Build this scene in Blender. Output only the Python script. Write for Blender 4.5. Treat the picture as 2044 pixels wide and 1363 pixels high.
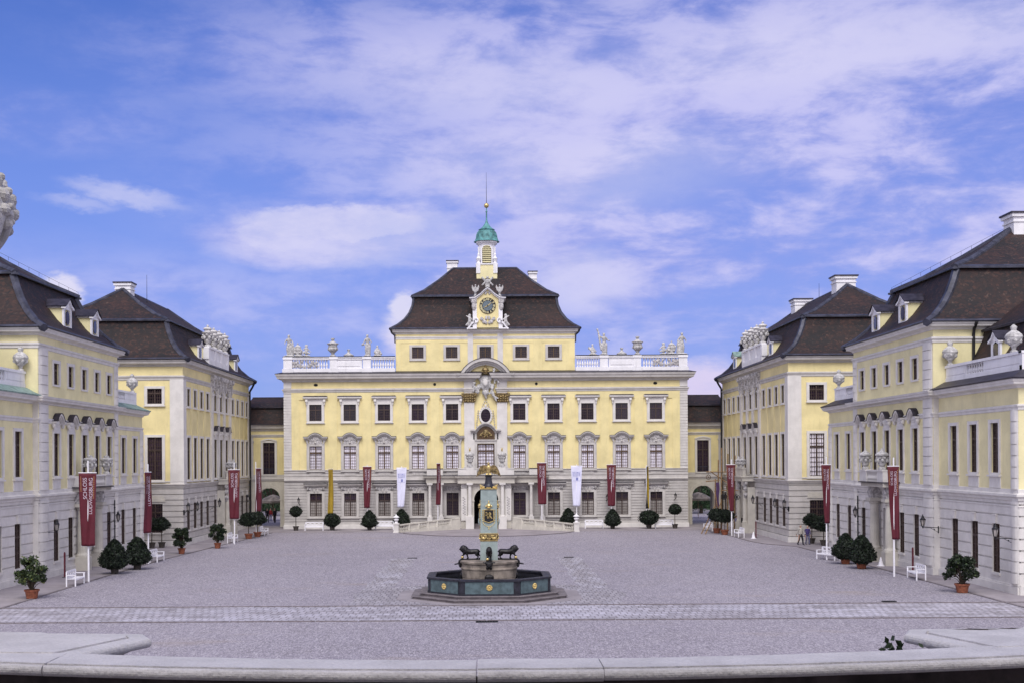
import bpy, math, random
from math import sin, cos, pi, radians, atan2, sqrt
from mathutils import Vector, Matrix, noise

SC = bpy.context.scene
for _o in list(bpy.data.objects):
    bpy.data.objects.remove(_o, do_unlink=True)
COL = SC.collection
H = 7.5                      # eye height above the courtyard
FPX = 2500.0                 # focal length in pixels of the 2044 px photograph

# ------------------------------------------------------------------ camera
cam_d = bpy.data.cameras.new("camera")
cam = bpy.data.objects.new("camera", cam_d)
COL.objects.link(cam)
cam_d.sensor_width = 36.0
cam_d.lens = 36.0 * FPX / 2044.0
cam_d.shift_x = 52.0 / 2044.0
cam_d.shift_y = 235.5 / 2044.0
cam_d.clip_start = 0.05
cam_d.clip_end = 6000
cam.location = (0, 0, H)
cam.rotation_euler = (radians(90), radians(0.0), 0)
cam.rotation_euler = (Matrix.Rotation(radians(90), 4, 'X') @ Matrix.Rotation(radians(-0.34), 4, 'Z')).to_euler()
SC.camera = cam

# ------------------------------------------------------------------ light and sky
SUN_EL, SUN_AZ = radians(50), radians(183)      # azimuth from +Y, clockwise
sun_d = bpy.data.lights.new("sun", 'SUN')
sun_d.energy = 2.55
sun_d.angle = radians(34)
sun_d.color = (1.0, 0.96, 0.90)
sun = bpy.data.objects.new("sun", sun_d)
COL.objects.link(sun)
_sd = Vector((sin(SUN_AZ) * cos(SUN_EL), cos(SUN_AZ) * cos(SUN_EL), sin(SUN_EL)))
sun.rotation_euler = _sd.to_track_quat('Z', 'Y').to_euler()
sun.location = _sd * 50
SC.view_settings.view_transform = 'Standard'
SC.view_settings.look = 'None'
SC.view_settings.exposure = -0.10
SC.view_settings.gamma = 1.0

world = bpy.data.worlds.new("World")
SC.world = world
world.use_nodes = True


class NT:
    """tiny node helper"""
    def __init__(s, tree):
        s.t = tree
        s.t.nodes.clear()

    def n(s, typ, **kw):
        nd = s.t.nodes.new(typ)
        for k, v in kw.items():
            if k.startswith('i_'):
                key = k[2:]
                key = int(key) if key.isdigit() else key.replace('_', ' ')
                s.set(nd.inputs[key], v)
            else:
                setattr(nd, k, v)
        return nd

    def set(s, sock, v):
        if isinstance(v, bpy.types.NodeSocket):
            s.t.links.new(v, sock)
        elif isinstance(v, bpy.types.Node):
            s.t.links.new(v.outputs[0], sock)
        else:
            if sock.type == 'RGBA' and len(v) == 3:
                v = (*v, 1)
            sock.default_value = v

    def math(s, op, a, b=0.0, c=0.0, clamp=False):
        nd = s.t.nodes.new('ShaderNodeMath')
        nd.operation = op
        nd.use_clamp = clamp
        s.set(nd.inputs[0], a)
        s.set(nd.inputs[1], b)
        s.set(nd.inputs[2], c)
        return nd.outputs[0]

    def mix(s, fac, a, b, blend='MIX'):
        nd = s.t.nodes.new('ShaderNodeMix')
        nd.data_type = 'RGBA'
        nd.blend_type = blend
        s.set(nd.inputs[0], fac)
        s.set(nd.inputs[6], a)
        s.set(nd.inputs[7], b)
        return nd.outputs[2]

    def noise(s, vec, scale, detail=4, rough=0.55, dist=0.0):
        nd = s.t.nodes.new('ShaderNodeTexNoise')
        s.set(nd.inputs['Vector'], vec)
        nd.inputs['Scale'].default_value = scale
        nd.inputs['Detail'].default_value = detail
        nd.inputs['Roughness'].default_value = rough
        nd.inputs['Distortion'].default_value = dist
        return nd.outputs[0]

    def ramp(s, fac, lo, hi, a=0.0, b=1.0):
        nd = s.t.nodes.new('ShaderNodeMapRange')
        nd.interpolation_type = 'SMOOTHSTEP'
        s.set(nd.inputs[0], fac)
        nd.inputs[1].default_value = lo
        nd.inputs[2].default_value = hi
        nd.inputs[3].default_value = a
        nd.inputs[4].default_value = b
        return nd.outputs[0]

    def mapping(s, vec, scale=(1, 1, 1), loc=(0, 0, 0)):
        nd = s.t.nodes.new('ShaderNodeMapping')
        s.set(nd.inputs[0], vec)
        nd.inputs['Scale'].default_value = scale
        nd.inputs['Location'].default_value = loc
        return nd.outputs[0]


def build_world():
    w = NT(world.node_tree)
    out = w.n('ShaderNodeOutputWorld')
    bg = w.n('ShaderNodeBackground')
    w.t.links.new(bg.outputs[0], out.inputs[0])
    sky = w.n('ShaderNodeTexSky')
    sky.sky_type = 'NISHITA'
    sky.sun_disc = False
    sky.sun_elevation = SUN_EL
    sky.sun_rotation = SUN_AZ
    sky.air_density = 1.0
    sky.dust_density = 0.6
    sky.ozone_density = 2.2
    tc = w.n('ShaderNodeTexCoord')
    d = tc.outputs['Generated']
    sep = w.n('ShaderNodeSeparateXYZ', i_0=d)
    x, y, z = sep.outputs
    az = w.math('ARCTAN2', x, y)                    # radians right of +Y
    el = w.math('ARCSINE', z)
    # warped coordinates so cloud outlines are ragged
    vec = w.n('ShaderNodeCombineXYZ', i_0=az, i_1=w.math('MULTIPLY', el, 2.2), i_2=0.0).outputs[0]
    n1 = w.noise(vec, 7.0, 8, 0.62)
    n2 = w.noise(w.mapping(vec, (1, 1, 1), (7.3, 2.1, 0)), 6.0, 7, 0.6)
    n3 = w.noise(w.mapping(vec, (1, 1.2, 1), (3.1, 5.7, 0)), 13.0, 9, 0.62, 0.2)
    n4 = w.noise(w.mapping(vec, (1, 1, 1), (1.7, 9.7, 0)), 42.0, 6, 0.6)
    azw = w.math('ADD', az, w.math('MULTIPLY', w.math('SUBTRACT', n1, 0.5), 0.10))
    elw = w.math('ADD', el, w.math('MULTIPLY', w.math('SUBTRACT', n2, 0.5), 0.045))
    azf = w.math('ADD', az, w.math('MULTIPLY', w.math('SUBTRACT', n4, 0.5), 0.022))
    elf = w.math('ADD', el, w.math('MULTIPLY', w.math('SUBTRACT', w.noise(w.mapping(vec, (1, 1, 1), (4, 4, 0)), 42.0, 6, 0.6), 0.5), 0.020))

    def ell(px, py, rx, ry, soft, amp, A=azw, E=elw, tilt=0.0):
        a0 = math.atan((px - 970) / FPX)
        e0 = math.atan((917 - py) / FPX * cos(a0))
        sx, sy = rx / FPX, ry / FPX
        dx = w.math('SUBTRACT', A, a0)
        dy = w.math('SUBTRACT', E, e0)
        if tilt:
            c, s_ = cos(tilt), sin(tilt)
            dx2 = w.math('ADD', w.math('MULTIPLY', dx, c), w.math('MULTIPLY', dy, s_))
            dy = w.math('SUBTRACT', w.math('MULTIPLY', dy, c), w.math('MULTIPLY', dx, s_))
            dx = dx2
        dx = w.math('DIVIDE', dx, sx)
        dy = w.math('DIVIDE', dy, sy)
        r = w.math('SQRT', w.math('ADD', w.math('MULTIPLY', dx, dx), w.math('MULTIPLY', dy, dy)))
        return w.ramp(r, 1.0 - soft, 1.0 + soft, amp, 0.0)

    def mx(a, b):
        return w.math('MAXIMUM', a, b)
    # clear sky: Nishita tinted towards the periwinkle of the photograph
    base = w.mix(1.0, sky.outputs[0], (0.051, 0.071, 0.146, 1), 'MULTIPLY')
    hz = w.ramp(el, 0.42, 0.02, 0.0, 1.0)
    base = w.mix(w.math('MULTIPLY', hz, 0.66), base, (0.31, 0.39, 0.86, 1))
    # thin lavender sheet over the right and middle
    sheet = ell(1560, 330, 900, 420, 0.62, 1.0)
    sheet = mx(sheet, ell(1250, 130, 820, 150, 0.6, 0.85))
    sheet = mx(sheet, ell(700, 80, 420, 60, 0.8, 0.45))
    sheet = mx(sheet, ell(100, 225, 240, 50, 0.8, 0.40))
    sheet = mx(sheet, ell(400, 640, 700, 110, 0.8, 0.55))
    sheet = mx(sheet, ell(1500, 620, 900, 160, 0.8, 0.55))
    sheet = mx(sheet, ell(680, 470, 250, 70, 0.40, 0.85))
    # all-round cover outside the view, so light from behind is overcast too
    behind = w.ramp(y, 0.55, -0.1, 0.0, 1.0)
    sheet = mx(sheet, w.math('MULTIPLY', behind, 0.85))
    n5 = w.noise(w.mapping(vec, (1, .85, 1), (8.8, 1.3, 0)), 4.6, 9, 0.56, 0.1)
    tex = w.ramp(w.math('ADD', w.math('MULTIPLY', n5, 0.58), w.math('MULTIPLY', n3, 0.42)), 0.38, 0.56, 0.28, 1.0)
    sheet = w.math('MULTIPLY', sheet, tex, clamp=True)
    sheet = mx(sheet, w.math('MULTIPLY', behind, w.ramp(n5, 0.25, 0.6, 0.72, 1.0)))
    ccol = w.mix(w.ramp(w.math('ADD', w.math('MULTIPLY', n5, 0.4), w.math('MULTIPLY', n3, 0.6)), 0.40, 0.60), (0.37, 0.40, 0.87, 1), (0.68, 0.66, 1.0, 1))
    ccol = w.mix(behind, ccol, (1.34, 1.28, 1.40, 1))
    base = w.mix(w.math('MULTIPLY', sheet, 0.88), base, ccol)
    # brighter cumulus pieces
    cum = ell(680, 446, 190, 34, 0.22, 0.62, azf, elf)
    cum = mx(cum, ell(560, 470, 90, 30, 0.25, 0.55, azf, elf))
    cum = mx(cum, ell(830, 455, 110, 40, 0.4, 0.40, azf, elf))
    cum = mx(cum, ell(670, 490, 200, 40, 0.5, 0.42, azf, elf))
    cum = mx(cum, ell(255, 387, 95, 18, 0.6, 0.50, azf, elf, -0.17))
    cum = mx(cum, ell(160, 400, 60, 12, 0.7, 0.35, azf, elf, -0.1))
    cum = mx(cum, ell(125, 580, 34, 34, 0.30, 1.0, azf, elf))
    cum = mx(cum, ell(112, 600, 40, 34, 0.30, 1.0, azf, elf))
    cum = mx(cum, ell(815, 615, 34, 28, 0.35, 0.9, azf, elf))
    cum = mx(cum, ell(850, 660, 75, 62, 0.35, 0.95, azf, elf))
    cum = mx(cum, ell(900, 580, 60, 26, 0.4, 0.75, azf, elf, 0.5))
    cum = mx(cum, ell(1395, 770, 90, 44, 0.35, 0.75, azf, elf))
    cum = mx(cum, ell(1170, 560, 90, 60, 0.6, 0.40, azf, elf))
    cum = mx(cum, ell(1700, 90, 420, 60, 0.7, 0.38))
    cum = mx(cum, ell(1000, 170, 300, 60, 0.7, 0.30))
    cum = mx(cum, ell(1150, 340, 330, 70, 0.7, 0.33))
    cum = w.math('MULTIPLY', cum, w.ramp(n4, 0.15, 0.6, 0.72, 1.0))
    base = w.mix(cum, base, w.mix(w.ramp(el, 0.05, 0.12), (0.90, 0.76, 0.96, 1), (0.80, 0.78, 0.99, 1)))
    w.set(bg.inputs[0], base)
    bg.inputs[1].default_value = 1.0


build_world()

# ------------------------------------------------------------------ materials
MAT = {}


def new_mat(name):
    m = bpy.data.materials.new(name)
    m.use_nodes = True
    w = NT(m.node_tree)
    out = w.n('ShaderNodeOutputMaterial')
    b = w.n('ShaderNodeBsdfPrincipled')
    w.t.links.new(b.outputs[0], out.inputs[0])
    MAT[name] = m
    return w, b


def objc(w):
    return w.n('ShaderNodeTexCoord').outputs['Object']


def mat(name, col, rough=0.7, metal=0.0, vs=3.0, va=0.12, bs=0.0, bst=0.3, stain=0.0, spec=0.4, fs=0.0, fa=0.0):
    """plain surface with mottling, fine grain, optional stains and bump"""
    w, b = new_mat(name)
    c = objc(w)
    n = w.noise(c, vs, 5, 0.6)
    lo = tuple(max(0, v * (1 - va * 1.6)) for v in col)
    hi = tuple(min(1, v * (1 + va)) for v in col)
    cc = w.mix(w.ramp(n, 0.3, 0.7), (*lo, 1), (*hi, 1))
    if fs:
        f = w.noise(c, fs, 3, 0.7)
        cc = w.mix(w.ramp(f, 0.35, 0.65, fa, 0.0), cc, (*[v * 0.45 for v in col], 1))
    if stain:
        st = w.noise(w.mapping(c, (1.6, 1.6, 0.22)), 1.6, 6, 0.65)
        cc = w.mix(w.ramp(st, 0.52, 0.74, 0.0, stain), cc, (*[v * 0.50 for v in col], 1))
    w.set(b.inputs['Base Color'], cc)
    b.inputs['Roughness'].default_value = rough
    b.inputs['Metallic'].default_value = metal
    b.inputs['Specular IOR Level'].default_value = spec
    if bs:
        bp = w.n('ShaderNodeBump', i_Strength=bst, i_Distance=0.02, i_Height=w.noise(c, bs, 4, 0.6))
        w.t.links.new(bp.outputs[0], b.inputs['Normal'])
    return MAT[name]


mat('yellow', (0.82, 0.71, 0.37), 0.85, vs=0.6, va=0.07, bs=14, bst=0.15, stain=0.20, fs=22, fa=0.10)
mat('yellow_pale', (0.80, 0.73, 0.43), 0.85, vs=0.6, va=0.07, bs=14, bst=0.15, stain=0.16, fs=22, fa=0.10)
mat('stone', (0.56, 0.535, 0.515), 0.85, vs=1.0, va=0.08, bs=10, bst=0.25, stain=0.25, fs=14, fa=0.12)
mat('stone_pale', (0.69, 0.665, 0.64), 0.85, vs=1.2, va=0.06, bs=10, bst=0.2, stain=0.15, fs=14, fa=0.08)
mat('stone_warm', (0.58, 0.55, 0.49), 0.85, vs=1.2, va=0.08, bs=10, bst=0.2, stain=0.25, fs=14, fa=0.08)
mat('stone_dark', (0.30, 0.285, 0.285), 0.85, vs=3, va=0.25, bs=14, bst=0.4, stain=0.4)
mat('carving', (0.50, 0.48, 0.48), 0.85, vs=6, va=0.30, bs=9, bst=1.0, stain=0.5)
mat('statue_stone', (0.50, 0.49, 0.485), 0.85, vs=5, va=0.28, bs=18, bst=0.5, stain=0.55)
mat('urn_pale', (0.58, 0.565, 0.56), 0.85, vs=5, va=0.2, stain=0.5)
mat('white_render', (0.80, 0.79, 0.82), 0.8, vs=1.0, va=0.05, stain=0.28)
mat('lead', (0.060, 0.062, 0.088), 0.5, 0.3, vs=1.4, va=0.3, stain=0.4)
mat('eave_metal', (0.045, 0.040, 0.055), 0.5, 0.3, vs=2, va=0.3)
mat('copper', (0.10, 0.27, 0.275), 0.6, vs=2.2, va=0.3, stain=0.5)
mat('copper_dull', (0.22, 0.32, 0.29), 0.6, vs=2.2, va=0.25, stain=0.5)
mat('gold', (0.66, 0.51, 0.22), 0.35, 0.75, vs=9, va=0.2)
mat('gold_old', (0.26, 0.19, 0.085), 0.45, 0.45, vs=7, va=0.5)
mat('iron', (0.018, 0.018, 0.022), 0.5, 0.2, vs=9, va=0.2)
mat('bronze_black', (0.016, 0.015, 0.017), 0.42, 0.3, vs=9, va=0.3)
mat('wood_brown', (0.105, 0.062, 0.032), 0.6, vs=9, va=0.3)
mat('wood_red', (0.066, 0.042, 0.036), 0.6, vs=9, va=0.3)
mat('timber', (0.25, 0.155, 0.075), 0.75, vs=7, va=0.3)
mat('white_paint', (0.84, 0.83, 0.88), 0.5, vs=2, va=0.04)
mat('terracotta', (0.26, 0.085, 0.045), 0.8, vs=8, va=0.25, stain=0.3)
mat('pot_dark', (0.065, 0.055, 0.05), 0.8, vs=8, va=0.3)
mat('bark', (0.075, 0.055, 0.04), 0.9, vs=10, va=0.4)
mat('leaf_dark', (0.0095, 0.017, 0.010), 0.6, vs=5, va=0.5)
mat('leaf_mid', (0.024, 0.042, 0.018), 0.6, vs=5, va=0.5)
mat('leaf_pale', (0.065, 0.095, 0.035), 0.6, vs=5, va=0.4)
mat('leaf_yellow', (0.17, 0.20, 0.05), 0.6, vs=5, va=0.4)
mat('leaf_tree', (0.035, 0.075, 0.030), 0.7, vs=0.8, va=0.6)
mat('banner_red', (0.108, 0.012, 0.024), 0.7, vs=2, va=0.1)
mat('banner_white', (0.74, 0.74, 0.92), 0.7, vs=2, va=0.03)
mat('banner_yellow', (0.42, 0.285, 0.03), 0.7, vs=2, va=0.1)
mat('banner_black', (0.012, 0.011, 0.012), 0.7, vs=2, va=0.1)
mat('print_white', (0.60, 0.50, 0.58), 0.7, vs=2, va=0.02)
mat('print_gold', (0.50, 0.27, 0.10), 0.7, vs=2, va=0.02)
mat('print_blue', (0.24, 0.26, 0.55), 0.7, vs=2, va=0.02)
mat('obelisk_blue', (0.285, 0.345, 0.335), 0.55, vs=3.0, va=0.10, bs=9, bst=0.15, stain=0.25)
mat('panel_teal', (0.080, 0.120, 0.135), 0.55, vs=3.0, va=0.22, stain=0.5)
mat('basin_black', (0.022, 0.022, 0.034), 0.45, vs=4, va=0.3)
mat('step_stone', (0.20, 0.175, 0.185), 0.8, vs=2.5, va=0.2, fs=12, fa=0.3)
mat('drum_stone', (0.235, 0.20, 0.17), 0.7, vs=1.6, va=0.35, bs=7, bst=0.3, stain=0.85)
mat('clock_blue', (0.13, 0.17, 0.20), 0.5, vs=9, va=0.2)
mat('water', (0.010, 0.012, 0.014), 0.04, vs=1, va=0.1, bs=5, bst=0.06, spec=0.5)
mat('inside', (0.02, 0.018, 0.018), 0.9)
mat('skin', (0.48, 0.28, 0.20), 0.6)
mat('hair', (0.12, 0.10, 0.08), 0.8)
mat('hair_grey', (0.35, 0.33, 0.31), 0.8)
mat('cloth_dark', (0.015, 0.015, 0.022), 0.85)
mat('cloth_cream', (0.50, 0.47, 0.42), 0.85)
mat('cloth_purple', (0.075, 0.055, 0.20), 0.85)
mat('cloth_jeans', (0.17, 0.17, 0.28), 0.85)
mat('cloth_red', (0.35, 0.03, 0.03), 0.85)
mat('pennant_violet', (0.07, 0.035, 0.10), 0.85)
mat('paving', (0.30, 0.27, 0.29), 0.9, vs=0.5, va=0.12, bs=5, bst=0.3, fs=3, fa=0.12)
mat('coping', (0.74, 0.71, 0.70), 0.95, vs=3.5, va=0.08, bs=45, bst=0.5, fs=70, fa=0.22, stain=.22)
mat('mid_wall', (0.21, 0.19, 0.20), 0.9, vs=1.2, va=0.12, bs=10, bst=0.3)


def glass(name, col, rough=0.12, var=0.35, spec=0.5, curtain=None):
    w, b = new_mat(name)
    c = objc(w)
    n = w.noise(c, 1.7, 3, 0.6)
    cc = w.mix(w.ramp(n, 0.3, 0.7), (*[v * (1 - var) for v in col], 1), (*[min(1, v * (1 + var)) for v in col], 1))
    rnd = w.n('ShaderNodeObjectInfo').outputs['Random']
    k_ = w.n('ShaderNodeCombineXYZ')
    f_ = w.ramp(rnd, 0.0, 1.0, 1.0 - var * 1.3, 1.0 + var * 1.1)
    for q_ in range(3):
        w.set(k_.inputs[q_], f_)
    cc = w.mix(1.0, cc, k_.outputs[0], 'MULTIPLY')
    w.set(b.inputs['Base Color'], cc)
    b.inputs['Roughness'].default_value = rough
    b.inputs['Specular IOR Level'].default_value = spec
    bp = w.n('ShaderNodeBump', i_Strength=0.08, i_Distance=0.02, i_Height=w.noise(c, 2.2, 2, 0.5))
    w.t.links.new(bp.outputs[0], b.inputs['Normal'])


glass('pane_dark', (0.030, 0.018, 0.034))
glass('pane_brown', (0.060, 0.047, 0.048))
glass('pane_blind', (0.86, 0.82, 0.93), 0.3, 0.08)
glass('pane_curtain', (0.36, 0.33, 0.31), 0.3, 0.15)


def mat_roof():
    w, b = new_mat('tiles')
    c = objc(w)
    big = w.noise(c, 0.38, 8, 0.78)
    tile = w.n('ShaderNodeTexVoronoi', feature='F1')
    w.set(tile.inputs['Vector'], w.mapping(c, (5.0, 5.0, 6.0)))
    tile.inputs['Scale'].default_value = 1.0
    tsep = w.n('ShaderNodeSeparateColor')
    w.set(tsep.inputs[0], tile.outputs['Color'])
    cc = w.mix(w.ramp(big, 0.38, 0.68), (0.0060, 0.0040, 0.0062, 1), (0.029, 0.0115, 0.0100, 1))
    cc = w.mix(w.ramp(tsep.outputs[0], 0.55, 1.0, 0.0, 0.75), cc, (0.050, 0.020, 0.015, 1))
    cc = w.mix(w.ramp(tsep.outputs[1], 0.60, 1.0, 0.0, 0.75), cc, (0.006, 0.005, 0.008, 1))
    lic = w.noise(c, 2.4, 7, 0.75)
    cc = w.mix(w.ramp(lic, 0.58, 0.70, 0.0, 0.60), cc, (0.16, 0.10, 0.075, 1))
    w.set(b.inputs['Base Color'], cc)
    b.inputs['Roughness'].default_value = 0.75
    wv = w.n('ShaderNodeTexWave', wave_type='BANDS', bands_direction='Z', wave_profile='SAW')
    w.set(wv.inputs['Vector'], c)
    wv.inputs['Scale'].default_value = 1.1
    hgt = w.math('ADD', wv.outputs[1], w.math('MULTIPLY', tsep.outputs[2], 0.5))
    bp = w.n('ShaderNodeBump', i_Strength=0.6, i_Distance=0.04, i_Height=hgt)
    w.t.links.new(bp.outputs[0], b.inputs['Normal'])


mat_roof()


def mat_gravel():
    w, b = new_mat('gravel')
    c = objc(w)
    big = w.noise(w.mapping(c, (1, 0.45, 1)), 0.10, 6, 0.65)
    mid = w.noise(w.mapping(c, (1, 0.5, 1)), 0.7, 6, 0.75)
    cc = w.mix(w.ramp(big, 0.3, 0.7), (0.245, 0.225, 0.268, 1), (0.300, 0.276, 0.322, 1))
    cc = w.mix(w.ramp(mid, 0.40, 0.70, 0.0, 0.35), cc, (0.22, 0.20, 0.215, 1))
    hs = None
    for (sc, amp) in ((30.0, 0.50), (16.0, 0.30), (9.0, 0.08)):
        v = w.n('ShaderNodeTexVoronoi', feature='F1')
        w.set(v.inputs['Vector'], w.mapping(c, (sc, sc * .35, sc)))
        v.inputs['Scale'].default_value = 1.0
        sp = w.n('ShaderNodeSeparateColor')
        w.set(sp.inputs[0], v.outputs['Color'])
        cc = w.mix(w.ramp(sp.outputs[0], 0.55, 1.0, 0.0, amp), cc, (0.11, 0.10, 0.115, 1))
        cc = w.mix(w.ramp(sp.outputs[1], 0.60, 1.0, 0.0, amp), cc, (0.62, 0.585, 0.63, 1))
        hs = sp.outputs[2] if hs is None else hs
    sand = w.noise(w.mapping(c, (0.35, 0.9, 1), (13, 4, 0)), 0.28, 4, 0.6)
    cc = w.mix(w.ramp(sand, 0.58, 0.75, 0.0, 0.45), cc, (0.33, 0.275, 0.235, 1))
    w.set(b.inputs['Base Color'], cc)
    b.inputs['Roughness'].default_value = 0.95
    b.inputs['Specular IOR Level'].default_value = 0.2
    bp = w.n('ShaderNodeBump', i_Strength=0.5, i_Distance=0.02, i_Height=hs)
    w.t.links.new(bp.outputs[0], b.inputs['Normal'])


mat_gravel()


def mat_cobble(name, streak, sx=0.52, sy=0.32, rot=False, c1=(0.27, 0.25, 0.275), c2=(0.42, 0.395, 0.44), sm=(0.25, 1.3, 1)):
    w, b = new_mat(name)
    c = objc(w)
    wob = w.n('ShaderNodeTexNoise')
    w.set(wob.inputs['Vector'], c)
    wob.inputs['Scale'].default_value = 0.8
    v = w.n('ShaderNodeVectorMath', operation='MULTIPLY_ADD')
    w.set(v.inputs[0], wob.outputs['Color'])
    v.inputs[1].default_value = (0.25, 0.25, 0.0)
    w.set(v.inputs[2], c)
    br = w.n('ShaderNodeTexBrick')
    src = v.outputs[0]
    mp = w.n('ShaderNodeMapping')
    w.set(mp.inputs[0], src)
    mp.inputs['Rotation'].default_value = (0, 0, radians(90) if rot else 0)
    w.set(br.inputs['Vector'], mp.outputs[0])
    br.inputs['Scale'].default_value = 1.0
    br.inputs['Brick Width'].default_value = sx
    br.inputs['Row Height'].default_value = sy
    br.inputs['Mortar Size'].default_value = 0.035
    br.inputs['Mortar Smooth'].default_value = 0.4
    br.inputs['Color1'].default_value = (*c1, 1)
    br.inputs['Color2'].default_value = (*c2, 1)
    br.inputs['Mortar'].default_value = (0.18, 0.165, 0.18, 1)
    big = w.noise(w.mapping(c, sm), 0.55, 6, 0.7)
    cc = w.mix(w.ramp(big, 0.40, 0.62, 0.0, streak), br.outputs[0], (0.60, 0.585, 0.68, 1))
    cc = w.mix(w.ramp(w.noise(c, 1.1, 6, 0.75), 0.48, 0.68, 0.0, 0.75), cc, (0.20, 0.18, 0.185, 1))
    cc = w.mix(w.math('MULTIPLY', br.outputs[1], 0.5), cc, (0.15, 0.135, 0.145, 1))
    w.set(b.inputs['Base Color'], cc)
    b.inputs['Roughness'].default_value = 0.7
    bp = w.n('ShaderNodeBump', i_Strength=0.7, i_Distance=0.03, i_Height=w.math('SUBTRACT', 1.0, br.outputs[1]))
    w.t.links.new(bp.outputs[0], b.inputs['Normal'])


mat_cobble('cobble', 0.50, 0.34, 0.80, rot=False)
mat_cobble('cobble_strip', 0.42, 0.32, 1.10, False, (0.26, 0.24, 0.26), (0.34, 0.315, 0.335), (1.6, 0.5, 1))
mat_cobble('cobble_dim', 0.18, 0.32, 0.80, False, (0.25, 0.23, 0.25), (0.36, 0.335, 0.36), (0.6, 0.6, 1))


# ------------------------------------------------------------------ mesh builder
class MB:
    def __init__(s, O=(0, 0, 0), a=0.0):
        s.v, s.f, s.m = [], [], []
        s.frame(O, a)

    def frame(s, O, a):
        s.O = O
        s.a = a
        s.c, s.s = cos(a), sin(a)
        return s

    def P(s, x, y, z):
        return (s.O[0] + x * s.c - y * s.s, s.O[1] + x * s.s + y * s.c, s.O[2] + z)

    def vert(s, x, y, z):
        s.v.append(s.P(x, y, z))
        return len(s.v) - 1

    def face(s, pts, mi=0):
        s.f.append([s.vert(*p) for p in pts])
        s.m.append(mi)

    def box(s, x0, x1, y0, y1, z0, z1, mi=0):
        i = len(s.v)
        for z in (z0, z1):
            for (x, y) in ((x0, y0), (x1, y0), (x1, y1), (x0, y1)):
                s.vert(x, y, z)
        for q in ((0, 3, 2, 1), (4, 5, 6, 7), (0, 1, 5, 4), (1, 2, 6, 5), (2, 3, 7, 6), (3, 0, 4, 7)):
            s.f.append([i + k for k in q])
            s.m.append(mi)

    def frustum(s, cx, cy, z0, z1, hx0, hy0, hx1, hy1, mi=0):
        i = len(s.v)
        for z, hx, hy in ((z0, hx0, hy0), (z1, hx1, hy1)):
            for (x, y) in ((-1, -1), (1, -1), (1, 1), (-1, 1)):
                s.vert(cx + x * hx, cy + y * hy, z)
        for q in ((0, 3, 2, 1), (4, 5, 6, 7), (0, 1, 5, 4), (1, 2, 6, 5), (2, 3, 7, 6), (3, 0, 4, 7)):
            s.f.append([i + k for k in q])
            s.m.append(mi)

    def prism(s, poly, y0, y1, mi=0):
        """poly in x,z extruded along y"""
        n = len(poly)
        i = len(s.v)
        for y in (y0, y1):
            for (x, z) in poly:
                s.vert(x, y, z)
        s.f.append([i + k for k in range(n)])
        s.m.append(mi)
        s.f.append([i + n + k for k in reversed(range(n))])
        s.m.append(mi)
        for k in range(n):
            l = (k + 1) % n
            s.f.append([i + k, i + n + k, i + n + l, i + l])
            s.m.append(mi)

    def slab(s, poly, z0, z1, mi=0):
        """poly in x,y extruded along z"""
        n = len(poly)
        i = len(s.v)
        for z in (z0, z1):
            for (x, y) in poly:
                s.vert(x, y, z)
        s.f.append([i + k for k in reversed(range(n))])
        s.m.append(mi)
        s.f.append([i + n + k for k in range(n)])
        s.m.append(mi)
        for k in range(n):
            l = (k + 1) % n
            s.f.append([i + k, i + l, i + n + l, i + n + k])
            s.m.append(mi)

    def ribbon(s, pts, th, y0, y1, mi=0):
        """band of thickness th below the x,z line pts, extruded y0..y1 (convex quads)"""
        for k in range(len(pts) - 1):
            (xa, za), (xb, zb) = pts[k], pts[k + 1]
            s.prism([(xa, za - th), (xb, zb - th), (xb, zb), (xa, za)], y0, y1, mi)

    def arc_band(s, cx, cz, r0, r1, a0, a1, y0, y1, n=14, mi=0, sq=1.0):
        for k in range(n):
            t0 = a0 + (a1 - a0) * k / n
            t1 = a0 + (a1 - a0) * (k + 1) / n
            s.prism([(cx + r0 * cos(t0), cz + r0 * sin(t0) * sq), (cx + r1 * cos(t0), cz + r1 * sin(t0) * sq),
                     (cx + r1 * cos(t1), cz + r1 * sin(t1) * sq), (cx + r0 * cos(t1), cz + r0 * sin(t1) * sq)], y0, y1, mi)

    def lathe(s, prof, cx=0, cy=0, n=16, mi=0, z0=0.0, a0=0.0, square=False):
        rows = []
        for (r, z) in prof:
            row = []
            for k in range(n):
                t = a0 + 2 * pi * k / n
                rr = r
                row.append(s.vert(cx + rr * cos(t), cy + rr * sin(t), z0 + z))
            rows.append(row)
        for i in range(len(rows) - 1):
            for k in range(n):
                l = (k + 1) % n
                s.f.append([rows[i][k], rows[i][l], rows[i + 1][l], rows[i + 1][k]])
                s.m.append(mi)
        s.f.append(list(reversed(rows[0])))
        s.m.append(mi)
        s.f.append(rows[-1])
        s.m.append(mi)

    def tube(s, p, q, r0, r1=None, n=8, mi=0):
        r1 = r0 if r1 is None else r1
        p, q = Vector(p), Vector(q)
        d = (q - p).normalized()
        a = d.orthogonal().normalized()
        b = d.cross(a)
        A = [s.vert(*(p + (a * cos(2 * pi * k / n) + b * sin(2 * pi * k / n)) * r0)) for k in range(n)]
        B = [s.vert(*(q + (a * cos(2 * pi * k / n) + b * sin(2 * pi * k / n)) * r1)) for k in range(n)]
        for k in range(n):
            l = (k + 1) % n
            s.f.append([A[k], A[l], B[l], B[k]])
            s.m.append(mi)
        s.f.append(A[::-1])
        s.m.append(mi)
        s.f.append(B)
        s.m.append(mi)

    def path(s, pts, r, n=6, mi=0):
        for k in range(len(pts) - 1):
            s.tube(pts[k], pts[k + 1], r, r, n, mi)

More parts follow.
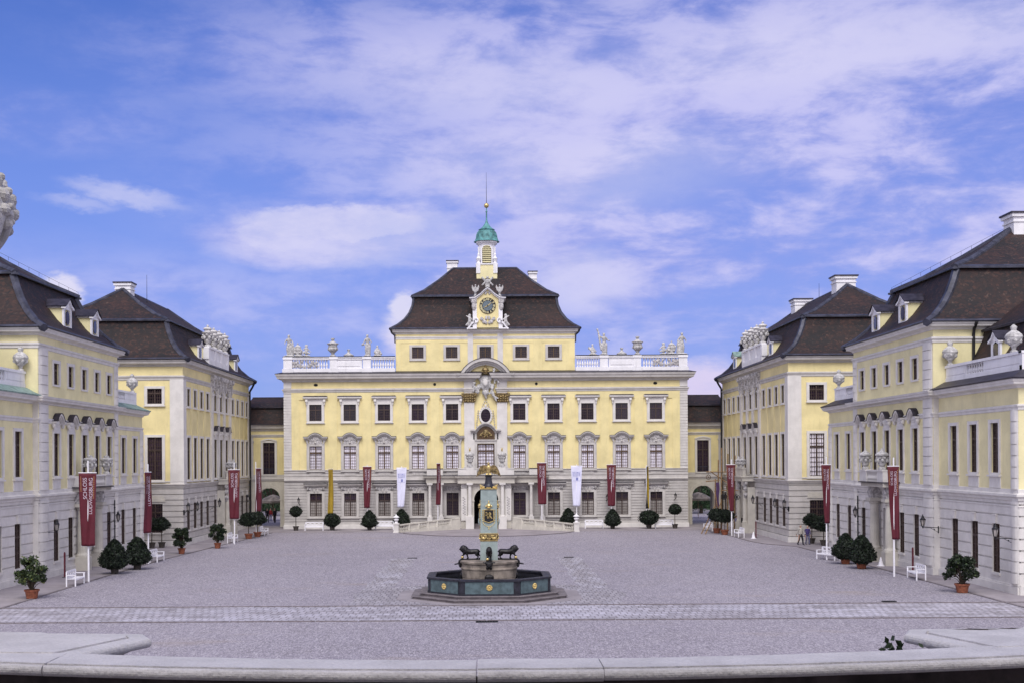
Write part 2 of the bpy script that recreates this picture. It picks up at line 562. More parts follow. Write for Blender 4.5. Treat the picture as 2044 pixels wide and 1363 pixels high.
    def ball(s, c, rx, ry=None, rz=None, n=10, mi=0):
        ry = rx if ry is None else ry
        rz = rx if rz is None else rz
        rows = []
        m = max(4, n // 2 + 1)
        for i in range(1, m):
            ph = -pi / 2 + pi * i / m
            rows.append([s.vert(c[0] + rx * cos(ph) * cos(2 * pi * k / n), c[1] + ry * cos(ph) * sin(2 * pi * k / n), c[2] + rz * sin(ph)) for k in range(n)])
        for i in range(len(rows) - 1):
            for k in range(n):
                l = (k + 1) % n
                s.f.append([rows[i][k], rows[i][l], rows[i + 1][l], rows[i + 1][k]])
                s.m.append(mi)
        bo = s.vert(c[0], c[1], c[2] - rz)
        to = s.vert(c[0], c[1], c[2] + rz)
        for k in range(n):
            l = (k + 1) % n
            s.f.append([bo, rows[0][l], rows[0][k]])
            s.m.append(mi)
            s.f.append([to, rows[-1][k], rows[-1][l]])
            s.m.append(mi)

    def molding(s, path, prof, closed=False, mi=0, mis=None, caps=True):
        """sweep a profile [(outward, z)] along a plan path; outward is right of travel"""
        n = len(path)
        P = [Vector(p) for p in path]
        offs = []
        for i in range(n):
            if closed:
                d1 = (P[i] - P[i - 1]).normalized()
                d2 = (P[(i + 1) % n] - P[i]).normalized()
            else:
                d1 = (P[i] - P[i - 1]).normalized() if i > 0 else (P[1] - P[0]).normalized()
                d2 = (P[i + 1] - P[i]).normalized() if i < n - 1 else d1
            n1 = Vector((d1.y, -d1.x))
            n2 = Vector((d2.y, -d2.x))
            offs.append((n1 + n2) / (1 + n1.dot(n2)))
        rows = []
        for (o, z) in prof:
            rows.append([s.vert(P[i].x + offs[i].x * o, P[i].y + offs[i].y * o, z) for i in range(n)])
        for r in range(len(prof) - 1):
            for i in range(n if closed else n - 1):
                l = (i + 1) % n
                s.f.append([rows[r][i], rows[r][l], rows[r + 1][l], rows[r + 1][i]])
                s.m.append(mis[r] if mis else mi)
        if not closed and caps:
            s.f.append([r[0] for r in rows])
            s.m.append(mi)
            s.f.append([r[-1] for r in reversed(rows)])
            s.m.append(mi)

    def wall(s, x0, x1, z0, z1, holes=(), y=0.0, reveal=0.19, groove=None, mi=0, gd=0.05, gh=0.05, ztop=None):
        """wall plane facing -y with rectangular holes and their reveals; groove = course height"""
        xs = {x0, x1}
        zs = {z0, z1}
        hs = []
        for h in holes:
            a, b, c, d = max(h[0], x0), min(h[1], x1), max(h[2], z0), min(h[3], z1)
            if b <= a or d <= c:
                continue
            hs.append((a, b, c, d))
            xs |= {a, b}
            zs |= {c, d}
        gr = []
        if groove:
            z = z0 + groove
            lim = z1 if ztop is None else ztop
            while z < lim - 0.1:
                gr.append((z, z + gh))
                zs |= {z, z + gh}
                z += groove
        xs, zs = sorted(xs), sorted(zs)

        def solid(i, j):
            if i < 0 or j < 0 or i >= len(xs) - 1 or j >= len(zs) - 1:
                return False
            cx, cz = (xs[i] + xs[i + 1]) / 2, (zs[j] + zs[j + 1]) / 2
            return not any(a < cx < b and c < cz < d for (a, b, c, d) in hs)

        def dep(j):
            cz = (zs[j] + zs[j + 1]) / 2
            return gd if any(a < cz < b for (a, b) in gr) else 0.0
        for j in range(len(zs) - 1):
            i = 0
            while i < len(xs) - 1:
                if not solid(i, j):
                    i += 1
                    continue
                k = i
                while k + 1 < len(xs) - 1 and solid(k + 1, j):
                    k += 1
                d = y + dep(j)
                s.face([(xs[i], d, zs[j]), (xs[k + 1], d, zs[j]), (xs[k + 1], d, zs[j + 1]), (xs[i], d, zs[j + 1])], mi)
                if j + 1 < len(zs) - 1 and dep(j) != dep(j + 1):
                    e = y + dep(j + 1)
                    s.face([(xs[i], d, zs[j + 1]), (xs[k + 1], d, zs[j + 1]), (xs[k + 1], e, zs[j + 1]), (xs[i], e, zs[j + 1])], mi)
                i = k + 1
        for (a, b, c, d) in hs:
            for q in (((a, c), (b, c)), ((b, c), (b, d)), ((b, d), (a, d)), ((a, d), (a, c))):
                (xa, za), (xb, zb) = q
                s.face([(xa, y, za), (xb, y, zb), (xb, y + reveal, zb), (xa, y + reveal, za)], mi)

    def mesh(s, name, mats, L=(0, 0, 0), smooth=False):
        me = bpy.data.meshes.new(name)
        me.from_pydata([(a - L[0], b - L[1], c - L[2]) for (a, b, c) in s.v], [], s.f)
        for m in mats:
            me.materials.append(MAT[m])
        if len(mats) > 1:
            me.polygons.foreach_set('material_index', s.m)
        if smooth:
            me.polygons.foreach_set('use_smooth', [True] * len(me.polygons))
        me.update()
        return me


def link(name, me, parent=None, loc=(0, 0, 0), rz=0.0):
    o = bpy.data.objects.new(name, me)
    COL.objects.link(o)
    o.location = loc
    o.rotation_euler = (0, 0, rz)
    if parent is not None:
        o.parent = parent
    return o


def tag(o, label, cat, group=None):
    o['label'] = label
    o['category'] = cat
    if group:
        o['group'] = group
    return o


class Thing:
    """an Empty at the base of a thing with its parts below it; meshes arrive in world coordinates"""
    def __init__(s, name, label, cat, loc, group=None):
        s.L = tuple(loc)
        s.o = tag(link(name, None, None, loc), label, cat, group)

    def part(s, name, mb, mats, parent=None, smooth=False):
        me = mb.mesh(name, mats if isinstance(mats, (list, tuple)) else [mats], s.L, smooth)
        return link(name, me, parent or s.o)

    def tree(s, tr, fr, x, y, z, extra=0.0, parent=None):
        """place an instance of a proto tree (name, mesh, [children]) at local x,y,z of frame fr"""
        p = fr.P(x, y, z)
        o = link(tr[0], tr[1], parent or s.o, (p[0] - s.L[0], p[1] - s.L[1], p[2] - s.L[2]), fr.a + extra)
        for ch in tr[2]:
            link(ch[0], ch[1], o)
        return o


def simple(name, mb, mats, label, cat, group=None, smooth=False, L=None):
    """a thing that is one mesh; origin at L"""
    L = L or (0, 0, 0)
    me = mb.mesh(name, mats if isinstance(mats, (list, tuple)) else [mats], L, smooth)
    o = link(name, me, None, L)
    return tag(o, label, cat, group)


def struct(name, mb, mats):
    o = link(name, mb.mesh(name, mats if isinstance(mats, (list, tuple)) else [mats]))
    o['kind'] = 'structure'
    return o


def blob(name, caps, balls, voxel, mats, faces=None, smooth=True):
    """one continuous surface grown from capsules (p, q, r0, r1) and ellipsoids (c, rx, ry, rz)"""
    mb = MB()
    for (p, q, r0, r1) in caps:
        mb.tube(p, q, r0, r1, 8)
        mb.ball(p, r0, n=8)
        mb.ball(q, r1, n=8)
    for (c, rx, ry, rz) in balls:
        mb.ball(c, rx, ry, rz, n=10)
    me = mb.mesh(name + '_src', [mats[0]])
    o = bpy.data.objects.new('tmp', me)
    COL.objects.link(o)
    md = o.modifiers.new('r', 'REMESH')
    md.mode = 'VOXEL'
    md.voxel_size = voxel
    ms = o.modifiers.new('s', 'SMOOTH')
    ms.iterations = 2
    ms.factor = 0.5
    dg = bpy.context.evaluated_depsgraph_get()
    out = bpy.data.meshes.new_from_object(o.evaluated_get(dg), depsgraph=dg)
    bpy.data.objects.remove(o)
    bpy.data.meshes.remove(me)
    out.name = name
    out.materials.clear()
    for m in mats:
        out.materials.append(MAT[m])
    if faces:
        for pl in out.polygons:
            pl.material_index = faces(pl.center)
    if smooth:
        out.polygons.foreach_set('use_smooth', [True] * len(out.polygons))
    return out


def text_mesh(body, size, mat_, depth=0.0, align='CENTER', spacing=1.0, bold=0.0):
    cu = bpy.data.curves.new('t', 'FONT')
    cu.body = body
    cu.size = size
    cu.align_x = align
    cu.align_y = 'CENTER'
    cu.extrude = depth
    cu.offset = bold
    cu.space_character = spacing
    o = bpy.data.objects.new('t', cu)
    COL.objects.link(o)
    dg = bpy.context.evaluated_depsgraph_get()
    me = bpy.data.meshes.new_from_object(o.evaluated_get(dg), depsgraph=dg)
    bpy.data.objects.remove(o)
    me.materials.clear()
    me.materials.append(MAT[mat_])
    return me


def PXZ(x, y, D):
    """world X,Z of photo pixel x,y at distance D (undoing the camera's slight roll)"""
    dx, dy = x - 970.0, 917.0 - y
    a = radians(0.34)
    # photo is turned anticlockwise by a; turn back
    rx, ry = dx * cos(a) + dy * sin(a), -dx * sin(a) + dy * cos(a)
    return rx * D / FPX, H + ry * D / FPX

# ------------------------------------------------------------------ ground
def disc_poly(pts):
    return pts


g = MB()
g.face([(-1500, -600, 0), (1500, -600, 0), (1500, 2400, 0), (-1500, 2400, 0)])
struct('ground', g, 'gravel')

g = MB()
g.face([(-46, 58.5, .004), (46, 58.5, .004), (46, 64.4, .004), (-46, 64.4, .004)])
struct('cobble_path', g, 'cobble')

g = MB()
for y in (58.42, 64.42):
    for i in range(46):
        x = -46 + 2 * i
        o = .02 * noise.noise((x * .7, y, 0))
        g.box(x + .02, x + 1.97, y + o - .07, y + o + .07, .001, .045)
struct('path_edging', g, 'step_stone')

g = MB()   # worn cobble gutters running back from the fountain
for sx in (-1, 1):
    xa = -7.2 if sx < 0 else 5.4
    n = 24
    for k in range(n):
        y0, y1 = 64.6 + (96 - 64.6) * k / n, 64.6 + (96 - 64.6) * (k + 1) / n
        o0 = 0.35 * noise.noise((k * .6, sx * 5, 0))
        o1 = 0.35 * noise.noise(((k + 1) * .6, sx * 5, 0))
        w0 = 1.75 + 0.5 * noise.noise((k * .5, sx * 9, 3))
        w1 = 1.75 + 0.5 * noise.noise(((k + 1) * .5, sx * 9, 3))
        g.face([(xa + o0, y0, .004), (xa + o0 + w0, y0, .004), (xa + o1 + w1, y1, .004), (xa + o1, y1, .004)])
struct('cobble_gutters', g, 'cobble_strip')

g = MB()   # cobbles round the fountain steps
pts = []
for k in range(40):
    t = 2 * pi * k / 40
    r = 1 + 0.05 * noise.noise((cos(t) * 2, sin(t) * 2, 4))
    pts.append((0.14 + 7.6 * r * cos(t), 69.6 + 6.4 * r * sin(t)))
pts = [p for p in pts if p[1] > 64.45]
g.face([(x, y, .008) for (x, y) in sorted(pts, key=lambda p: atan2(p[1] - 69.6, p[0]))])
struct('cobble_surround', g, 'cobble_dim')


def chain(pts):
    return pts


# paved walks along both wings, and the apron in front of the ramps
g = MB()
L_ = [(-24.9, 62), (-24.9, 80), (-24.7, 96), (-24.1, 104), (-23.6, 112), (-22.8, 122), (-22.3, 131), (-22.3, 146)]
for (a, b) in zip(L_[:-1], L_[1:]):
    g.face([(-34, a[1], .012), (a[0], a[1], .012), (b[0], b[1], .012), (-34, b[1], .012)])
R_ = [(26.6, 62), (26.5, 80), (26.3, 98), (26.2, 106.0), (24.2, 109.5), (23.7, 113), (23.5, 124), (22.6, 131), (22.3, 146)]
for (a, b) in zip(R_[:-1], R_[1:]):
    g.face([(a[0], a[1], .012), (36, a[1], .012), (36, b[1], .012), (b[0], b[1], .012)])
g.face([(-22.3, 131, .012), (22.6, 131, .012), (22.3, 146, .012), (-22.3, 146, .012)])
ap = [(-9.8, 131.0), (-8.0, 127.2), (-5.0, 123.8), (-2, 122.3), (0, 122.0), (2, 122.3), (5, 123.8), (8.0, 127.2), (9.8, 131.0)]
g.face([(x, y, .016) for (x, y) in ap])
struct('paved_walk', g, 'paving')

g = MB()   # low kerb edging of the apron
g.molding([(x, y) for (x, y) in ap], [(0.0, 0.016), (0.0, 0.05), (-0.22, 0.05), (-0.22, 0.016)])
g.molding([(-24.9, 62), (-24.9, 80), (-24.7, 96), (-24.1, 104), (-23.6, 112), (-22.8, 122), (-22.3, 131)], [(0.0, 0.0), (0.0, 0.035), (-0.18, 0.035), (-0.18, 0.0)])
g.molding(list(reversed(R_[:-1])), [(0.0, 0.0), (0.0, 0.035), (-0.18, 0.035), (-0.18, 0.0)])
struct('kerb', g, 'step_stone')

# ------------------------------------------------------------------ windows (protos)


def muntins(w, h, nx, ny, transom=None, m='wood_brown', y=0.07, bar=0.024, fr=0.06, mull=True):
    f = MB()
    f.box(-w / 2, -w / 2 + fr, y, y + .08, 0, h)
    f.box(w / 2 - fr, w / 2, y, y + .08, 0, h)
    f.box(-w / 2 + fr, w / 2 - fr, y, y + .08, 0, fr)
    f.box(-w / 2 + fr, w / 2 - fr, y, y + .08, h - fr, h)
    if mull:
        f.box(-.06, .06, y - .02, y + .082, fr, h - fr)
    if transom:
        f.box(-w / 2 + fr, w / 2 - fr, y - .015, y + .085, transom - .06, transom + .06)
    for k in range(1, nx):
        x = -w / 2 + w * k / nx
        if mull and abs(x) < 0.05:
            continue
        f.box(x - bar / 2, x + bar / 2, y + .02, y + .06, fr, h - fr)
    for k in range(1, ny):
        z = h * k / ny
        if transom and abs(z - transom) < 0.09:
            continue
        f.box(-w / 2 + fr, w / 2 - fr, y + .022, y + .058, z - bar / 2, z + bar / 2)
    return ('frame', f.mesh('frame', [m]), [])


def pane(w, h, m, y=0.155):
    p = MB()
    p.box(-w / 2, w / 2, y, y + .03, 0, h)
    return ('pane', p.mesh('pane', [m]), [])


def surround(s, w, h, b, d=0.09, ears=0.0, sill=True, mi=0, y0=0.0):
    """flat stone architrave proud of the wall, with an inner step"""
    s.box(-w / 2 - b, -w / 2, -d, y0 + .01, -b * .6, h + b, mi)
    s.box(w / 2, w / 2 + b, -d, y0 + .01, -b * .6, h + b, mi)
    s.box(-w / 2, w / 2, -d, y0 + .01, h, h + b, mi)
    s.box(-w / 2, w / 2, -d, y0 + .01, -b * .6, 0, mi)
    s.box(-w / 2 - b - .04, -w / 2 - b, -d - .02, y0, 0, h + b + .02, mi)
    s.box(w / 2 + b, w / 2 + b + .04, -d - .02, y0, 0, h + b + .02, mi)
    if ears:
        s.box(-w / 2 - b - ears, -w / 2 - b - .04, -d + .01, y0, h + b - .35, h + b, mi)
        s.box(w / 2 + b + .04, w / 2 + b + ears, -d + .01, y0, h + b - .35, h + b, mi)
    if sill:
        s.box(-w / 2 - b - .08, w / 2 + b + .08, -d - .10, y0, -b * .6 - .10, -b * .6, mi)


def eyebrow(hw, flat, z, rise, n=12):
    pts = [(-hw, z), (-flat, z)]
    for k in range(1, n):
        t = k / n
        x = -flat + 2 * flat * t
        pts.append((x, z + rise * (sin(pi * t) ** 0.8)))
    pts += [(flat, z), (hw, z)]
    return pts


def relief(s, cx, cz, w, h, y, seed, n=14, mi=0, r=0.09):
    rn = random.Random(seed)
    for k in range(n):
        x = (rn.random() ** 0.8) * w / 2
        z = cz + (rn.random() - .5) * h * (1 - .5 * x / (w / 2))
        rr = r * (0.6 + rn.random() * .8)
        for sx in (-1, 1):
            s.ball((cx + sx * x, y, z), rr, rr * .7, rr * 1.1, 6, mi)


def proto_attic():
    s = MB()
    surround(s, 1.27, 1.24, .24, sill=False)
    s.box(-.95, .95, -.13, 0, -.26, -.145)
    return ('window', s.mesh('window', ['stone']), [muntins(1.27, 1.24, 6, 5, m='wood_brown'), pane(1.27, 1.24, 'pane_dark')])


def proto_upper(lit=False):
    s = MB()
    w, h = 1.36, 1.80
    surround(s, w, h, .27, ears=.10)
    s.prism([(-w / 2 - .30, -.16), (-w / 2 - .30, -.36), (-.5, -.27), (.5, -.27), (w / 2 + .30, -.36), (w / 2 + .30, -.16)], -.07, 0)
    s.box(-.95, .95, -.08, 0, h + .27, h + .62)
    for sx in (-1, 1):
        s.box(sx * .98 - .14, sx * .98 + .14, -.26, 0, h + .30, h + .58)
        s.ball((sx * .98, -.26, h + .36), .14, .10, .16, 8)
        s.ball((sx * .98, -.20, h + .10), .08, .08, .20, 6)
    pr = [(.10, h + .58), (.16, h + .62), (.30, h + .66), (.34, h + .72), (.36, h + .80), (.36, h + .86)]
    s.molding([(-1.0, 0.05), (-1.0, -.02), (1.0, -.02), (1.0, 0.05)], pr)
    s.box(-1.30, 1.30, -.36, 0, h + .70, h + .80)
    c = MB()
    c.slab([(-1.34, .0), (-1.34, -.40), (1.34, -.40), (1.34, .0)], h + .86, h + .92)
    c.slab([(-1.25, .0), (-1.25, -.30), (1.25, -.30), (1.25, .0)], h + .92, h + .97)
    return ('window', s.mesh('window', ['stone_pale']), [muntins(w, h, 6, 6, 1.2, 'wood_red'), pane(w, h, 'pane_dark'), ('hood_cover', c.mesh('hood_cover', ['eave_metal']), [])])


def proto_nobile(w=1.36, h=2.55, big=False):
    s = MB()
    surround(s, w, h, .27, d=.10)
    s.box(-.62, .62, -.04, 0, -.62, -.34)
    s.box(-.70, .70, -.02, 0, -.70, -.28)
    z = h + 1.02
    hw = 1.33
    pts = eyebrow(hw, .80, z, .43)
    s.ribbon(pts, .12, -.46, 0)
    s.ribbon([(x * .95, zz - .12) for (x, zz) in pts], .12, -.34, 0)
    s.ribbon([(x * .89, zz - .24) for (x, zz) in pts], .10, -.22, 0)
    # carved tympanum
    tp = [(x * .80, zz - .34) for (x, zz) in pts[1:-1]]
    s.prism([(-.78, h + .27), (.78, h + .27)] + list(reversed(tp)), -.12, 0, 1)
    relief(s, 0, h + .62, 1.3, .34, -.13, 5, 12, 1, .075)
    s.ball((0, -.18, h + .40), .13, .12, .12, 8, 0)
    for sx in (-1, 1):
        s.prism([(sx * .82, h + .10), (sx * 1.02, h + .45), (sx * 1.20, h + .82), (sx * .80, h + .82)][::sx], -.16, 0, 1)
    c = MB()
    c.ribbon([(x * 1.01, zz + .045) for (x, zz) in pts], .043, -.49, 0)
    return ('window', s.mesh('window', ['stone', 'carving']), [muntins(w, h, 6, 8, h * .70, 'wood_brown', bar=.022), pane(w, h, 'pane_blind'), ('hood_cover', c.mesh('hood_cover', ['lead']), [])])


def proto_ground(w=1.34, h=2.5, pm='pane_curtain', dark_top=True):
    s = MB()
    surround(s, w, h, .27, d=.09)
    s.box(-1.30, 1.30, -.42, 0, h + .93, h + 1.02)
    s.box(-1.22, 1.22, -.32, 0, h + .83, h + .93)
    s.box(-1.12, 1.12, -.20, 0, h + .74, h + .83)
    s.prism([(-.62, h + .27), (.62, h + .27), (1.05, h + .74), (-1.05, h + .74)], -.10, 0, 1)
    relief(s, 0, h + .52, 1.5, .26, -.11, 9, 12, 1, .08)
    for sx in (-1, 1):
        s.ball((sx * .88, -.14, h + .52), .12, .14, .20, 8, 1)
        s.ball((sx * .18, -.12, h + .28), .10, .08, .22, 6, 0)
    c = MB()
    c.box(-1.33, 1.33, -.44, 0, h + 1.02, h + 1.13)
    ch = [muntins(w, h, 6, 8, h * .68, 'wood_red', bar=.022)]
    p = MB()
    p.box(-w / 2, w / 2, .155, .185, 0, h * .68, 0)
    p.box(-w / 2, w / 2, .155, .185, h * .68, h, 1)
    ch.append(('pane', p.mesh('pane', [pm, 'pane_dark']), []))
    ch.append(('hood_cover', c.mesh('hood_cover', ['eave_metal']), []))
    return ('window', s.mesh('window', ['stone', 'carving']), ch)


def proto_wing(w, h, b, st='stone_pale', apron=0.0, hood=None, key=False, pm='pane_brown', nx=4, ny=7, depth=.30, sill=True, wood='wood_red', tr=.7, pan2=None):
    s = MB()
    if b:
        surround(s, w, h, b, d=.08, sill=sill)
    else:
        s.box(-w / 2 - .08, w / 2 + .08, -.08, 0.01, -.14, 0)
    if apron:
        s.box(-w / 2 - b - .02, w / 2 + b + .02, -.05, 0, -apron, -b * .6 - .10)
    ks = None
    if key:
        ks = MB()
        ks.prism([(-.14, h), (.14, h), (.22, h + .46), (-.22, h + .46)], -.10, 0)
        ks.box(-.25, .25, -.13, 0, h + .46, h + .53)
    if hood:
        z = h + b + .95
        pts = eyebrow(.98, .70, z - .35, .52)
        s.ribbon(pts, .13, -.38, 0)
        s.ribbon([(x * .92, zz - .13) for (x, zz) in pts], .11, -.26, 0)
        tp = [(x * .84, zz - .24) for (x, zz) in pts[1:-1]]
        s.prism([(-w / 2 - b * .7, h + b), (w / 2 + b * .7, h + b)] + list(reversed(tp)), -.10, 0)
        relief(s, 0, h + b + .38, .9 if hood == 1 else 1.1, .3, -.12, 3 + hood, 5 if hood == 1 else 16, 0, .06 if hood == 1 else .10)
        for sx in (-1, 1):
            s.ball((sx * .86, -.16, z - .62), .12, .14, .20, 8)
    kids = [muntins(w, h, nx, ny, h * tr, wood, y=depth - .11, bar=.035), pane(w, h, pm, y=depth - .025)]
    if ks:
        kids.append(('keystone', ks.mesh('keystone', [st]), []))
    if pan2:
        kids[1] = ('pane', pan2(w, h, depth - .025), [])
    if hood:
        c = MB()
        c.ribbon([(x * 1.02, zz + .05) for (x, zz) in pts], .048, -.42, 0)
        kids.append(('hood_cover', c.mesh('hood_cover', ['eave_metal']), []))
    return ('window', s.mesh('window', [st]), kids)


def inst_simple(T, tr, fr, x, y, z, extra=0.0, parent=None):
    return T.tree(tr, fr, x, y, z, extra, parent)


CORN = [(0.0, 0.0), (.10, .03), (.16, .18), (.30, .24), (.62, .34), (.66, .52), (.74, .60), (.78, .74), (.80, .80)]


def cornice(mb, path, z, hh, out, closed=False, mi=0):
    mb.molding(path, [(0, z)] + [(o / .80 * out, z + q / .80 * hh) for (o, q) in CORN[1:]] + [(0, z + hh)], closed, mi)


def string(mb, path, z, hh=.30, out=.16, closed=False, mi=0):
    mb.molding(path, [(0, z), (out * .4, z + hh * .1), (out * .5, z + hh * .5), (out, z + hh * .7), (out, z + hh), (0, z + hh + .04)], closed, mi)


BAL_PROF = [(.075, 0), (.085, .02), (.085, .07), (.05, .10), (.06, .16), (.105, .27), (.115, .35), (.09, .46), (.055, .60), (.045, .70), (.06, .78), (.085, .82), (.085, .90), (.07, .92)]


def proto_baluster(h, r=1.0, m='white_render'):
    b = MB()
    b.lathe([(q * r, z / .92 * h) for (q, z) in BAL_PROF], n=8)
    return ('baluster', b.mesh('baluster', [m], smooth=True), [])


URN = [(.0, 0), (.26, .0), (.26, .10), (.17, .14), (.11, .24), (.14, .32), (.30, .44), (.43, .60), (.46, .72), (.40, .78), (.38, .98), (.44, 1.08),
       (.52, 1.12), (.52, 1.18), (.40, 1.24), (.28, 1.36), (.16, 1.44), (.12, 1.50), (.17, 1.58), (.17, 1.66), (.08, 1.74), (.02, 1.80)]


def urn_mb(h=1.8, r=1.0, cx=0, cy=0, z=0, prof=URN, n=16, lumps=6, seed=1, lm=0):
    m = MB((cx, cy, z))
    k = h / 1.8
    m.lathe([(q * r * k, zz * k) for (q, zz) in prof], n=n)
    rn = random.Random(seed)
    for i in range(lumps):
        t = 2 * pi * i / lumps
        m.ball((.43 * r * k * cos(t), .43 * r * k * sin(t), .72 * k), .13 * k, .13 * k, .16 * k, 7, lm)
        t += pi / lumps
        m.ball((.40 * r * k * cos(t), .40 * r * k * sin(t), .92 * k), .10 * k, .10 * k, .10 * k, 6, lm)
    return m


# ------------------------------------------------------------------ the main palace block
DF = 138.0
SF = DF / FPX
BAYS = [3.7, 7.47, 11.2, 14.97, 18.75]


def build_palace():
    T = Thing('palace', 'yellow main palace block with a clock gable and green bell turret', 'palace', (0, DF, 0))
    fr = MB((0, DF, 0))

    def NEW():
        return MB((0, DF, 0))
    W = 22.25
    holesG, holesN, holesU = [], [], []
    for b in BAYS:
        for s in (-1, 1):
            x = s * b
            if b > 3.8 or True:
                holesG.append((x - .67, x + .67, 1.4, 3.9))
            holesN.append((x - .68, x + .68, 6.55, 9.1))
            holesU.append((x - .68, x + .68, 11.88, 13.68))
    # rusticated ground storey
    m = NEW()
    m.wall(-W, W, .45, 5.36, holesG + [(-1.33, 1.33, 0, 4.5)], groove=.31, gd=.08, gh=.075)
    m.wall(-W, W, 5.40, 6.42, groove=.34, gd=.08, gh=.07)
    m.frame((0, DF, 0), 0)
    T.part('ground_storey', m, 'stone')
    m = NEW()
    for (a, b) in ((-W - .08, -1.4), (1.4, W + .08)):
        m.box(a, b, -.14, .2, 0, .38)
        m.box(a, b, -.10, .2, .38, .47)
    T.part('plinth', m, 'stone_pale')
    m = NEW()
    string(m, [(-W, 0), (W, 0)], 5.16, .24, .20)
    string(m, [(-W, 0), (W, 0)], 6.36, .12, .10)
    T.part('string_course', m, 'stone')
    # plastered upper storeys
    m = NEW()
    m.wall(-W + .86, W - .86, 6.42, 16.2, holesN + holesU + [(-1.0, 1.0, 6.55, 9.25), (-.30, .30, 11.0, 11.9)])
    for i, (a, b) in enumerate(zip(BAYS[:-1], BAYS[1:])):      # shallow lesenes between the windows
        for s in (-1, 1):
            c = s * (a + b) / 2
            m.box(c - .50, c + .50, -.075, 0, 6.50, 14.2)
    for s in (-1, 1):
        m.box(min(s * 20.55, s * 21.39), max(s * 20.55, s * 21.39), -.075, 0, 6.50, 14.2)
        for b in BAYS[1:]:
            pass
    m.box(-W + .86, W - .86, -.03, 0, 15.45, 15.52)
    m.box(-W + .86, -2.4, -.076, 0, 14.205, 14.99)
    m.box(2.4, W - .86, -.076, 0, 14.205, 14.99)
    T.part('plaster_wall', m, 'yellow')
    # corner quoins
    for (a, b) in ((-W, -W + .86), (W - .86, W)):
        m = NEW()
        m.wall(a, b, 6.42, 15.0, y=-.05, groove=.31, gd=.08, gh=.075)
        m.box(a, b, -.06, 0, 15.0, 16.25)
        e = b if a < 0 else a
        m.box(e - .005, e + .005, -.05, 0, 6.42, 15.0)
        T.part('quoin', m, 'stone_pale')
    # side and rear walls
    m = NEW()
    m.frame((-W, 0, 0), radians(-90))
    m.wall(-(DF + 15), -DF, 0, 16.3)
    m.frame((W, 0, 0), radians(90))
    m.wall(DF, DF + 15, 0, 16.3)
    m.frame((0, DF + 15, 0), pi)
    m.wall(-W, W, 0, 16.3)
    T.part('rear_wall', m, 'yellow')
    # architrave and main cornice, broken at the centre
    m = NEW()
    for (a, b) in ((-W, -1.22), (1.22, W)):
        ends_l = [(a, 2.0)] if a < -2 else [(a, .1)]
        ends_r = [(b, 2.0)] if b > 2 else [(b, .1)]
        path = ends_l + [(a, -.05), (b, -.05)] + ends_r
        string(m, path, 15.0, .38, .16)
        m.box(a, b, -.06, .0, 15.40, 15.47)
        cornice(m, path, 16.15, .86, .80)
    # projecting blocks over the giant pilasters
    for s in (-1, 1):
        m.box(min(s * 1.24, s * 2.37), max(s * 1.24, s * 2.37), -.22, 0, 14.82, 16.2)
        p = [(s * 1.24, .0), (s * 1.24, -.22), (s * 2.37, -.22), (s * 2.37, 0)]
        if s < 0:
            p = p[::-1]
        string(m, p, 15.0, .38, .16)
        cornice(m, p, 16.15, .86, .80)
    T.part('cornice', m, 'stone')
    # roof deck and metal edge
    m = NEW()
    m.molding([(-W, 15), (-W, 0), (W, 0), (W, 15)], [(.84, 17.0), (.86, 17.06), (.55, 17.14), (-.2, 17.34)])
    m.face([(-W, .1, 17.32), (W, .1, 17.32), (W, 15, 17.32), (-W, 15, 17.32)])
    T.part('roof_edge', m, 'eave_metal')
    # round vents in the frieze
    for x in (-18.7, -5.6, 5.6, 18.7):
        v = NEW()
        v.frame((x, DF, 15.85), 0)
        v.prism([(.20 * cos(t * pi / 6) * (1.15 if abs(x) > 10 else .8), .16 * sin(t * pi / 6)) for t in range(12)], -.02, .01)
        T.part('vent', v, 'inside')
    # windows
    pu, pn, pg = proto_upper(), proto_nobile(), proto_ground()
    pgd = proto_ground(pm='pane_dark')
    for b in BAYS:
        for s in (-1, 1):
            T.tree(pu, fr, s * b, 0, 11.88)
            T.tree(pn, fr, s * b, 0, 6.55)
            T.tree(pgd if b < 4 else pg, fr, s * b, 0, 1.4)
    # giant order at the centre
    for s in (-1, 1):
        m = NEW()
        a, b = sorted((s * 1.24, s * 2.37))
        m.box(a, b, -.20, 0, 6.42, 13.85)
        m.box(a - .08, b + .08, -.28, 0, 6.42, 6.75)
        T.part('pilaster', m, 'stone_pale')
        m = NEW()
        cx = (a + b) / 2
        m.frustum(cx, -.02, 13.82, 14.72, .57, .22, .80, .38)
        m.box(cx - .86, cx + .86, -.44, 0, 14.72, 14.84)
        rn = random.Random(4)
        for zz in (13.95, 14.2, 14.45):
            for k in range(6):
                x = cx - .62 + 1.24 * k / 5
                m.ball((x, -.30 - (zz - 13.9) * .15, zz + .05 * (k % 2)), .12, .10, .13, 6)
        for q in (-1, 1):
            m.ball((cx + q * .72, -.40, 14.55), .16, .14, .16, 8)
        T.part('capital', m, 'gold_old')
    # segmental pediment
    m = NEW()
    cz = 15.56
    a0 = radians(20.5)
    m.arc_band(0, cz, 2.78, 3.09, a0, pi - a0, -.85, .5, 20)
    m.arc_band(0, cz, 2.55, 2.78, a0, pi - a0, -.55, .5, 20)
    m.arc_band(0, cz, 2.35, 2.55, a0, pi - a0, -.35, .5, 20)
    T.part('arched_pediment', m, 'stone')
    m = NEW()
    m.arc_band(0, cz, 3.09, 3.14, a0, pi - a0, -.90, .6, 20)
    T.part('pediment_cover', m, 'eave_metal')
    m = NEW()
    m.prism([(2.36 * cos(t), cz + 2.36 * sin(t)) for t in [radians(24) + (pi - 2 * radians(24)) * k / 14 for k in range(15)]], -.06, .45)
    m.box(-1.22, 1.22, -.062, .0, 14.9, 16.60)
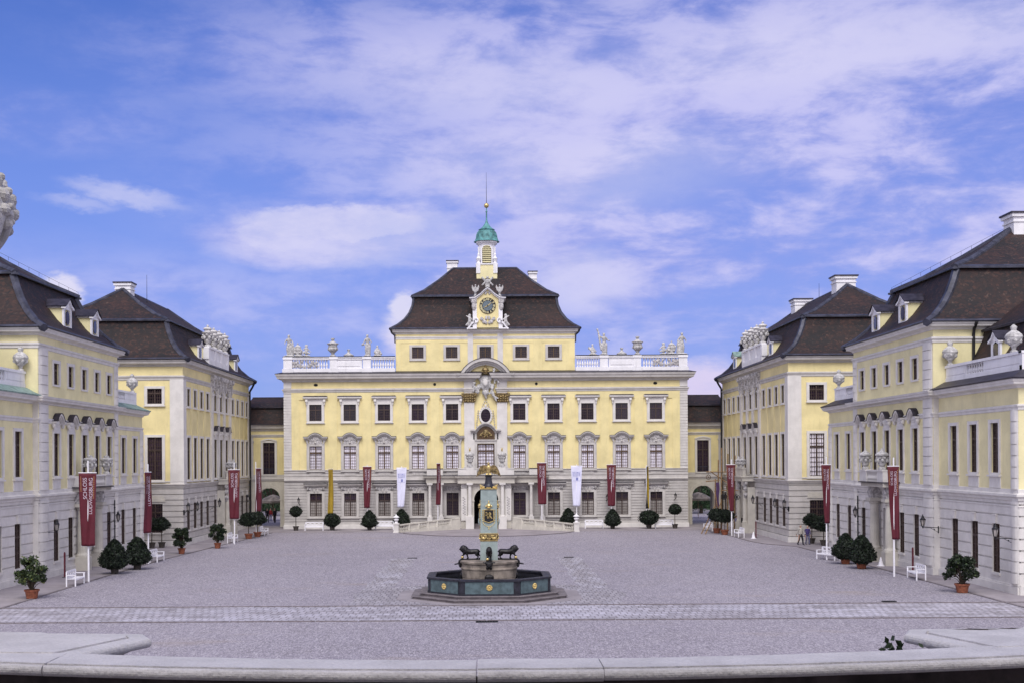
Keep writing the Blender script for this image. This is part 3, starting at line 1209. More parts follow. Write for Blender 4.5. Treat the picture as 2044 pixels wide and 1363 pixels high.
    T.part('tympanum', m, 'yellow')
    # cartouche with crown and cherubs
    bl = [((0, -.35, 15.95), .62, .25, .95), ((0, -.5, 16.0), .42, .25, .62), ((-.55, -.3, 16.5), .28, .2, .4), ((.5, -.3, 16.5), .28, .2, .4),
          ((-.75, -.3, 15.5), .25, .2, .35), ((.75, -.3, 15.6), .25, .2, .3), ((0, -.35, 14.9), .40, .25, .35), ((-1.15, -.3, 15.35), .28, .22, .25),
          ((-1.3, -.3, 15.8), .2, .2, .3), ((-.9, -.3, 14.95), .25, .2, .2)]
    cp = [((.9, -.4, 17.0), (1.25, -.4, 16.4), .22, .18), ((1.25, -.4, 16.4), (1.45, -.5, 15.95), .13, .09), ((1.0, -.4, 16.5), (1.0, -.5, 15.9), .14, .10),
          ((.9, -.4, 17.05), (.45, -.4, 17.1), .10, .07), ((.9, -.4, 17.1), (.95, -.4, 17.35), .1, .1),
          ((-1.2, -.35, 15.5), (-1.35, -.35, 15.05), .16, .12), ((-1.1, -.35, 15.4), (-.7, -.4, 15.0), .13, .09),
          ((.7, -.4, 15.0), (.9, -.45, 14.5), .20, .16), ((.9, -.45, 14.5), (1.35, -.5, 14.25), .13, .08), ((.9, -.45, 14.5), (1.2, -.5, 13.95), .13, .08),
          ((.7, -.4, 15.05), (.45, -.4, 14.75), .10, .08), ((0, -.3, 14.9), (.05, -.25, 14.25), .25, .10)]
    bl += [((.95, -.42, 17.38), .19, .17, .2), ((-1.2, -.4, 15.95), .17, .15, .18), ((.72, -.45, 15.3), .17, .16, .18)]
    T_c = link('cartouche', None)
    bpy.data.objects.remove(T_c)
    me = blob('cartouche', cp, bl, .05, ['statue_stone'])
    c = link('cartouche', me, T.o, (0, 0, 0))
    m = NEW()
    m.lathe([(.42, 0), (.45, .12), (.36, .16), (.42, .40), (.30, .62), (.10, .72), (.06, .80), (.12, .86), (.02, 1.0)], 0, -.45, 10, z0=16.95)
    for k in range(8):
        t = k * pi / 4
        m.ball((.44 * cos(t), -.45 + .44 * sin(t), 17.15), .09, n=6)
    link('crown', m.mesh('crown', ['gold_old'], T.L), c)
    m = MB((0, 0, 0))
    m.ball((0, -.70, 16.0), .24, .06, .36, 10)
    link('shield', m.mesh('shield', ['stone_pale']), c)
    # oval window with wreath frame
    m = NEW()
    n = 20
    for k in range(n):
        t0, t1 = 2 * pi * k / n, 2 * pi * (k + 1) / n
        m.prism([(.54 * cos(t0), 12.38 + .74 * sin(t0)), (.76 * cos(t0), 12.38 + .98 * sin(t0)), (.76 * cos(t1), 12.38 + .98 * sin(t1)), (.54 * cos(t1), 12.38 + .74 * sin(t1))], -.16, 0)
        m.ball((.70 * cos(t0), -.16, 12.38 + .92 * sin(t0)), .08, n=6)
    m.ball((0, -.15, 13.45), .14, .12, .2, 6)
    o = T.part('oval_window', m, 'stone_pale')
    m = NEW()
    m.prism([(.55 * cos(2 * pi * k / 20), 12.38 + .75 * sin(2 * pi * k / 20)) for k in range(20)], -.045, -.03)
    link('pane', m.mesh('pane', ['pane_dark'], T.L), o)
    m = NEW()
    for k in range(4):
        m.box(-.50, .50, -.062, -.048, 11.93 + .27 * k, 11.95 + .27 * k)
    link('frame', m.mesh('frame', ['wood_red'], T.L), o)
    m = NEW()
    for s in (-1, 1):
        for k in range(12):
            t = k / 11
            m.ball((s * (.12 + .75 * t ** .7) if k < 4 else s * (.80 + .30 * (t - .3)), -.12, 13.9 - 2.75 * t), .075, .07, .085, 6)
    T.part('garland', m, 'carving')
    # balcony door
    m = NEW()
    surround(m, .01, .01, .01, sill=False)
    m = MB((0, DF, 6.45))
    w, h = 1.90, 2.85
    surround(m, w, h, .32, d=.16, sill=False)
    m.box(-1.20, 1.20, -.26, 0, h + .32, h + .44)
    m.box(-1.02, -.98, -.2, 0, h + .44, h + .8)
    pts = eyebrow(1.68, 1.12, h + 1.55, .78, 16)
    m.ribbon(pts, .15, -.62, 0)
    m.ribbon([(x * .95, z - .15) for (x, z) in pts], .13, -.46, 0)
    m.ribbon([(x * .90, z - .28) for (x, z) in pts], .13, -.30, 0)
    for s in (-1, 1):
        m.box(min(s * 1.0, s * 1.38), max(s * 1.0, s * 1.38), -.20, 0, h + .44, h + 1.2)
        m.box(min(s * 1.30, s * 1.48), max(s * 1.30, s * 1.48), -.12, 0, 0, h + .3)
    o = T.part('balcony_door', m, 'stone')
    m = MB((0, DF, 6.45))
    m.prism([(-.95, h + .44), (.95, h + .44)] + [(.95 * cos(t), h + 1.18 + .72 * sin(t)) for t in [pi * k / 12 for k in range(13)]], -.22, 0)
    link('lunette', m.mesh('lunette', ['wood_brown'], T.L), o)
    m = MB((0, DF, 6.45))
    relief(m, 0, h + 1.05, 1.3, .7, -.26, 12, 16, 0, .11)
    m.ball((0, -.28, h + 1.15), .34, .12, .40, 10)
    link('gilt_relief', m.mesh('gilt_relief', ['gold_old'], T.L), o)
    fm = muntins(w, h, 6, 8, h * .70, 'wood_brown', bar=.035, fr=.13)
    link('frame', fm[1], o, (0, 0, 6.45))
    pm = pane(w, h, 'pane_blind')
    link('pane', pm[1], o, (0, 0, 6.45))

    # ---- portico and balcony
    m = NEW()
    m.box(-6.55, -3.1, -1.25, 0, 5.0, 5.45)
    m.box(3.1, 6.55, -1.25, 0, 5.0, 5.45)
    m.box(-3.1, 3.1, -2.0, 0, 4.95, 5.45)
    path = [(-6.55, 0), (-6.55, -1.25), (-3.1, -1.25), (-3.1, -2.0), (3.1, -2.0), (3.1, -1.25), (6.55, -1.25), (6.55, 0)]
    cornice(m, path, 5.45, .34, .34)
    m.slab([(-6.6, 0), (-6.6, -1.3), (-3.15, -1.3), (-3.15, -2.05), (3.15, -2.05), (3.15, -1.3), (6.6, -1.3), (6.6, 0)], 5.60, 5.785)
    # portal body with arch
    for s in (-1, 1):
        a, b = sorted((s * 1.33, s * 2.75))
        m.box(a, b, -1.5, .4, 0, 4.95)
    arc = [(1.33 * cos(t), 3.12 + 1.33 * sin(t)) for t in [pi * k / 16 for k in range(17)]]
    for k in range(16):
        (xa, za), (xb, zb) = arc[k], arc[k + 1]
        m.prism([(xa, za), (xa, 4.95), (xb, 4.95), (xb, zb)], -1.5, .4)
    m.arc_band(0, 3.12, 1.33, 1.55, 0, pi, -1.56, -1.5, 18)
    for s in (-1, 1):
        a, b = sorted((s * 1.28, s * 1.62))
        m.box(a, b, -1.58, -1.5, 2.98, 3.12)
    T.part('portico', m, 'stone_warm')
    m = NEW()
    m.slab([(-6.92, 0), (-6.92, -1.62), (-3.5, -1.62), (-3.5, -2.37), (3.5, -2.37), (3.5, -1.62), (6.92, -1.62), (6.92, 0)], 5.79, 5.85)
    T.part('balcony_deck', m, 'eave_metal')
    for s in (-1, 1):
        for (x, r) in ((6.15, .17), (4.93, .17), (1.78, .23)):
            y = -1.05 if x > 3 else -1.78
            m = NEW()
            z0 = 1.3
            m.lathe([(r * 1.35, 0), (r * 1.35, .10), (r * 1.1, .16), (r, .22), (r * .97, 1.6), (r * .84, 3.30), (r * 1.05, 3.34), (r * 1.05, 3.40), (r * 1.3, 3.52)], s * x, y, 14, z0=z0)
            m.box(s * x - r * 1.45, s * x + r * 1.45, y - r * 1.45, y + r * 1.45, z0 + 3.5, z0 + 3.72)
            m.box(s * x - r * 1.6, s * x + r * 1.6, y - r * 1.6, y + r * 1.6, 0, z0)
            if x < 3:
                m.box(s * x - .44, s * x + .44, y - .44, y + .5, 0, 1.35)
            else:
                m.box(s * x - .30, s * x + .30, y - .25, y + .3, 3.5 + z0, 5.02)
            T.part('column', m, 'stone_pale')
        m = NEW()       # carved panel pilaster
        a, b = sorted((s * 2.08, s * 2.72))
        m.box(a, b, -1.62, -1.5, .9, 4.9, 0)
        for k in range(14):
            m.ball(((a + b) / 2 + .08 * (-1) ** k, -1.63, 1.6 + .14 * k), .09, .05, .09, 6, 1)
        relief(m, (a + b) / 2, 4.5, .5, .35, -1.63, 3, 6, 1, .09)
        T.part('carved_pilaster', m, ['stone_pale', 'carving'])
    # balcony parapet
    m = NEW()
    for s in (-1, 1):
        a, b = sorted((s * 4.72, s * 6.45))
        m.box(a, b, -1.45, -1.15, 5.85, 6.52)
        m.box(a - .03, b + .03, -1.50, -1.10, 6.52, 6.60, 1)
        a, b = sorted((s * 1.0, s * 3.05))
        m.box(a, b, -2.1, -1.75, 5.85, 6.52)
        m.box(a - .03, b + .03, -2.15, -1.70, 6.52, 6.60)
        m.box(s * 1.72 - .42, s * 1.72 + .42, -2.2, -1.65, 5.85, 6.70)
        m.box(min(s * 3.05, s * 2.85), max(s * 3.05, s * 2.85), -1.75, 0, 5.85, 6.55)
    m.box(-1.0, 1.0, -2.04, -1.82, 6.50, 6.58)
    o = T.part('parapet', m, ['stone_pale', 'eave_metal'])
    pb = proto_baluster(.65, 1.0, 'stone_pale')
    for k in range(8):
        T.tree(pb, fr, -.85 + 1.7 * k / 7, -1.93, 5.85, parent=o)
    # dark passage and steps
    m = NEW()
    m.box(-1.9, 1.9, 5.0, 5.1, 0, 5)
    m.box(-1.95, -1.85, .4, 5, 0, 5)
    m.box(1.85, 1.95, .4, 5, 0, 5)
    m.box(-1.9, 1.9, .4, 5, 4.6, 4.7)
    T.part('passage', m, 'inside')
    m = NEW()
    for k in range(3):
        m.box(-1.33, 1.33, -1.3 + .35 * k, 1.0, .15 * k, .15 * k + .15)
    T.part('doorstep', m, 'step_stone')

    # ---- attic storey
    y0 = .5
    A = 9.9
    m = NEW()
    hs = [(x - .635, x + .635, 18.73, 19.97) for x in (-7.47, -3.72, 0, 3.95, 7.55)]
    m.wall(-A, A, 17.3, 21.4, hs, y=y0)
    for (a, b) in zip((-7.47, -3.72, 0, 3.95), (-3.72, 0, 3.95, 7.55)):
        c = (a + b) / 2
        if abs(c) > 3:
            m.box(c - .52, c + .52, y0 - .035, y0, 17.35, 20.4)
    m.box(-A, -A + .6, y0 - .035, y0, 17.35, 20.4)
    m.box(A - .6, A, y0 - .035, y0, 17.35, 20.4)
    m.box(-A, A, y0 - .035, y0, 20.40, 20.6)
    m.frame((-A, 0, 0), radians(-90))
    m.wall(-(DF + 13.5), -(DF + y0), 17.3, 21.4)
    m.frame((A, 0, 0), radians(90))
    m.wall(DF + y0, DF + 13.5, 17.3, 21.4)
    m.frame((0, DF + 13.5, 0), pi)
    m.wall(-A, A, 17.3, 21.4)
    T.part('attic_storey', m, 'yellow')
    m = NEW()
    string(m, [(-A, 5), (-A, y0), (A, y0), (A, 5)], 20.78, .30, .08)
    cornice(m, [(-A, 13.5), (-A, y0), (A, y0), (A, 13.5)], 21.35, .55, .42)
    for s in (-1, 1):
        a, b = sorted((s * 1.35 + (.0), s * 1.95))
        m.box(a, b, y0 - .07, y0, 17.3, 21.4)
    T.part('attic_cornice', m, 'stone_pale')
    pa = proto_attic()
    for x in (-7.47, -3.72, 0, 3.95, 7.55):
        T.tree(pa, fr, x, y0, 18.73)
    # mansard roof
    m = NEW()
    rect = [(-A, y0), (A, y0), (A, 13.0), (-A, 13.0)]
    prof = [(.60, 21.93), (-.2, 22.45), (-.9, 23.1), (-1.45, 23.9), (-1.8, 24.8), (-1.92, 25.65), (-1.92, 25.75)]
    m.molding(rect, prof, True)
    prof2 = [(-1.72, 25.72), (-1.72, 25.84), (-3.0, 26.6), (-4.6, 27.95), (-6.24, 29.55)]
    m.molding(rect, prof2, True)
    o = T.part('mansard_roof', m, 'tiles')
    m = NEW()
    m.molding(rect, [(.62, 21.88), (.66, 21.95), (.45, 22.08), (.35, 21.95)], True)
    m.molding(rect, [(-1.62, 25.70), (-1.62, 25.83), (-1.95, 25.98), (-2.0, 25.7)], True)
    for pr in (prof, prof2):
        for s in (-1, 1):
            for q in (0, 1):
                pts = [(s * (A + oo), (y0 - oo) if q == 0 else (13.0 + oo), z - .05) for (oo, z) in pr]
                m.path(pts, .17, 6)
    m.path([(-3.7, 6.75, 29.55), (3.7, 6.75, 29.55)], .14, 6)
    link('lead_flashing', m.mesh('lead_flashing', ['lead'], T.L), o)
    # brackets at the eave ends
    m = NEW()
    for s in (-1, 1):
        m = NEW()
        m.path([(s * 10.5, .1, 21.95), (s * 10.35, .2, 21.5), (s * 10.0, .3, 21.2), (s * 9.97, .38, 20.4)], .07, 6)
        T.part('downpipe', m, 'iron')
    # chimneys
    for (xp, w_, yt, yb, d) in ((903, 24, 521.5, 562, 147.0), (1063, 19, 542.5, 575, 147.5)):
        X, Zt = PXZ(xp, yt, d)
        _, Zb = PXZ(xp, yb, d)
        hw = w_ * d / FPX / 2
        m = MB((X, d, 0))
        m.box(-hw * .85, hw * .85, -.5, .5, Zb - 2, Zt - .3)
        m.box(-hw * .93, hw * .93, -.56, .56, Zt - .95, Zt - .82)
        m.box(-hw, hw, -.62, .62, Zt - .3, Zt - .1)
        m.box(-hw * 1.05, hw * 1.05, -.66, .66, Zt - .1, Zt, 1)
        link('chimney', m.mesh('chimney', ['white_render', 'eave_metal'], T.L), o)
    return T


PAL = build_palace()


def build_turret(T):
    """bell turret on the ridge; a part of the palace"""
    d = 144.5
    X, _ = PXZ(971.5, 500, d)
    s = d / FPX

    def Z(y):
        return H + (917 - y) * s
    m = MB((X, d, 0))
    zb, zl, zt = Z(549), Z(532), Z(484)
    m.box(-1.18, 1.18, -1.18, 1.18, zb - 1.5, zl, 0)
    for q in (-1, 1):
        m.box(q * .98 - .24, q * .98 + .24, -1.26, -1.18, zb, zl, 1)
    m.box(-1.26, 1.26, -1.26, 1.26, zl, zl + .12, 1)
    # octagonal-looking shaft: square with chamfers
    c = [(-.92, -.5), (-.5, -.92), (.5, -.92), (.92, -.5), (.92, .5), (.5, .92), (-.5, .92), (-.92, .5)]
    m.slab(c, zl + .12, zt - .35, 1)
    m.slab([(x * 1.12, y * 1.12) for (x, y) in c], zt - .35, zt - .2, 1)
    m.slab([(x * 1.28, y * 1.28) for (x, y) in c], zt - .2, zt + .02, 1)
    m.arc_band(0, zt - 1.05, .54, .66, 0, pi, -.98, -.92, 10, 1)
    for q in (-1, 1):
        m.box(q * .60 - .06, q * .60 + .06, -.98, -.92, zl + .2, zt - 1.05, 1)
        for w_ in (-1, 1):
            m.lathe([(.20, 0), (.24, .10), (.14, .25), (.22, .45), (.30, .62), (.16, .75), (.10, .95), (.15, 1.05), (.06, 1.25), (.08, 1.9)], q * .95, w_ * .95, 8, 1, zl + .12)
    t = T.part('bell_turret', m, ['yellow_pale', 'white_render'])
    m = MB((X, d, 0))
    m.box(-.52, .52, -.93, -.925, zl + .2, zt - 1.05, 1)
    m.prism([(.52 * cos(pi * k / 10), zt - 1.05 + .52 * sin(pi * k / 10)) for k in range(11)], -.93, -.925, 1)
    k = 0
    z = zl + .3
    while z < zt - .65:
        hw = .5 if z < zt - 1.05 else sqrt(max(0.01, .5 ** 2 - (z - zt + 1.05) ** 2))
        m.box(-hw, hw, -1.0, -.93, z, z + .11, 0)
        z += .225
    link('louvre', m.mesh('louvre', ['yellow_pale', 'inside'], T.L), t)
    m = MB((X, d, 0))
    R = 1.49
    zz = lambda y: Z(y) - zt
    m.lathe([(R * 1.0, 0.0), (R * 1.0, .06), (R * .88, .22), (R * .82, .45), (R * .79, .8), (R * .70, 1.15), (R * .58, 1.32), (R * .62, 1.36), (R * .64, 1.42), (R * .48, 1.55),
             (R * .30, 1.80), (R * .14, 2.15), (.09, 2.5), (.075, 3.2), (.05, zz(416))], 0, 0, 16, 0, zt)
    m.ball((0, 0, Z(417) - .35), .12, n=8)
    for k in range(16):
        t0 = 2 * pi * k / 16
        pts = [(R * q * cos(t0), R * q * sin(t0), zt + h_) for (q, h_) in ((.89, .22), (.83, .45), (.80, .8), (.71, 1.15), (.59, 1.32))]
        m.path(pts, .022, 4)
    link('dome', m.mesh('dome', ['copper'], T.L), t)
    m = MB((X, d, 0))
    m.ball((0, 0, Z(411)), .29, n=14)
    link('gilt_ball', m.mesh('gilt_ball', ['gold'], T.L, True), t)
    m = MB((X, d, 0))
    m.tube((0, 0, Z(408)), (0, 0, Z(345)), .035, .012, 5)
    link('lightning_rod', m.mesh('lightning_rod', ['iron'], T.L), t)


build_turret(PAL)


def build_clock_gable(T):
    d = DF - .1
    s = d / FPX
    x0, _ = PXZ(973.3, 611, d)

    def Z(y):
        return H + (917 - y) * s
    m = MB((x0, d, 0))
    zb, zp = Z(657), Z(594)
    m.box(-1.45, 1.45, 0, 3.0, zb, zp, 0)
    m.prism([(-1.45, zp), (1.45, zp), (.9, zp + .35), (.35, zp + .75), (0, zp + .95), (-.35, zp + .75), (-.9, zp + .35)], 0, 3.0, 0)
    g_ = T.part('clock_gable', m, ['yellow'])
    m = MB((x0, d, 0))
    for q in (-1, 1):
        m.box(q * 1.42 - .22, q * 1.42 + .22, -.12, .3, zb, zp - .05)
        m.ball((q * 1.50, -.15, zp - .45), .34, .2, .36, 8, 1)
        m.ball((q * 1.50, -.15, zp - 1.0), .26, .2, .45, 8, 1)
        # volutes at the foot
        m.arc_band(q * 1.30, zb + .95, .16, .30, 0, 2 * pi, -.25, .1, 12)
        pts = [(q * 1.40, zb + 1.0), (q * 1.75, zb + .72), (q * 2.0, zb + .35), (q * 2.25, zb + .12)]
        for (p, r) in zip(pts[:-1], pts[1:]):
            lo, hi = (p, r) if q > 0 else (r, p)
            m.prism([(lo[0], lo[1] - .22), (hi[0], hi[1] - .22), hi, lo], -.25, .1)
        m.prism([(q * 1.2, zb), (q * 2.3, zb), (q * 2.3, zb + .14), (q * 1.2, zb + .14)][::q], -.22, .1)
    pts = [(-2.0, zp - .02), (-1.35, zp + .05), (-.8, zp + .42), (-.35, zp + .85), (0, zp + 1.1), (.35, zp + .85), (.8, zp + .42), (1.35, zp + .05), (2.0, zp - .02)]
    m.ribbon(pts, .12, -.38, 3.0)
    m.ribbon([(x * .93, z - .12) for (x, z) in pts], .12, -.22, 3.0)
    relief(m, 0, zb + 1.0, 1.4, .8, -.1, 21, 16, 1, .13)
    relief(m, 0, zp + .45, .6, .3, -.05, 22, 5, 1, .10)
    link('gable_trim', m.mesh('gable_trim', ['white_render', 'carving'], T.L), g_)
    m = MB((x0, d, 0))
    m.ribbon([(x * 1.02, z + .05) for (x, z) in pts], .045, -.42, 3.05)
    link('gable_cover', m.mesh('gable_cover', ['lead'], T.L), g_)
    # crown and eagles of the gable
    m = MB((x0, d, 0))
    m.ball((0, .2, zp + 1.75), .28, .25, .30, 8)
    m.ball((0, .2, zp + 2.2), .16, n=8)
    for q in (-1, 1):
        m.tube((q * .1, .2, zp + 1.7), (q * .62, .2, zp + 2.25), .14, .10, 6)
        m.tube((q * .1, .2, zp + 1.8), (q * .62, .2, zp + 1.35), .14, .08, 6)
    m.box(-.24, .24, 0, .4, zp + 1.08, zp + 1.5)
    link('crowned_crest', m.mesh('crowned_crest', ['statue_stone'], T.L), g_)
    for q in (-1, 1):
        m = MB((x0 + q * 1.33, d, zp + .12))
        m.lathe([(.22, 0), (.22, .12), (.10, .2), (.12, .35), (.20, .5), (.16, .95), (.02, 1.15)], 0, .15, 8)
        for r in (-1, 1):
            m.prism([(r * .08, .55), (r * .30, .62), (r * .42, 1.0), (r * .36, 1.28), (r * .20, 1.0), (r * .10, .9)][::r], .08, .24)
        m.ball((0, .1, 1.22), .10, n=7)
        link('stone_eagle', m.mesh('stone_eagle', ['statue_stone'], T.L), g_)
        me = blob('cherub', [((0, 0, .55), (0, 0, 1.0), .20, .17), ((-q * .1, 0, .5), (-q * .45, -.1, .35), .13, .09), ((q * .1, 0, .5), (q * .4, -.1, .2), .13, .09),
                             ((0, 0, 1.0), (q * .35, -.1, 1.2), .09, .07), ((0, 0, 1.0), (-q * .3, -.1, .8), .09, .07)], [((0, 0, 1.28), .17, .16, .18), ((.0, .1, .25), .4, .2, .25)], .05, ['statue_stone'])
        link('cherub', me, g_, (x0 + q * 1.98, d - .05 - DF, zb + .22))
    # clock dial
    cz = Z(611)
    R = .86
    m = MB((x0, d, cz))
    n = 28
    m.prism([(R * 1.06 * cos(2 * pi * k / n), R * 1.06 * sin(2 * pi * k / n)) for k in range(n)], -.05, 0, 0)
    m.prism([(R * cos(2 * pi * k / n), R * sin(2 * pi * k / n)) for k in range(n)], -.07, -.05, 1)
    m.prism([(R * .64 * cos(2 * pi * k / n), R * .64 * sin(2 * pi * k / n)) for k in range(n)], -.08, -.07, 2)
    dial = link('clock_dial', m.mesh('clock_dial', ['gold_old', 'iron', 'clock_blue'], T.L), g_)
    for k, t in enumerate(['XII', 'I', 'II', 'III', 'IIII', 'V', 'VI', 'VII', 'VIII', 'IX', 'X', 'XI']):
        tm = text_mesh(t, .32, 'yellow_pale', bold=.008)
        a = -2 * pi * k / 12
        o = link('numeral', tm, dial)
        o.matrix_local = Matrix.Translation((x0 + R * .82 * sin(-a), d - .076 - DF, cz + R * .82 * cos(a))) @ Matrix.Rotation(radians(90), 4, 'X') @ Matrix.Rotation(a, 4, 'Z')
    for (ang, ln, w_) in ((radians(242), .66, .05), (radians(52), .72, .06)):
        m = MB((x0, d, cz))
        dx, dz = sin(ang), cos(ang)
        m.prism([(-dz * w_, dx * w_), (dx * ln, dz * ln), (dz * w_, -dx * w_), (-dx * .12, -dz * .12)], -.13, -.10)
        link('hand', m.mesh('hand', ['gold'], T.L), dial)


build_clock_gable(PAL)


# ---- roof balustrades of the palace (each a thing of its own)
def roof_balustrade(k):
    side = 'left' if k < 0 else 'right'
    T = Thing('roof_balustrade', 'white balustrade carrying statues on the %s half of the main roof' % side, 'balustrade', (k * 16, DF, 17.3), 'balustrades on the main palace roof')

    def X(px):
        return (970.8 - px) * SF * 1.0
    y = -.05
    z0, z1, z2 = 17.16, 17.66, 18.62
    m = MB((0, DF, 0))

    def bx(a, b, *r):
        a, b = sorted((k * a, k * b))
        m.box(a, b, *r)
    bx(9.95, 22.2, y + .02, y + .48, z0, z1)
    bx(9.95, 22.25, y - .0, y + .50, z2, z2 + .16)
    bx(9.95, 22.30, y - .06, y + .56, z2 + .16, z2 + .26)
    bx(13.6, 17.1, y + .08, y + .40, z1, z2)
    bx(13.8, 16.9, y + .04, y + .08, z1 + .25, z2 - .2)
    for (a, b) in ((12.62, 13.5), (16.3 + .0, 17.15), (21.3, 22.25)):
        bx(a, b, y - .02, y + .52, z1, z2 + .02)
        bx(a - .12, b + .12, y - .10, y + .60, z0, z1 - .03)
        bx(a - .06, b + .06, y - .10, y + .60, z2 + .04, z2 + .30)
    T.part('railing', m, ['white_render'])
    # metal cover of the rail
    m = MB((0, DF, 0))
    bx(9.95, 22.36, y - .10, y + .60, z2 + .31, z2 + .36)
    T.part('rail_cover', m, 'lead')
    pb = proto_baluster(z2 - z1, 1.05)
    fr = MB((0, DF, 0))
    for (a, b, n) in ((10.05, 12.5, 9), (17.35, 21.15, 13)):
        for i in range(n):
            T.tree(pb, fr, k * (a + (b - a) * (i + .5) / n), y + .25, z1)
    # carved foliage panel at the corner end
    m = MB((0, DF, 0))
    relief(m, k * 19.9, 18.1, 2.6, .8, y + .1, 31, 22, 0, .15)
    T.part('carved_trophy', m, 'carving')
    return T


roof_balustrade(-1)
roof_balustrade(1)


# ------------------------------------------------------------------ link wings with the archways
def build_link(k):
    side = 'left' if k < 0 else 'right'
    D = 142.9
    T = Thing('gatehouse', 'narrow yellow gatehouse with an arched passage, %s of the main block' % side, 'gatehouse', (k * 24.6, D, 0), 'gatehouses either side of the main block')
    fr = MB((0, D, 0))
    xa, xb = 22.0, 27.4
    cx = 24.75
    lo, hi = sorted((k * xa, k * xb))
    m = MB((0, D, 0))
    C = k * cx
    m.wall(lo, hi, 0, 5.4, [(C - 1.25, C + 1.25, 0, 4.45)], reveal=1.2)
    arc = [(C + 1.25 * cos(t), 3.2 + 1.25 * sin(t)) for t in [pi * i / 14 for i in range(15)]]
    for i in range(14):
        (a, za), (b, zb) = arc[i], arc[i + 1]
        m.prism([(a, za), (a, 4.46), (b, 4.46), (b, zb)], .001, 1.2)
    m.arc_band(C, 3.2, 1.25, 1.55, 0, pi, -.08, 0, 16)
    for s in (-1, 1):
        m.box(min(C + s * 1.25, C + s * 1.55), max(C + s * 1.25, C + s * 1.55), -.08, 0, 0, 3.2)
        m.box(min(C + s * 1.2, C + s * 1.6), max(C + s * 1.2, C + s * 1.6), -.12, -.08, 3.05, 3.2)
    m.prism([(C - .15, 4.4), (C + .15, 4.4), (C + .22, 4.95), (C - .22, 4.95)], -.14, 0)
    T.part('archway', m, 'stone_warm')
    m = MB((0, D, 0))
    m.wall(lo, hi, 5.4, 10.9, [(C - .66, C + .66, 6.0, 9.6)])
    m.box(C - 1.5, C - 1.40, -.03, 0, 6.3, 10.2)
    m.box(C + 1.40, C + 1.5, -.03, 0, 6.3, 10.2)
    T.part('plaster_wall', m, 'yellow')
    m = MB((0, D, 0))
    string(m, [(lo, 0), (hi, 0)], 5.2, .3, .15)
    string(m, [(lo, 0), (hi, 0)], 10.2, .3, .12)
    cornice(m, [(lo, 0), (hi, 0)], 10.9, .75, .45)
    for s in (-1, 1):
        c = C + s * 2.05
        m.box(c - .28, c + .28, -.12, 0, 5.5, 10.2)
        m.box(c - .36, c + .36, -.16, 0, 9.6, 9.8)
    m.box(lo, hi, -.02, 0, 5.5, 5.95)
    T.part('stone_trim', m, 'stone')
    # rear body and roof
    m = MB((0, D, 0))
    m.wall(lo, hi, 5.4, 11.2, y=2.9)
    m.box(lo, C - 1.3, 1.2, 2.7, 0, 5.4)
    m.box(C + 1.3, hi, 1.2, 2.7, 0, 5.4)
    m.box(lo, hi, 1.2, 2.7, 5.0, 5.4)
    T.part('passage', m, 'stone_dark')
    m = MB((0, D, 0))
    pr = [(-.55, 11.65), (.1, 12.2), (.5, 12.9), (.72, 13.55), (.60, 13.6), (.6, 13.72), (2.2, 14.3), (4.5, 14.95)]
    for (p, q) in zip(pr[:-1], pr[1:]):
        m.face([(lo, p[0], p[1]), (hi, p[0], p[1]), (hi, q[0], q[1]), (lo, q[0], q[1])])
    m.face([(lo, 4.5, 14.95), (hi, 4.5, 14.95), (hi, 9.5, 12), (lo, 9.5, 12)])
    o = T.part('roof', m, 'tiles')
    m = MB((0, D, 0))
    m.box(lo, hi, -.60, -.45, 11.62, 11.72)
    m.box(lo, hi, 4.4, 4.6, 14.9, 15.02)
    m.box(lo, hi, .5, .62, 13.58, 13.72)
    link('flashing', m.mesh('flashing', ['eave_metal'], T.L), o)
    # window
    s_ = MB()
    surround(s_, 1.32, 3.6, .22, d=.10, sill=False)
    s_.ribbon([(-.9, 3.86), (-.4, 4.02), (0, 4.08), (.4, 4.02), (.9, 3.86)], .16, -.18, 0)
    rail = MB()
    for i in range(9):
        rail.box(-.60 + .15 * i - .012, -.60 + .15 * i + .012, .02, .05, 0, .62)
    rail.box(-.66, .66, .015, .055, .60, .65)
    T.tree(('window', s_.mesh('window', ['stone_pale']), [muntins(1.32, 3.6, 4, 9, 2.55, 'wood_red'), pane(1.32, 3.6, 'pane_dark'), ('railing', rail.mesh('railing', ['lead']), [])]), fr, C, 0, 6.0)
    return T


build_link(-1)
build_link(1)


# ------------------------------------------------------------------ helpers for the side wings
def wframe(k, X):
    return ((k * X, 0, 0), radians(90) if k < 0 else radians(-90))


def uD(k, D):
    return D if k < 0 else -D


def hD(k, a, b):
    return tuple(sorted((uD(k, a), uD(k, b))))


def wpath(k, pts):
    """pts as (distance from axis, D) for the left wing; mirrored and reversed on the right"""
    q = [(k * x, y) for (x, y) in pts]
    return q if k < 0 else q[::-1]


def rect(k, x0, x1, d0, d1):
    a, b = sorted((k * x0, k * x1))
    return [(a, d0), (b, d0), (b, d1), (a, d1)]


def hips(m, k, x0, x1, d0, d1, prof, r=.24, inner_only=True):
    for (X, sx) in ((x0, 1), (x1, -1)):
        for (D, sd) in ((d0, 1), (d1, -1)):
            pts = [(k * (X - sx * o), D - sd * o, z - .10) for (o, z) in prof]
            m.path(pts, r, 6)


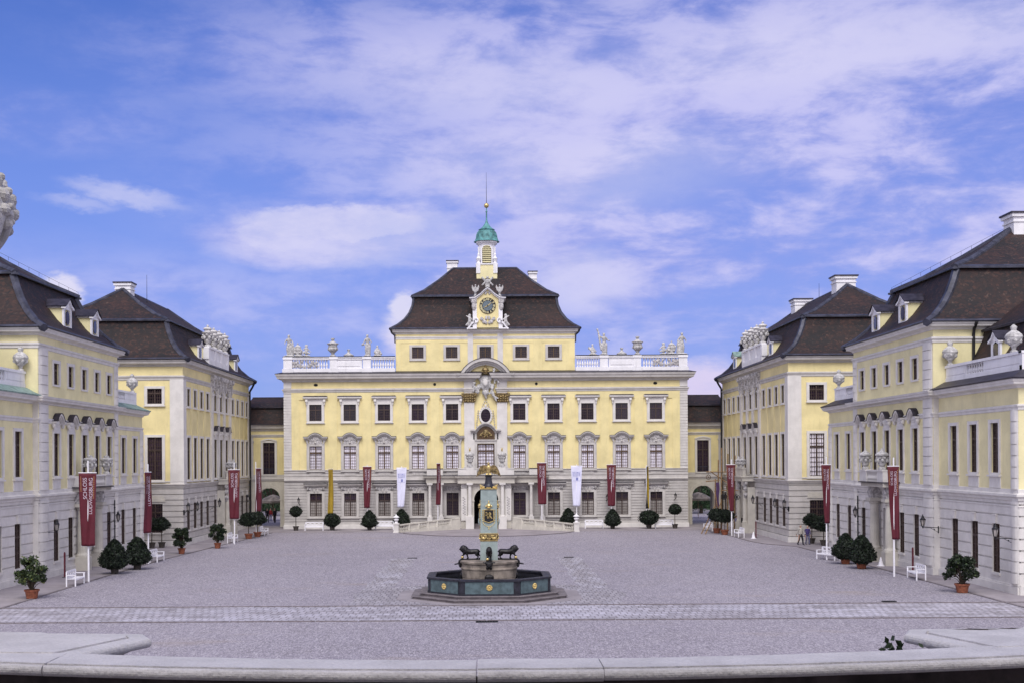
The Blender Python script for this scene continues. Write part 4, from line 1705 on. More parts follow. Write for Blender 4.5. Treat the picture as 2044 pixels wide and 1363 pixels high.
def dormer(T, k, X, D, z, w=1.35, h=1.45, depth=2.6, roofm='eave_metal', parent=None):
    """dormer whose front faces the courtyard at distance X from the axis"""
    O, a = wframe(k, X)
    u = uD(k, D)
    m = MB(O, a)
    m.box(u - w / 2, u + w / 2, .12, depth, z, z + h, 0)
    m.prism([(u - w / 2, z + h), (u + w / 2, z + h), (u, z + h + .42)], .12, depth, 0)
    o = T.part('dormer', m, ['yellow_pale'], parent)
    m = MB(O, a)
    m.box(u - w / 2 - .08, u - w / 2 + .22, 0, .12, z, z + h)
    m.box(u + w / 2 - .22, u + w / 2 + .08, 0, .12, z, z + h)
    m.box(u - w / 2 + .22, u + w / 2 - .22, 0, .12, z, z + .28)
    m.box(u - w / 2 + .22, u + w / 2 - .22, 0, .12, z + h - .2, z + h)
    m.ribbon([(u - w / 2 - .2, z + h - .02), (u - w * .28, z + h + .16), (u, z + h + .55), (u + w * .28, z + h + .16), (u + w / 2 + .2, z + h - .02)], .14, -.16, .14)
    m.prism([(u - w / 2, z + h), (u + w / 2, z + h), (u, z + h + .44)], -.02, .12)
    m.box(u - w / 2 - .1, u - w / 2 + .0, .12, depth, z + h - .12, z + h)
    m.box(u + w / 2 - .0, u + w / 2 + .1, .12, depth, z + h - .12, z + h)
    link('dormer_front', m.mesh('dormer_front', ['white_render'], T.L), o)
    m = MB(O, a)
    n = 14
    m.prism([(u + .36 * cos(2 * pi * i / n), z + h * .53 + .5 * sin(2 * pi * i / n)) for i in range(n)], .0, .02)
    link('pane', m.mesh('pane', ['pane_dark'], T.L), o)
    m = MB(O, a)
    for s in (-1, 1):
        m.face([(u, -.22, z + h + .60), (u + s * (w / 2 + .24), -.22, z + h), (u + s * (w / 2 + .24), depth + .3, z + h), (u, depth + .8, z + h + .60)])
        m.face([(u, -.22, z + h + .56), (u + s * (w / 2 + .24), -.22, z + h - .04), (u + s * (w / 2 + .24), depth + .3, z + h - .04), (u, depth + .8, z + h + .56)])
    link('dormer_roof', m.mesh('dormer_roof', [roofm], T.L), o)
    return o


def chimney(T, X, D, zb, zt, hx, hy, parent):
    m = MB((X, D, 0))
    m.box(-hx * .86, hx * .86, -hy * .86, hy * .86, zb, zt - .35)
    m.box(-hx * .93, hx * .93, -hy * .93, hy * .93, zt - .72, zt - .62)
    m.box(-hx, hx, -hy, hy, zt - .35, zt - .12)
    m.box(-hx * 1.08, hx * 1.08, -hy * 1.08, hy * 1.08, zt - .12, zt, 1)
    link('chimney', m.mesh('chimney', ['white_render', 'eave_metal'], T.L), parent)


# ------------------------------------------------------------------ far wings
def build_far_wing(k):
    side = 'left' if k < 0 else 'right'
    T = Thing('palace_wing', 'far %s wing, yellow with tall narrow windows and a carved portal' % side, 'palace wing', (k * 34, 126, 0), 'far wings of the courtyard')
    XW, D0, D1, XO = 26.9, 111.3, 142.3, 41.7
    O, a = wframe(k, XW)
    fr = MB(O, a)
    Ds = [113.2, 115.8, 118.4, 121.0, 124.4, 127.1, 129.8, 133.0, 135.6, 138.2, 140.8]
    mid = Ds[4:7]
    # courtyard wall
    hU = [hD(k, d - .55, d + .55) + (12.5, 14.06) for d in Ds]
    hN = [hD(k, d - .62, d + .62) + (5.9, 9.68) for d in Ds]
    hG = [hD(k, d - .55, d + .55) + (1.35, 3.74) for d in Ds if d != mid[1]] + [hD(k, 126.2, 128.0) + (0, 3.6)]
    lo, hi = hD(k, D0, D1)
    X29 = 29.41
    fe = MB((0, D0, 0))
    ex0, ex1 = sorted((k * XW, k * XO))
    C = k * X29
    m = MB(O, a)
    m.wall(lo, hi, .55, 5.3, hG, groove=.5, gh=.085, gd=.09, reveal=.17)
    m.frame((0, D0, 0), 0)
    m.wall(ex0, ex1, .55, 5.3, [(C - .65, C + .65, 1.2, 3.76)], groove=.5, gh=.085, gd=.09, reveal=.17)
    T.part('ground_storey', m, 'stone')
    m = MB(O, a)
    m.box(lo, hi, -.12, .1, 0, .5)
    m.frame((0, D0, 0), 0)
    m.box(ex0 - .1, ex1, -.12, .1, 0, .5)
    T.part('plinth', m, 'stone_pale')
    m = MB(O, a)
    m.wall(lo, hi, 5.3, 16.1, hU + hN, reveal=.17)
    # lesenes between the windows
    for (p, q) in zip(Ds[:-1], Ds[1:]):
        c = uD(k, (p + q) / 2)
        w_ = .30
        m.box(c - w_, c + w_, -.03, 0, 9.9, 14.7)
    m.frame((0, D0, 0), 0)
    m.wall(ex0, ex1, 5.3, 16.1, [(C - .65, C + .65, 5.9, 9.68), (C - .65, C + .65, 12.65, 14.0)], reveal=.17)
    m.frame((0, D1, 0), pi)
    m.wall(-ex1, -ex0, 0, 16.1)
    m.frame(*wframe(-k, -XO))
    m.wall(*hD(-k, D0, D1), 0, 16.1)
    T.part('plaster_wall', m, 'yellow')
    # mouldings
    pth = wpath(k, [(XO, D0), (XW, D0), (XW, D1), (XW + 3, D1)])
    m = MB()
    string(m, pth, 5.25, .28, .18)
    string(m, pth, 5.62, .14, .08)
    string(m, pth, 14.72, .42, .14)
    cornice(m, pth, 15.95, .62, .62)
    T.part('cornice', m, 'stone')
    m = MB(O, a)
    # corner pilasters
    p0, p1 = hD(k, D0, D0 + 1.0)
    m.box(p0, p1, -.07, 0, 5.5, 14.8)
    m.frame((0, D0, 0), 0)
    m.box(min(k * (XW - .071), k * (XW + 1.15)), max(k * (XW - .071), k * (XW + 1.15)), -.07, 0, 5.5, 14.8)
    T.part('pilaster', m, 'stone_pale')
    m = MB(O, a)
    p0, p1 = hD(k, D1 - .9, D1)
    m.box(p0, p1, -.07, 0, 5.5, 14.8)
    T.part('pilaster', m, 'stone_pale')
    for dd in (122.75, 125.75, 128.45, 131.4):
        c = uD(k, dd)
        m = MB(O, a)
        m.box(c - .36, c + .36, -.16, 0, 5.5, 14.8)
        m.box(c - .42, c + .42, -.24, 0, 13.9, 14.2)
        T.part('pilaster', m, 'stone_pale')
    # scroll brackets under the eave
    for dd in (122.75, 124.2, 125.75, 127.1, 128.45, 130.0, 131.4):
        c = uD(k, dd)
        m = MB(O, a)
        m.prism([(c - .17, 14.5), (c + .17, 14.5), (c + .22, 15.95), (c - .22, 15.95)], -.35, 0)
        m.ball((c, -.38, 15.7), .2, .22, .28, 8)
        m.ball((c, -.25, 14.9), .17, .18, .24, 8)
        m.ball((c, -.18, 14.35), .2, .14, .26, 8)
        T.part('scroll_bracket', m, 'carving')
    # windows
    pU = proto_wing(1.10, 1.56, .16, ny=4, pm='pane_brown', depth=.15)
    pN = proto_wing(1.24, 3.78, .20, ny=8, pm='pane_brown', depth=.15)
    pG = proto_wing(1.10, 2.39, .0, key=True, ny=5, pm='pane_brown', depth=.15)
    pH = proto_wing(1.24, 3.78, .20, hood=2, ny=8, pm='pane_brown', depth=.15)
    for d in Ds:
        T.tree(pU, fr, uD(k, d), 0, 12.5)
        T.tree(pH if d in mid else pN, fr, uD(k, d), 0, 5.9)
        if d != mid[1]:
            T.tree(pG, fr, uD(k, d), 0, 1.35)
    blind = 'pane_blind' if k > 0 else 'pane_dark'
    T.tree(proto_wing(1.30, 3.78, .22, nx=6, ny=9, pm=blind, wood='wood_red', depth=.15), fe, C, 0, 5.9)
    T.tree(proto_wing(1.30, 1.35, .22, nx=6, ny=5, pm='pane_dark', depth=.15), fe, C, 0, 12.65)
    T.tree(proto_wing(1.30, 2.56, .0, nx=6, ny=6, pm='pane_dark', depth=.15), fe, C, 0, 1.2)
    m = MB((0, D0, 0))
    m.prism([(C - .9, 3.95), (C + .9, 3.95), (C + .8, 4.45), (C - .8, 4.45)], -.07, 0)
    T.part('lintel_panel', m, 'stone_warm')
    # portal with balcony top
    m = MB(O, a)
    c = uD(k, 127.1)
    for s in (-1, 1):
        m.box(c + s * 1.45 - .42, c + s * 1.45 + .42, -.75, 0, 0, 4.6)
        m.lathe([(.28, 0), (.28, .15), (.22, .25), (.20, 3.0), (.30, 3.3)], c + s * 1.45, -.95, 10, z0=1.0)
        m.box(c + s * 1.45 - .34, c + s * 1.45 + .34, -1.3, -.7, 0, 1.0)
        for q in range(7):
            m.ball((c + s * (1.45 + .2 * (q % 2)), -.9, 3.6 + .28 * q), .26, .24, .24, 7, 1)
    m.box(c - 1.9, c + 1.9, -1.3, 0, 5.2, 5.6)
    m.box(c - 2.0, c + 2.0, -1.45, 0, 5.6, 5.72)
    m.box(c - 1.7, c + 1.7, -1.2, -.9, 5.72, 6.45)
    m.box(c - 1.75, c + 1.75, -1.28, -.85, 6.45, 6.56)
    T.part('portal', m, ['stone_warm', 'carving'])
    m = MB(O, a)
    m.box(c - .9, c + .9, .12, .18, 0, 3.6)
    T.part('door', m, 'wood_red')
    # roof
    r = rect(k, XW, XO, D0, D1)
    prof = [(.68, 16.58), (-.05, 17.0), (-.75, 17.65), (-1.3, 18.5), (-1.7, 19.4), (-1.92, 20.2)]
    prof2 = [(-1.74, 20.18), (-1.74, 20.30), (-3.2, 20.95), (-5.2, 22.2), (-7.4, 23.85)]
    m = MB()
    m.molding(r, prof, True)
    m.molding(r, prof2, True)
    ro = T.part('mansard_roof', m, 'tiles')
    m = MB()
    hips(m, k, XW, XO, D0, D1, prof)
    hips(m, k, XW, XO, D0, D1, prof2)
    m.path([(k * 34.3, D0 + 7.4, 23.8), (k * 34.3, D1 - 7.4, 23.8)], .14)
    m.molding(r, [(.66, 16.52), (.74, 16.6), (.55, 16.72), (.3, 16.6)], True)
    m.molding(r, [(-1.64, 20.16), (-1.64, 20.28), (-1.95, 20.42), (-2.0, 20.16)], True)
    link('lead_flashing', m.mesh('lead_flashing', ['lead'], T.L), ro)
    dormer(T, k, 27.3, 120.0, 17.15)
    dormer(T, k, 27.3, 137.3, 17.15, roofm='eave_metal' if k < 0 else 'copper_dull')
    if k < 0:
        chimney(T, -34.3, 119.3, 21.5, 24.5, .84, .84, ro)
    else:
        chimney(T, 34.3, 119.8, 21.5, 24.8, 1.06, 1.0, ro)
        chimney(T, 34.0, 134.8, 21.5, 24.5, 1.0, 1.0, ro)
    xr = -33.2 if k < 0 else 34.6
    dr = 123.0 if k < 0 else 129.7
    m = MB((xr, dr, 0))
    m.tube((0, 0, 23), (0, 0, 25.8 if k < 0 else 25.5), .03, .015, 5)
    T.part('lightning_rod', m, 'iron')
    # attic parapet above the portal
    m = MB(O, a)
    p0, p1 = hD(k, 122.2, 131.6)
    m.box(p0, p1, .05, .6, 16.6, 17.5)
    m.box(p0, p1, .15, .6, 17.5, 18.55)
    m.box(p0 - .05, p1 + .05, .0, .66, 18.55, 18.72)
    m.box(p0, p1, .6, 1.6, 16.9, 18.55, 1)
    for dd in (122.5, 125.4, 128.3, 131.3):
        c = uD(k, dd)
        m.box(c - .4, c + .4, .05, .6, 17.5, 18.6)
    T.part('attic_parapet', m, ['white_render', 'yellow_pale'])
    # downpipe at the far end
    m = MB(O, a)
    c = uD(k, D1 - .15)
    m.path([(c, -.75, 16.5), (c, -.45, 15.9), (c, -.14, 15.4), (c, -.14, .2)], .11, 8)
    T.part('downpipe', m, 'iron')
    # urns on the parapet
    for i, dd in enumerate((122.9, 125.6, 128.2, 130.9)):
        pos = fr.P(uD(k, dd), .33, 18.72)
        u = urn_mb(2.15, .95, *pos, lumps=6, prof=[(.0, 0), (.30, .0), (.30, .12), (.14, .20), (.30, .42), (.32, .55), (.12, .64), (.15, .72), (.36, .95), (.50, 1.10), (.50, 1.16), (.30, 1.20), (.26, 1.34), (.40, 1.42), (.30, 1.54), (.08, 1.60), (.12, 1.68), (.02, 1.80)])
        simple('urn', u, 'urn_pale', 'white urn on the far %s wing roof, %s of four from the camera' % (side, ('first', 'second', 'third', 'last')[i]), 'urn', 'urns on the far wing parapets', L=pos, smooth=False)
    for i, dd in enumerate((126.1, 128.1)):
        pos = fr.P(uD(k, dd), -1.05, 6.56)
        u = urn_mb(1.15, 1.15, *pos, lumps=6)
        simple('urn', u, 'statue_stone', 'small grey urn above the far %s wing portal, %s in depth' % (side, ('nearer', 'farther')[i]), 'urn', 'small urns above the far wing portals', L=pos)
    return T


build_far_wing(-1)
build_far_wing(1)


# ------------------------------------------------------------------ near wings
def build_near_wing(k):
    side = 'left' if k < 0 else 'right'
    T = Thing('palace_wing', 'near %s wing, pale yellow with a mansard pavilion between lower blocks' % side, 'palace wing', (k * 36, 88, 0), 'near wings of the courtyard')
    XB, XP = 28.8, 28.45
    DA, DB, DC, DE = 67.7, 79.6, 96.8, 105.0
    XO = 46.0
    roofedge = 'copper_dull' if k < 0 else 'eave_metal'
    segs = [(XB, DA, DB, [77.0, 73.9, 70.8]), (XP, DB, DC, [82.9, 85.8, 88.7, 91.6, 94.5]), (XB, DC, DE, [99.4, 102.6])]
    if k < 0:
        pass
    # full plan path for mouldings
    full = wpath(k, [(XO, DA), (XB, DA), (XB, DB), (XP, DB), (XP, DC), (XB, DC), (XB, DE), (XO, DE)])
    mg, mp, mu = MB(), MB(), MB()
    for i, (X, a, b, wins) in enumerate(segs):
        O, an = wframe(k, X)
        for q in (mg, mp, mu):
            q.frame(O, an)
        lo, hi = hD(k, a, b)
        hG = [hD(k, d - .52, d + .52) + (.98, 3.74) for d in wins if not (i == 1 and d == 88.7)]
        if i == 1:
            hG.append(hD(k, 87.6, 89.8) + (0, 3.9))
        hN = [hD(k, d - .55, d + .55) + (6.61, 9.42) for d in wins]
        hT = [hD(k, d - .52, d + .52) + (12.63, 14.04) for d in wins] if i == 1 else []
        mg.wall(lo, hi, .5, 5.15, hG, groove=.62, gh=.085, gd=.09, reveal=.21)
        mp.box(lo, hi, -.10, .1, 0, .42)
        mp.box(lo, hi, -.05, .1, .42, .52)
        mu.wall(lo, hi, 5.15, 15.7 if i == 1 else 11.4, hN + hT, reveal=.21)
    # end faces
    for (D, X0, z) in ((DA, XB, 11.4), (DB, XP, 15.7)):
        a, b = sorted((k * X0, k * XO))
        mg.frame((0, D, 0), 0)
        mu.frame((0, D, 0), 0)
        mp.frame((0, D, 0), 0)
        if D == DA:
            mg.wall(a, b, .5, 5.15, groove=.62, gh=.085, gd=.09)
            mp.box(a, b, -.10, .1, 0, .5)
        else:
            mg.wall(a, b, .5, 5.15)
        mu.wall(a, b, 5.15, z)
    for (D, X0, z) in ((DC, XP, 15.7), (DE, XB, 11.4)):
        a, b = sorted((-k * X0, -k * XO))
        mg.frame((0, D, 0), pi)
        mu.frame((0, D, 0), pi)
        mg.wall(a, b, 0, 5.15, groove=.62, gh=.085, gd=.09)
        mu.wall(a, b, 5.15, z)
    for D in (DB, DC):
        mg.frame((0, 0, 0), 0)
        a, b = sorted((k * XP, k * (XB + .3)))
        mg.box(a + .003, b - .003, D - .02, D + .02, 0, 11.3)
    T.part('ground_storey', mg, 'stone_pale')
    T.part('plinth', mp, 'stone_pale')
    T.part('plaster_wall', mu, 'yellow_pale')
    m = MB()
    m.molding(full, [(0, 5.10), (.08, 5.12), (.10, 5.24), (.22, 5.34), (.22, 5.46), (.06, 5.52), (.06, 5.72), (.0, 5.74)])
    string(m, full, 4.72, .08, .04)
    string(m, full, 10.02, .30, .10)
    cornice(m, full, 11.22, .50, .55)
    top = wpath(k, [(XO, DB), (XP, DB), (XP, DC), (XO, DC)])
    string(m, top, 14.74, .36, .14)
    cornice(m, top, 15.55, .48, .58)
    T.part('cornice', m, 'stone_pale')
    # rounded quoin strips at the pavilion ends and the outer corners
    for (D, X, z1) in ((DB + .95, XP, 14.8), (DC - .55, XP, 14.8), (DA + .45, XB, 10.1), (DE - .40, XB, 10.1)):
        O, an = wframe(k, X)
        m = MB(O, an)
        w_ = .85 if D == DB + .95 else .42
        c = uD(k, D)
        z = .6
        while z < z1:
            zt = min(z + .56, z1)
            zt = min(zt, 5.05) if z < 5.05 else zt
            if zt - z > .1 and not (5.05 <= z < 5.7):
                n = 6
                poly = [(c - w_ + 2 * w_ * i / n, -.03 - .16 * sin(pi * i / n) ** .5) for i in range(n + 1)]
                m.slab([(c - w_, .0)] + poly + [(c + w_, .0)], z, zt)
            z = zt + .055
            if 5.0 < z < 5.72:
                z = 5.74
        m.slab([(c - w_ * .95, 0), (c - w_ * .95, -.06), (c, -.12), (c + w_ * .95, -.06), (c + w_ * .95, 0)], .5, z1)
        T.part('quoin', m, 'stone_pale')
    # windows
    pG = proto_wing(1.04, 2.76, .0, key=True, ny=6, depth=.19)
    pN = proto_wing(1.10, 2.81, .20, apron=.86, ny=7, depth=.19)
    pH = proto_wing(1.10, 2.81, .18, apron=.86, hood=1, ny=7, depth=.19)
    pH2 = proto_wing(1.10, 2.81, .18, apron=.86, hood=2, ny=7, depth=.19)
    pT = proto_wing(1.04, 1.41, .20, ny=4, sill=False, depth=.19)
    for i, (X, a, b, wins) in enumerate(segs):
        fr = MB(*wframe(k, X))
        for d in wins:
            u = uD(k, d)
            if not (i == 1 and d == 88.7):
                T.tree(pG, fr, u, 0, .98)
            if i == 1:
                T.tree(pH2 if d == 88.7 else pH, fr, u, 0, 6.61)
                T.tree(pT, fr, u, 0, 12.63)
            else:
                T.tree(pN, fr, u, 0, 6.61)
    # portal with two columns and a balcony
    fr = MB(*wframe(k, XP))
    O, an = wframe(k, XP)
    c = uD(k, 88.7)
    for s in (-1, 1):
        m = MB(O, an)
        cx = c + s * 1.75
        m.box(cx - .48, cx + .48, -.9, 0, 0, .95)
        m.lathe([(.44, 0), (.44, .12), (.37, .22), (.345, .3), (.345, 1.6), (.29, 3.2), (.36, 3.26), (.36, 3.34), (.42, 3.46)], cx, -.42, 16, z0=.95)
        m.box(cx - .48, cx + .48, -.90, 0, 4.40, 4.62)
        T.part('column', m, 'stone_warm')
        m = MB(O, an)
        m.prism([(cx - .30, 4.62), (cx + .30, 4.62), (cx + .36, 5.5), (cx - .36, 5.5)], -.75, 0)
        relief(m, cx, 5.05, .5, .6, -.78, 7, 8, 0, .11)
        T.part('corbel', m, 'carving')
    m = MB(O, an)
    m.box(c - 2.55, c + 2.55, -1.15, 0, 5.45, 5.72)
    T.part('balcony_slab', m, 'stone_warm')
    m = MB(O, an)
    m.slab([(c - 2.8, 0), (c - 2.8, -.9), (c - 2.3, -1.42), (c + 2.3, -1.42), (c + 2.8, -.9), (c + 2.8, 0)], 5.72, 5.80)
    T.part('balcony_deck', m, 'eave_metal')
    m = MB(O, an)
    for s in (-1, 1):
        a, b = sorted((c + s * 1.25, c + s * 2.5))
        m.box(a, b, -1.15, -.85, 5.8, 6.55)
        m.box(a - .04, b + .04, -1.22, -.78, 6.55, 6.65)
        a, b = sorted((c + s * 2.25, c + s * 2.5))
        m.box(a, b, -.85, 0, 5.8, 6.55)
    m.box(c - 1.25, c + 1.25, -1.14, -.86, 6.52, 6.62)
    pp = T.part('balcony_parapet', m, 'stone_pale')
    pb = proto_baluster(.72, 1.1, 'stone_pale')
    for i in range(8):
        T.tree(pb, fr, c - 1.05 + 2.1 * i / 7, -1.0, 5.8, parent=pp)
    m = MB(O, an)
    m.box(c - 1.1, c + 1.1, .16, .22, 0, 3.9)
    for s in (-1, 1):
        m.box(c + s * .5 - .4, c + s * .5 + .4, .12, .16, .3, 1.5)
        m.box(c + s * .5 - .4, c + s * .5 + .4, .12, .16, 1.7, 3.6)
    T.part('door', m, 'wood_red')
    for i, s in enumerate((-1, 1)):
        pos = fr.P(c + (s if k < 0 else -s) * 1.9, -1.0, 6.65)
        prof = [(0, 0), (.26, 0), (.26, .14), (.14, .22), (.22, .34), (.34, .66), (.42, .95), (.52, 1.12), (.52, 1.2), (.44, 1.26), (.2, 1.34), (.24, 1.42), (.1, 1.5)] if k < 0 else \
               [(0, 0), (.30, 0), (.30, .16), (.18, .24), (.28, .40), (.34, .80), (.40, 1.06), (.52, 1.12), (.52, 1.22), (.40, 1.32), (.16, 1.46), (.08, 1.62), (.02, 1.72)]
        u = urn_mb(1.6, 1.0, *pos, prof=prof, lumps=7)
        simple('urn', u, 'statue_stone', 'pale stone urn on the near %s wing balcony, the %s one' % (side, ('nearer', 'farther')[i]), 'urn', 'urns on the near wing balconies', L=pos)
    # ---- pavilion roof
    r = rect(k, XP, XO + 6, DB, DC)
    prof = [(.64, 16.05), (-.15, 16.5), (-.95, 17.25), (-1.6, 18.1), (-2.05, 18.95), (-2.45, 19.85)]
    prof2 = [(-2.25, 19.83), (-2.25, 19.96), (-4.0, 20.7), (-6.2, 21.95), (-8.59, 23.5)]
    m = MB()
    m.molding(r, prof, True)
    m.molding(r, prof2, True)
    ro = T.part('mansard_roof', m, 'tiles')
    m = MB()
    hips(m, k, XP, XO + 6, DB, DC, prof, .27)
    hips(m, k, XP, XO + 6, DB, DC, prof2, .27)
    m.molding(r, [(.60, 16.0), (.70, 16.06), (.5, 16.2), (.3, 16.06)], True)
    m.molding(r, [(-2.15, 19.80), (-2.15, 19.93), (-2.5, 20.08), (-2.6, 19.8)], True)
    # snow guard along the upper slope hip
    link('lead_flashing', m.mesh('lead_flashing', ['lead'], T.L), ro)
    m = MB()
    for i in range(12):
        t = i / 11
        o = -2.3 - 6.0 * t
        z = 20.0 + 3.3 * t
        m.tube((k * (XP - o), DC + o + .2, z), (k * (XP - o), DC + o + .2, z + .28), .011, n=4)
    m.path([(k * (XP + 2.3), DC - 2.1, 20.28), (k * (XP + 8.3), DC - 8.1, 23.58)], .010, 4)
    link('snow_guard', m.mesh('snow_guard', ['iron'], T.L), ro)
    dormer(T, k, XP + .50, 86.9, 16.60, 1.5, 1.60)
    dormer(T, k, XP + .50, 93.0, 16.60, 1.5, 1.60)
    chimney(T, k * 37.9, 88.2, 22.0, 24.55, 1.15, 1.0, ro)
    m = MB((0, DB, 0))
    X = k * 31.0
    m.path([(X, -.65, 16.0), (X, -.2, 15.6), (X, -.10, 15.2), (X, -.10, 13.2)], .10, 8)
    T.part('downpipe', m, 'iron')
    # ---- skirt roofs, parapets and rear mansards of the two lower blocks
    for (d0, d1, near) in ((DA, DB, True), (DC, DE, False)):
        pts = [(XO, DA), (XB, DA), (XB, DB)] if near else [(XB, DC), (XB, DE), (XO, DE)]
        pth = wpath(k, pts)
        m = MB()
        m.molding(pth, [(.58, 11.70), (.60, 11.78), (.2, 11.95), (-.35, 12.25), (-.9, 12.3)])
        T.part('skirt_roof', m, roofedge)
        q0, q1 = (d0 + .5, d1 - .02) if near else (d0 + .02, d1 - .5)
        XR = XB + .42
        O, an = wframe(k, XR)
        m = MB(O, an)
        lo, hi = hD(k, q0, q1)
        m.box(lo, hi, 0, .35, 12.15, 12.50)
        m.box(lo, hi, -.04, .40, 13.12, 13.28)
        bal = (73.6, 76.2) if near else (99.0, 101.6)
        for (a, b) in ((q0, bal[0]), (bal[1], q1)):
            a, b = hD(k, a, b)
            m.box(a, b, .04, .31, 12.50, 13.12)
            m.box(a + .3, b - .3, .01, .04, 12.62, 13.0)
        # return along the end
        m.frame((0, q0 if near else q1, 0), 0)
        a, b = sorted((k * XR, k * (XO - 2)))
        m.box(a, b, -.02, .33, 12.15, 13.15)
        m.box(a - .04, b, -.06, .37, 13.15, 13.285)
        bp_ = T.part('roof_parapet', m, 'white_render')
        pb = proto_baluster(.62, 1.05)
        fb = MB(O, an)
        for i in range(7):
            T.tree(pb, fb, uD(k, bal[0] + (bal[1] - bal[0]) * (i + .5) / 7), .18, 12.5, parent=bp_)
        a, b = hD(k, *bal)
        # rear mansard
        rr = rect(k, XB + 1.7, XO - 1, DA + 1.4 if near else 84, 92 if near else DE - 1.4)
        pr = [(.2, 12.6), (-.1, 13.2), (-.6, 13.9), (-1.0, 14.7), (-1.2, 15.4)]
        pr2 = [(-1.08, 15.4), (-1.08, 15.5), (-3.2, 16.9), (-5.6, 18.3)]
        m = MB()
        m.molding(rr, pr, True)
        m.molding(rr, pr2, True)
        lr = T.part('low_mansard', m, 'tiles')
        m = MB()
        m.molding(rr, [(-1.02, 15.36), (-1.02, 15.50), (-1.25, 15.6), (-1.3, 15.36)], True)
        link('lead_flashing', m.mesh('lead_flashing', ['eave_metal'], T.L), lr)
        dormer(T, k, XB + 1.75, 75.0 if near else 98.6, 13.2, 1.2, 1.25, 1.6)
        ul = [(DB - .45, 'beside the pavilion wall')] if near else [(DE - .9, 'at its far end')]
        if near:
            ul.append((69.6, 'at its near corner'))
        for (D, where) in ul:
            pos = (k * (XR + .15), D, 13.28)
            prof = [(0, 0), (.24, 0), (.24, .10), (.12, .18), (.16, .34), (.36, .52), (.50, .78), (.56, .98), (.50, 1.14), (.32, 1.30), (.16, 1.40), (.20, 1.52), (.22, 1.62), (.10, 1.74), (.02, 1.8)]
            u = urn_mb(1.55, 1.0, *pos, prof=prof, lumps=7)
            simple('urn', u, 'statue_stone', 'carved urn on the near %s wing parapet %s' % (side, where), 'urn', 'carved urns on the near wing parapets', L=pos)
    return T


build_near_wing(-1)
build_near_wing(1)


# ------------------------------------------------------------------ statues on the main roof
def statue(name, label, px, caps, balls, scale, k=1, group=None, base=.36, y=.2, z=18.98, vox=.05, mats=('statue_stone',)):
    """figure described in a unit where the standing figure is about 1.9 high"""
    X = (px - 970.8) * SF
    def t(p):
        return (k * p[0] * scale, p[1] * scale, p[2] * scale + .14)
    cp = [(t(p), t(q), r0 * scale, r1 * scale) for (p, q, r0, r1) in caps]
    bl = [(t(c), a * scale, b * scale, c_ * scale) for (c, a, b, c_) in balls]
    cp.append(((-base, 0, .06), (base, 0, .06), .10, .10))
    bl.append(((0, 0, .07), base * 1.1, .34, .10))
    me = blob(name, cp, bl, vox, list(mats))
    o = link(name, me, None, (X, DF + y, z))
    return tag(o, label, 'statue', group)


STAND = [((.10, 0, .05), (.12, -.04, .50), .075, .095), ((.12, -.04, .50), (.06, 0, .95), .105, .15), ((-.12, 0, .05), (-.14, -.10, .50), .075, .09), ((-.14, -.10, .50), (-.05, 0, .95), .10, .15),
         ((0, 0, .92), (.03, 0, 1.18), .19, .15), ((.03, 0, 1.18), (0, 0, 1.45), .17, .20), ((0, 0, 1.45), (0, -.02, 1.66), .08, .075),
         ((.16, 0, .1), (.20, .06, .9), .16, .14), ((-.02, .08, .1), (.05, .08, .9), .18, .16)]
HEAD = [((0, -.02, 1.76), .115, .13, .15), ((0, .04, 1.80), .135, .13, .13), ((.0, -.15, 1.74), .03, .04, .04)]
ARM_HIP = [((.19, 0, 1.48), (.38, .05, 1.22), .075, .06), ((.38, .05, 1.22), (.26, -.10, 1.02), .06, .045)]
ARM_OUT = [((-.19, 0, 1.48), (-.36, -.05, 1.20), .075, .06), ((-.36, -.05, 1.20), (-.34, -.20, .98), .06, .045)]
GR = 'stone figures on the main palace roof'
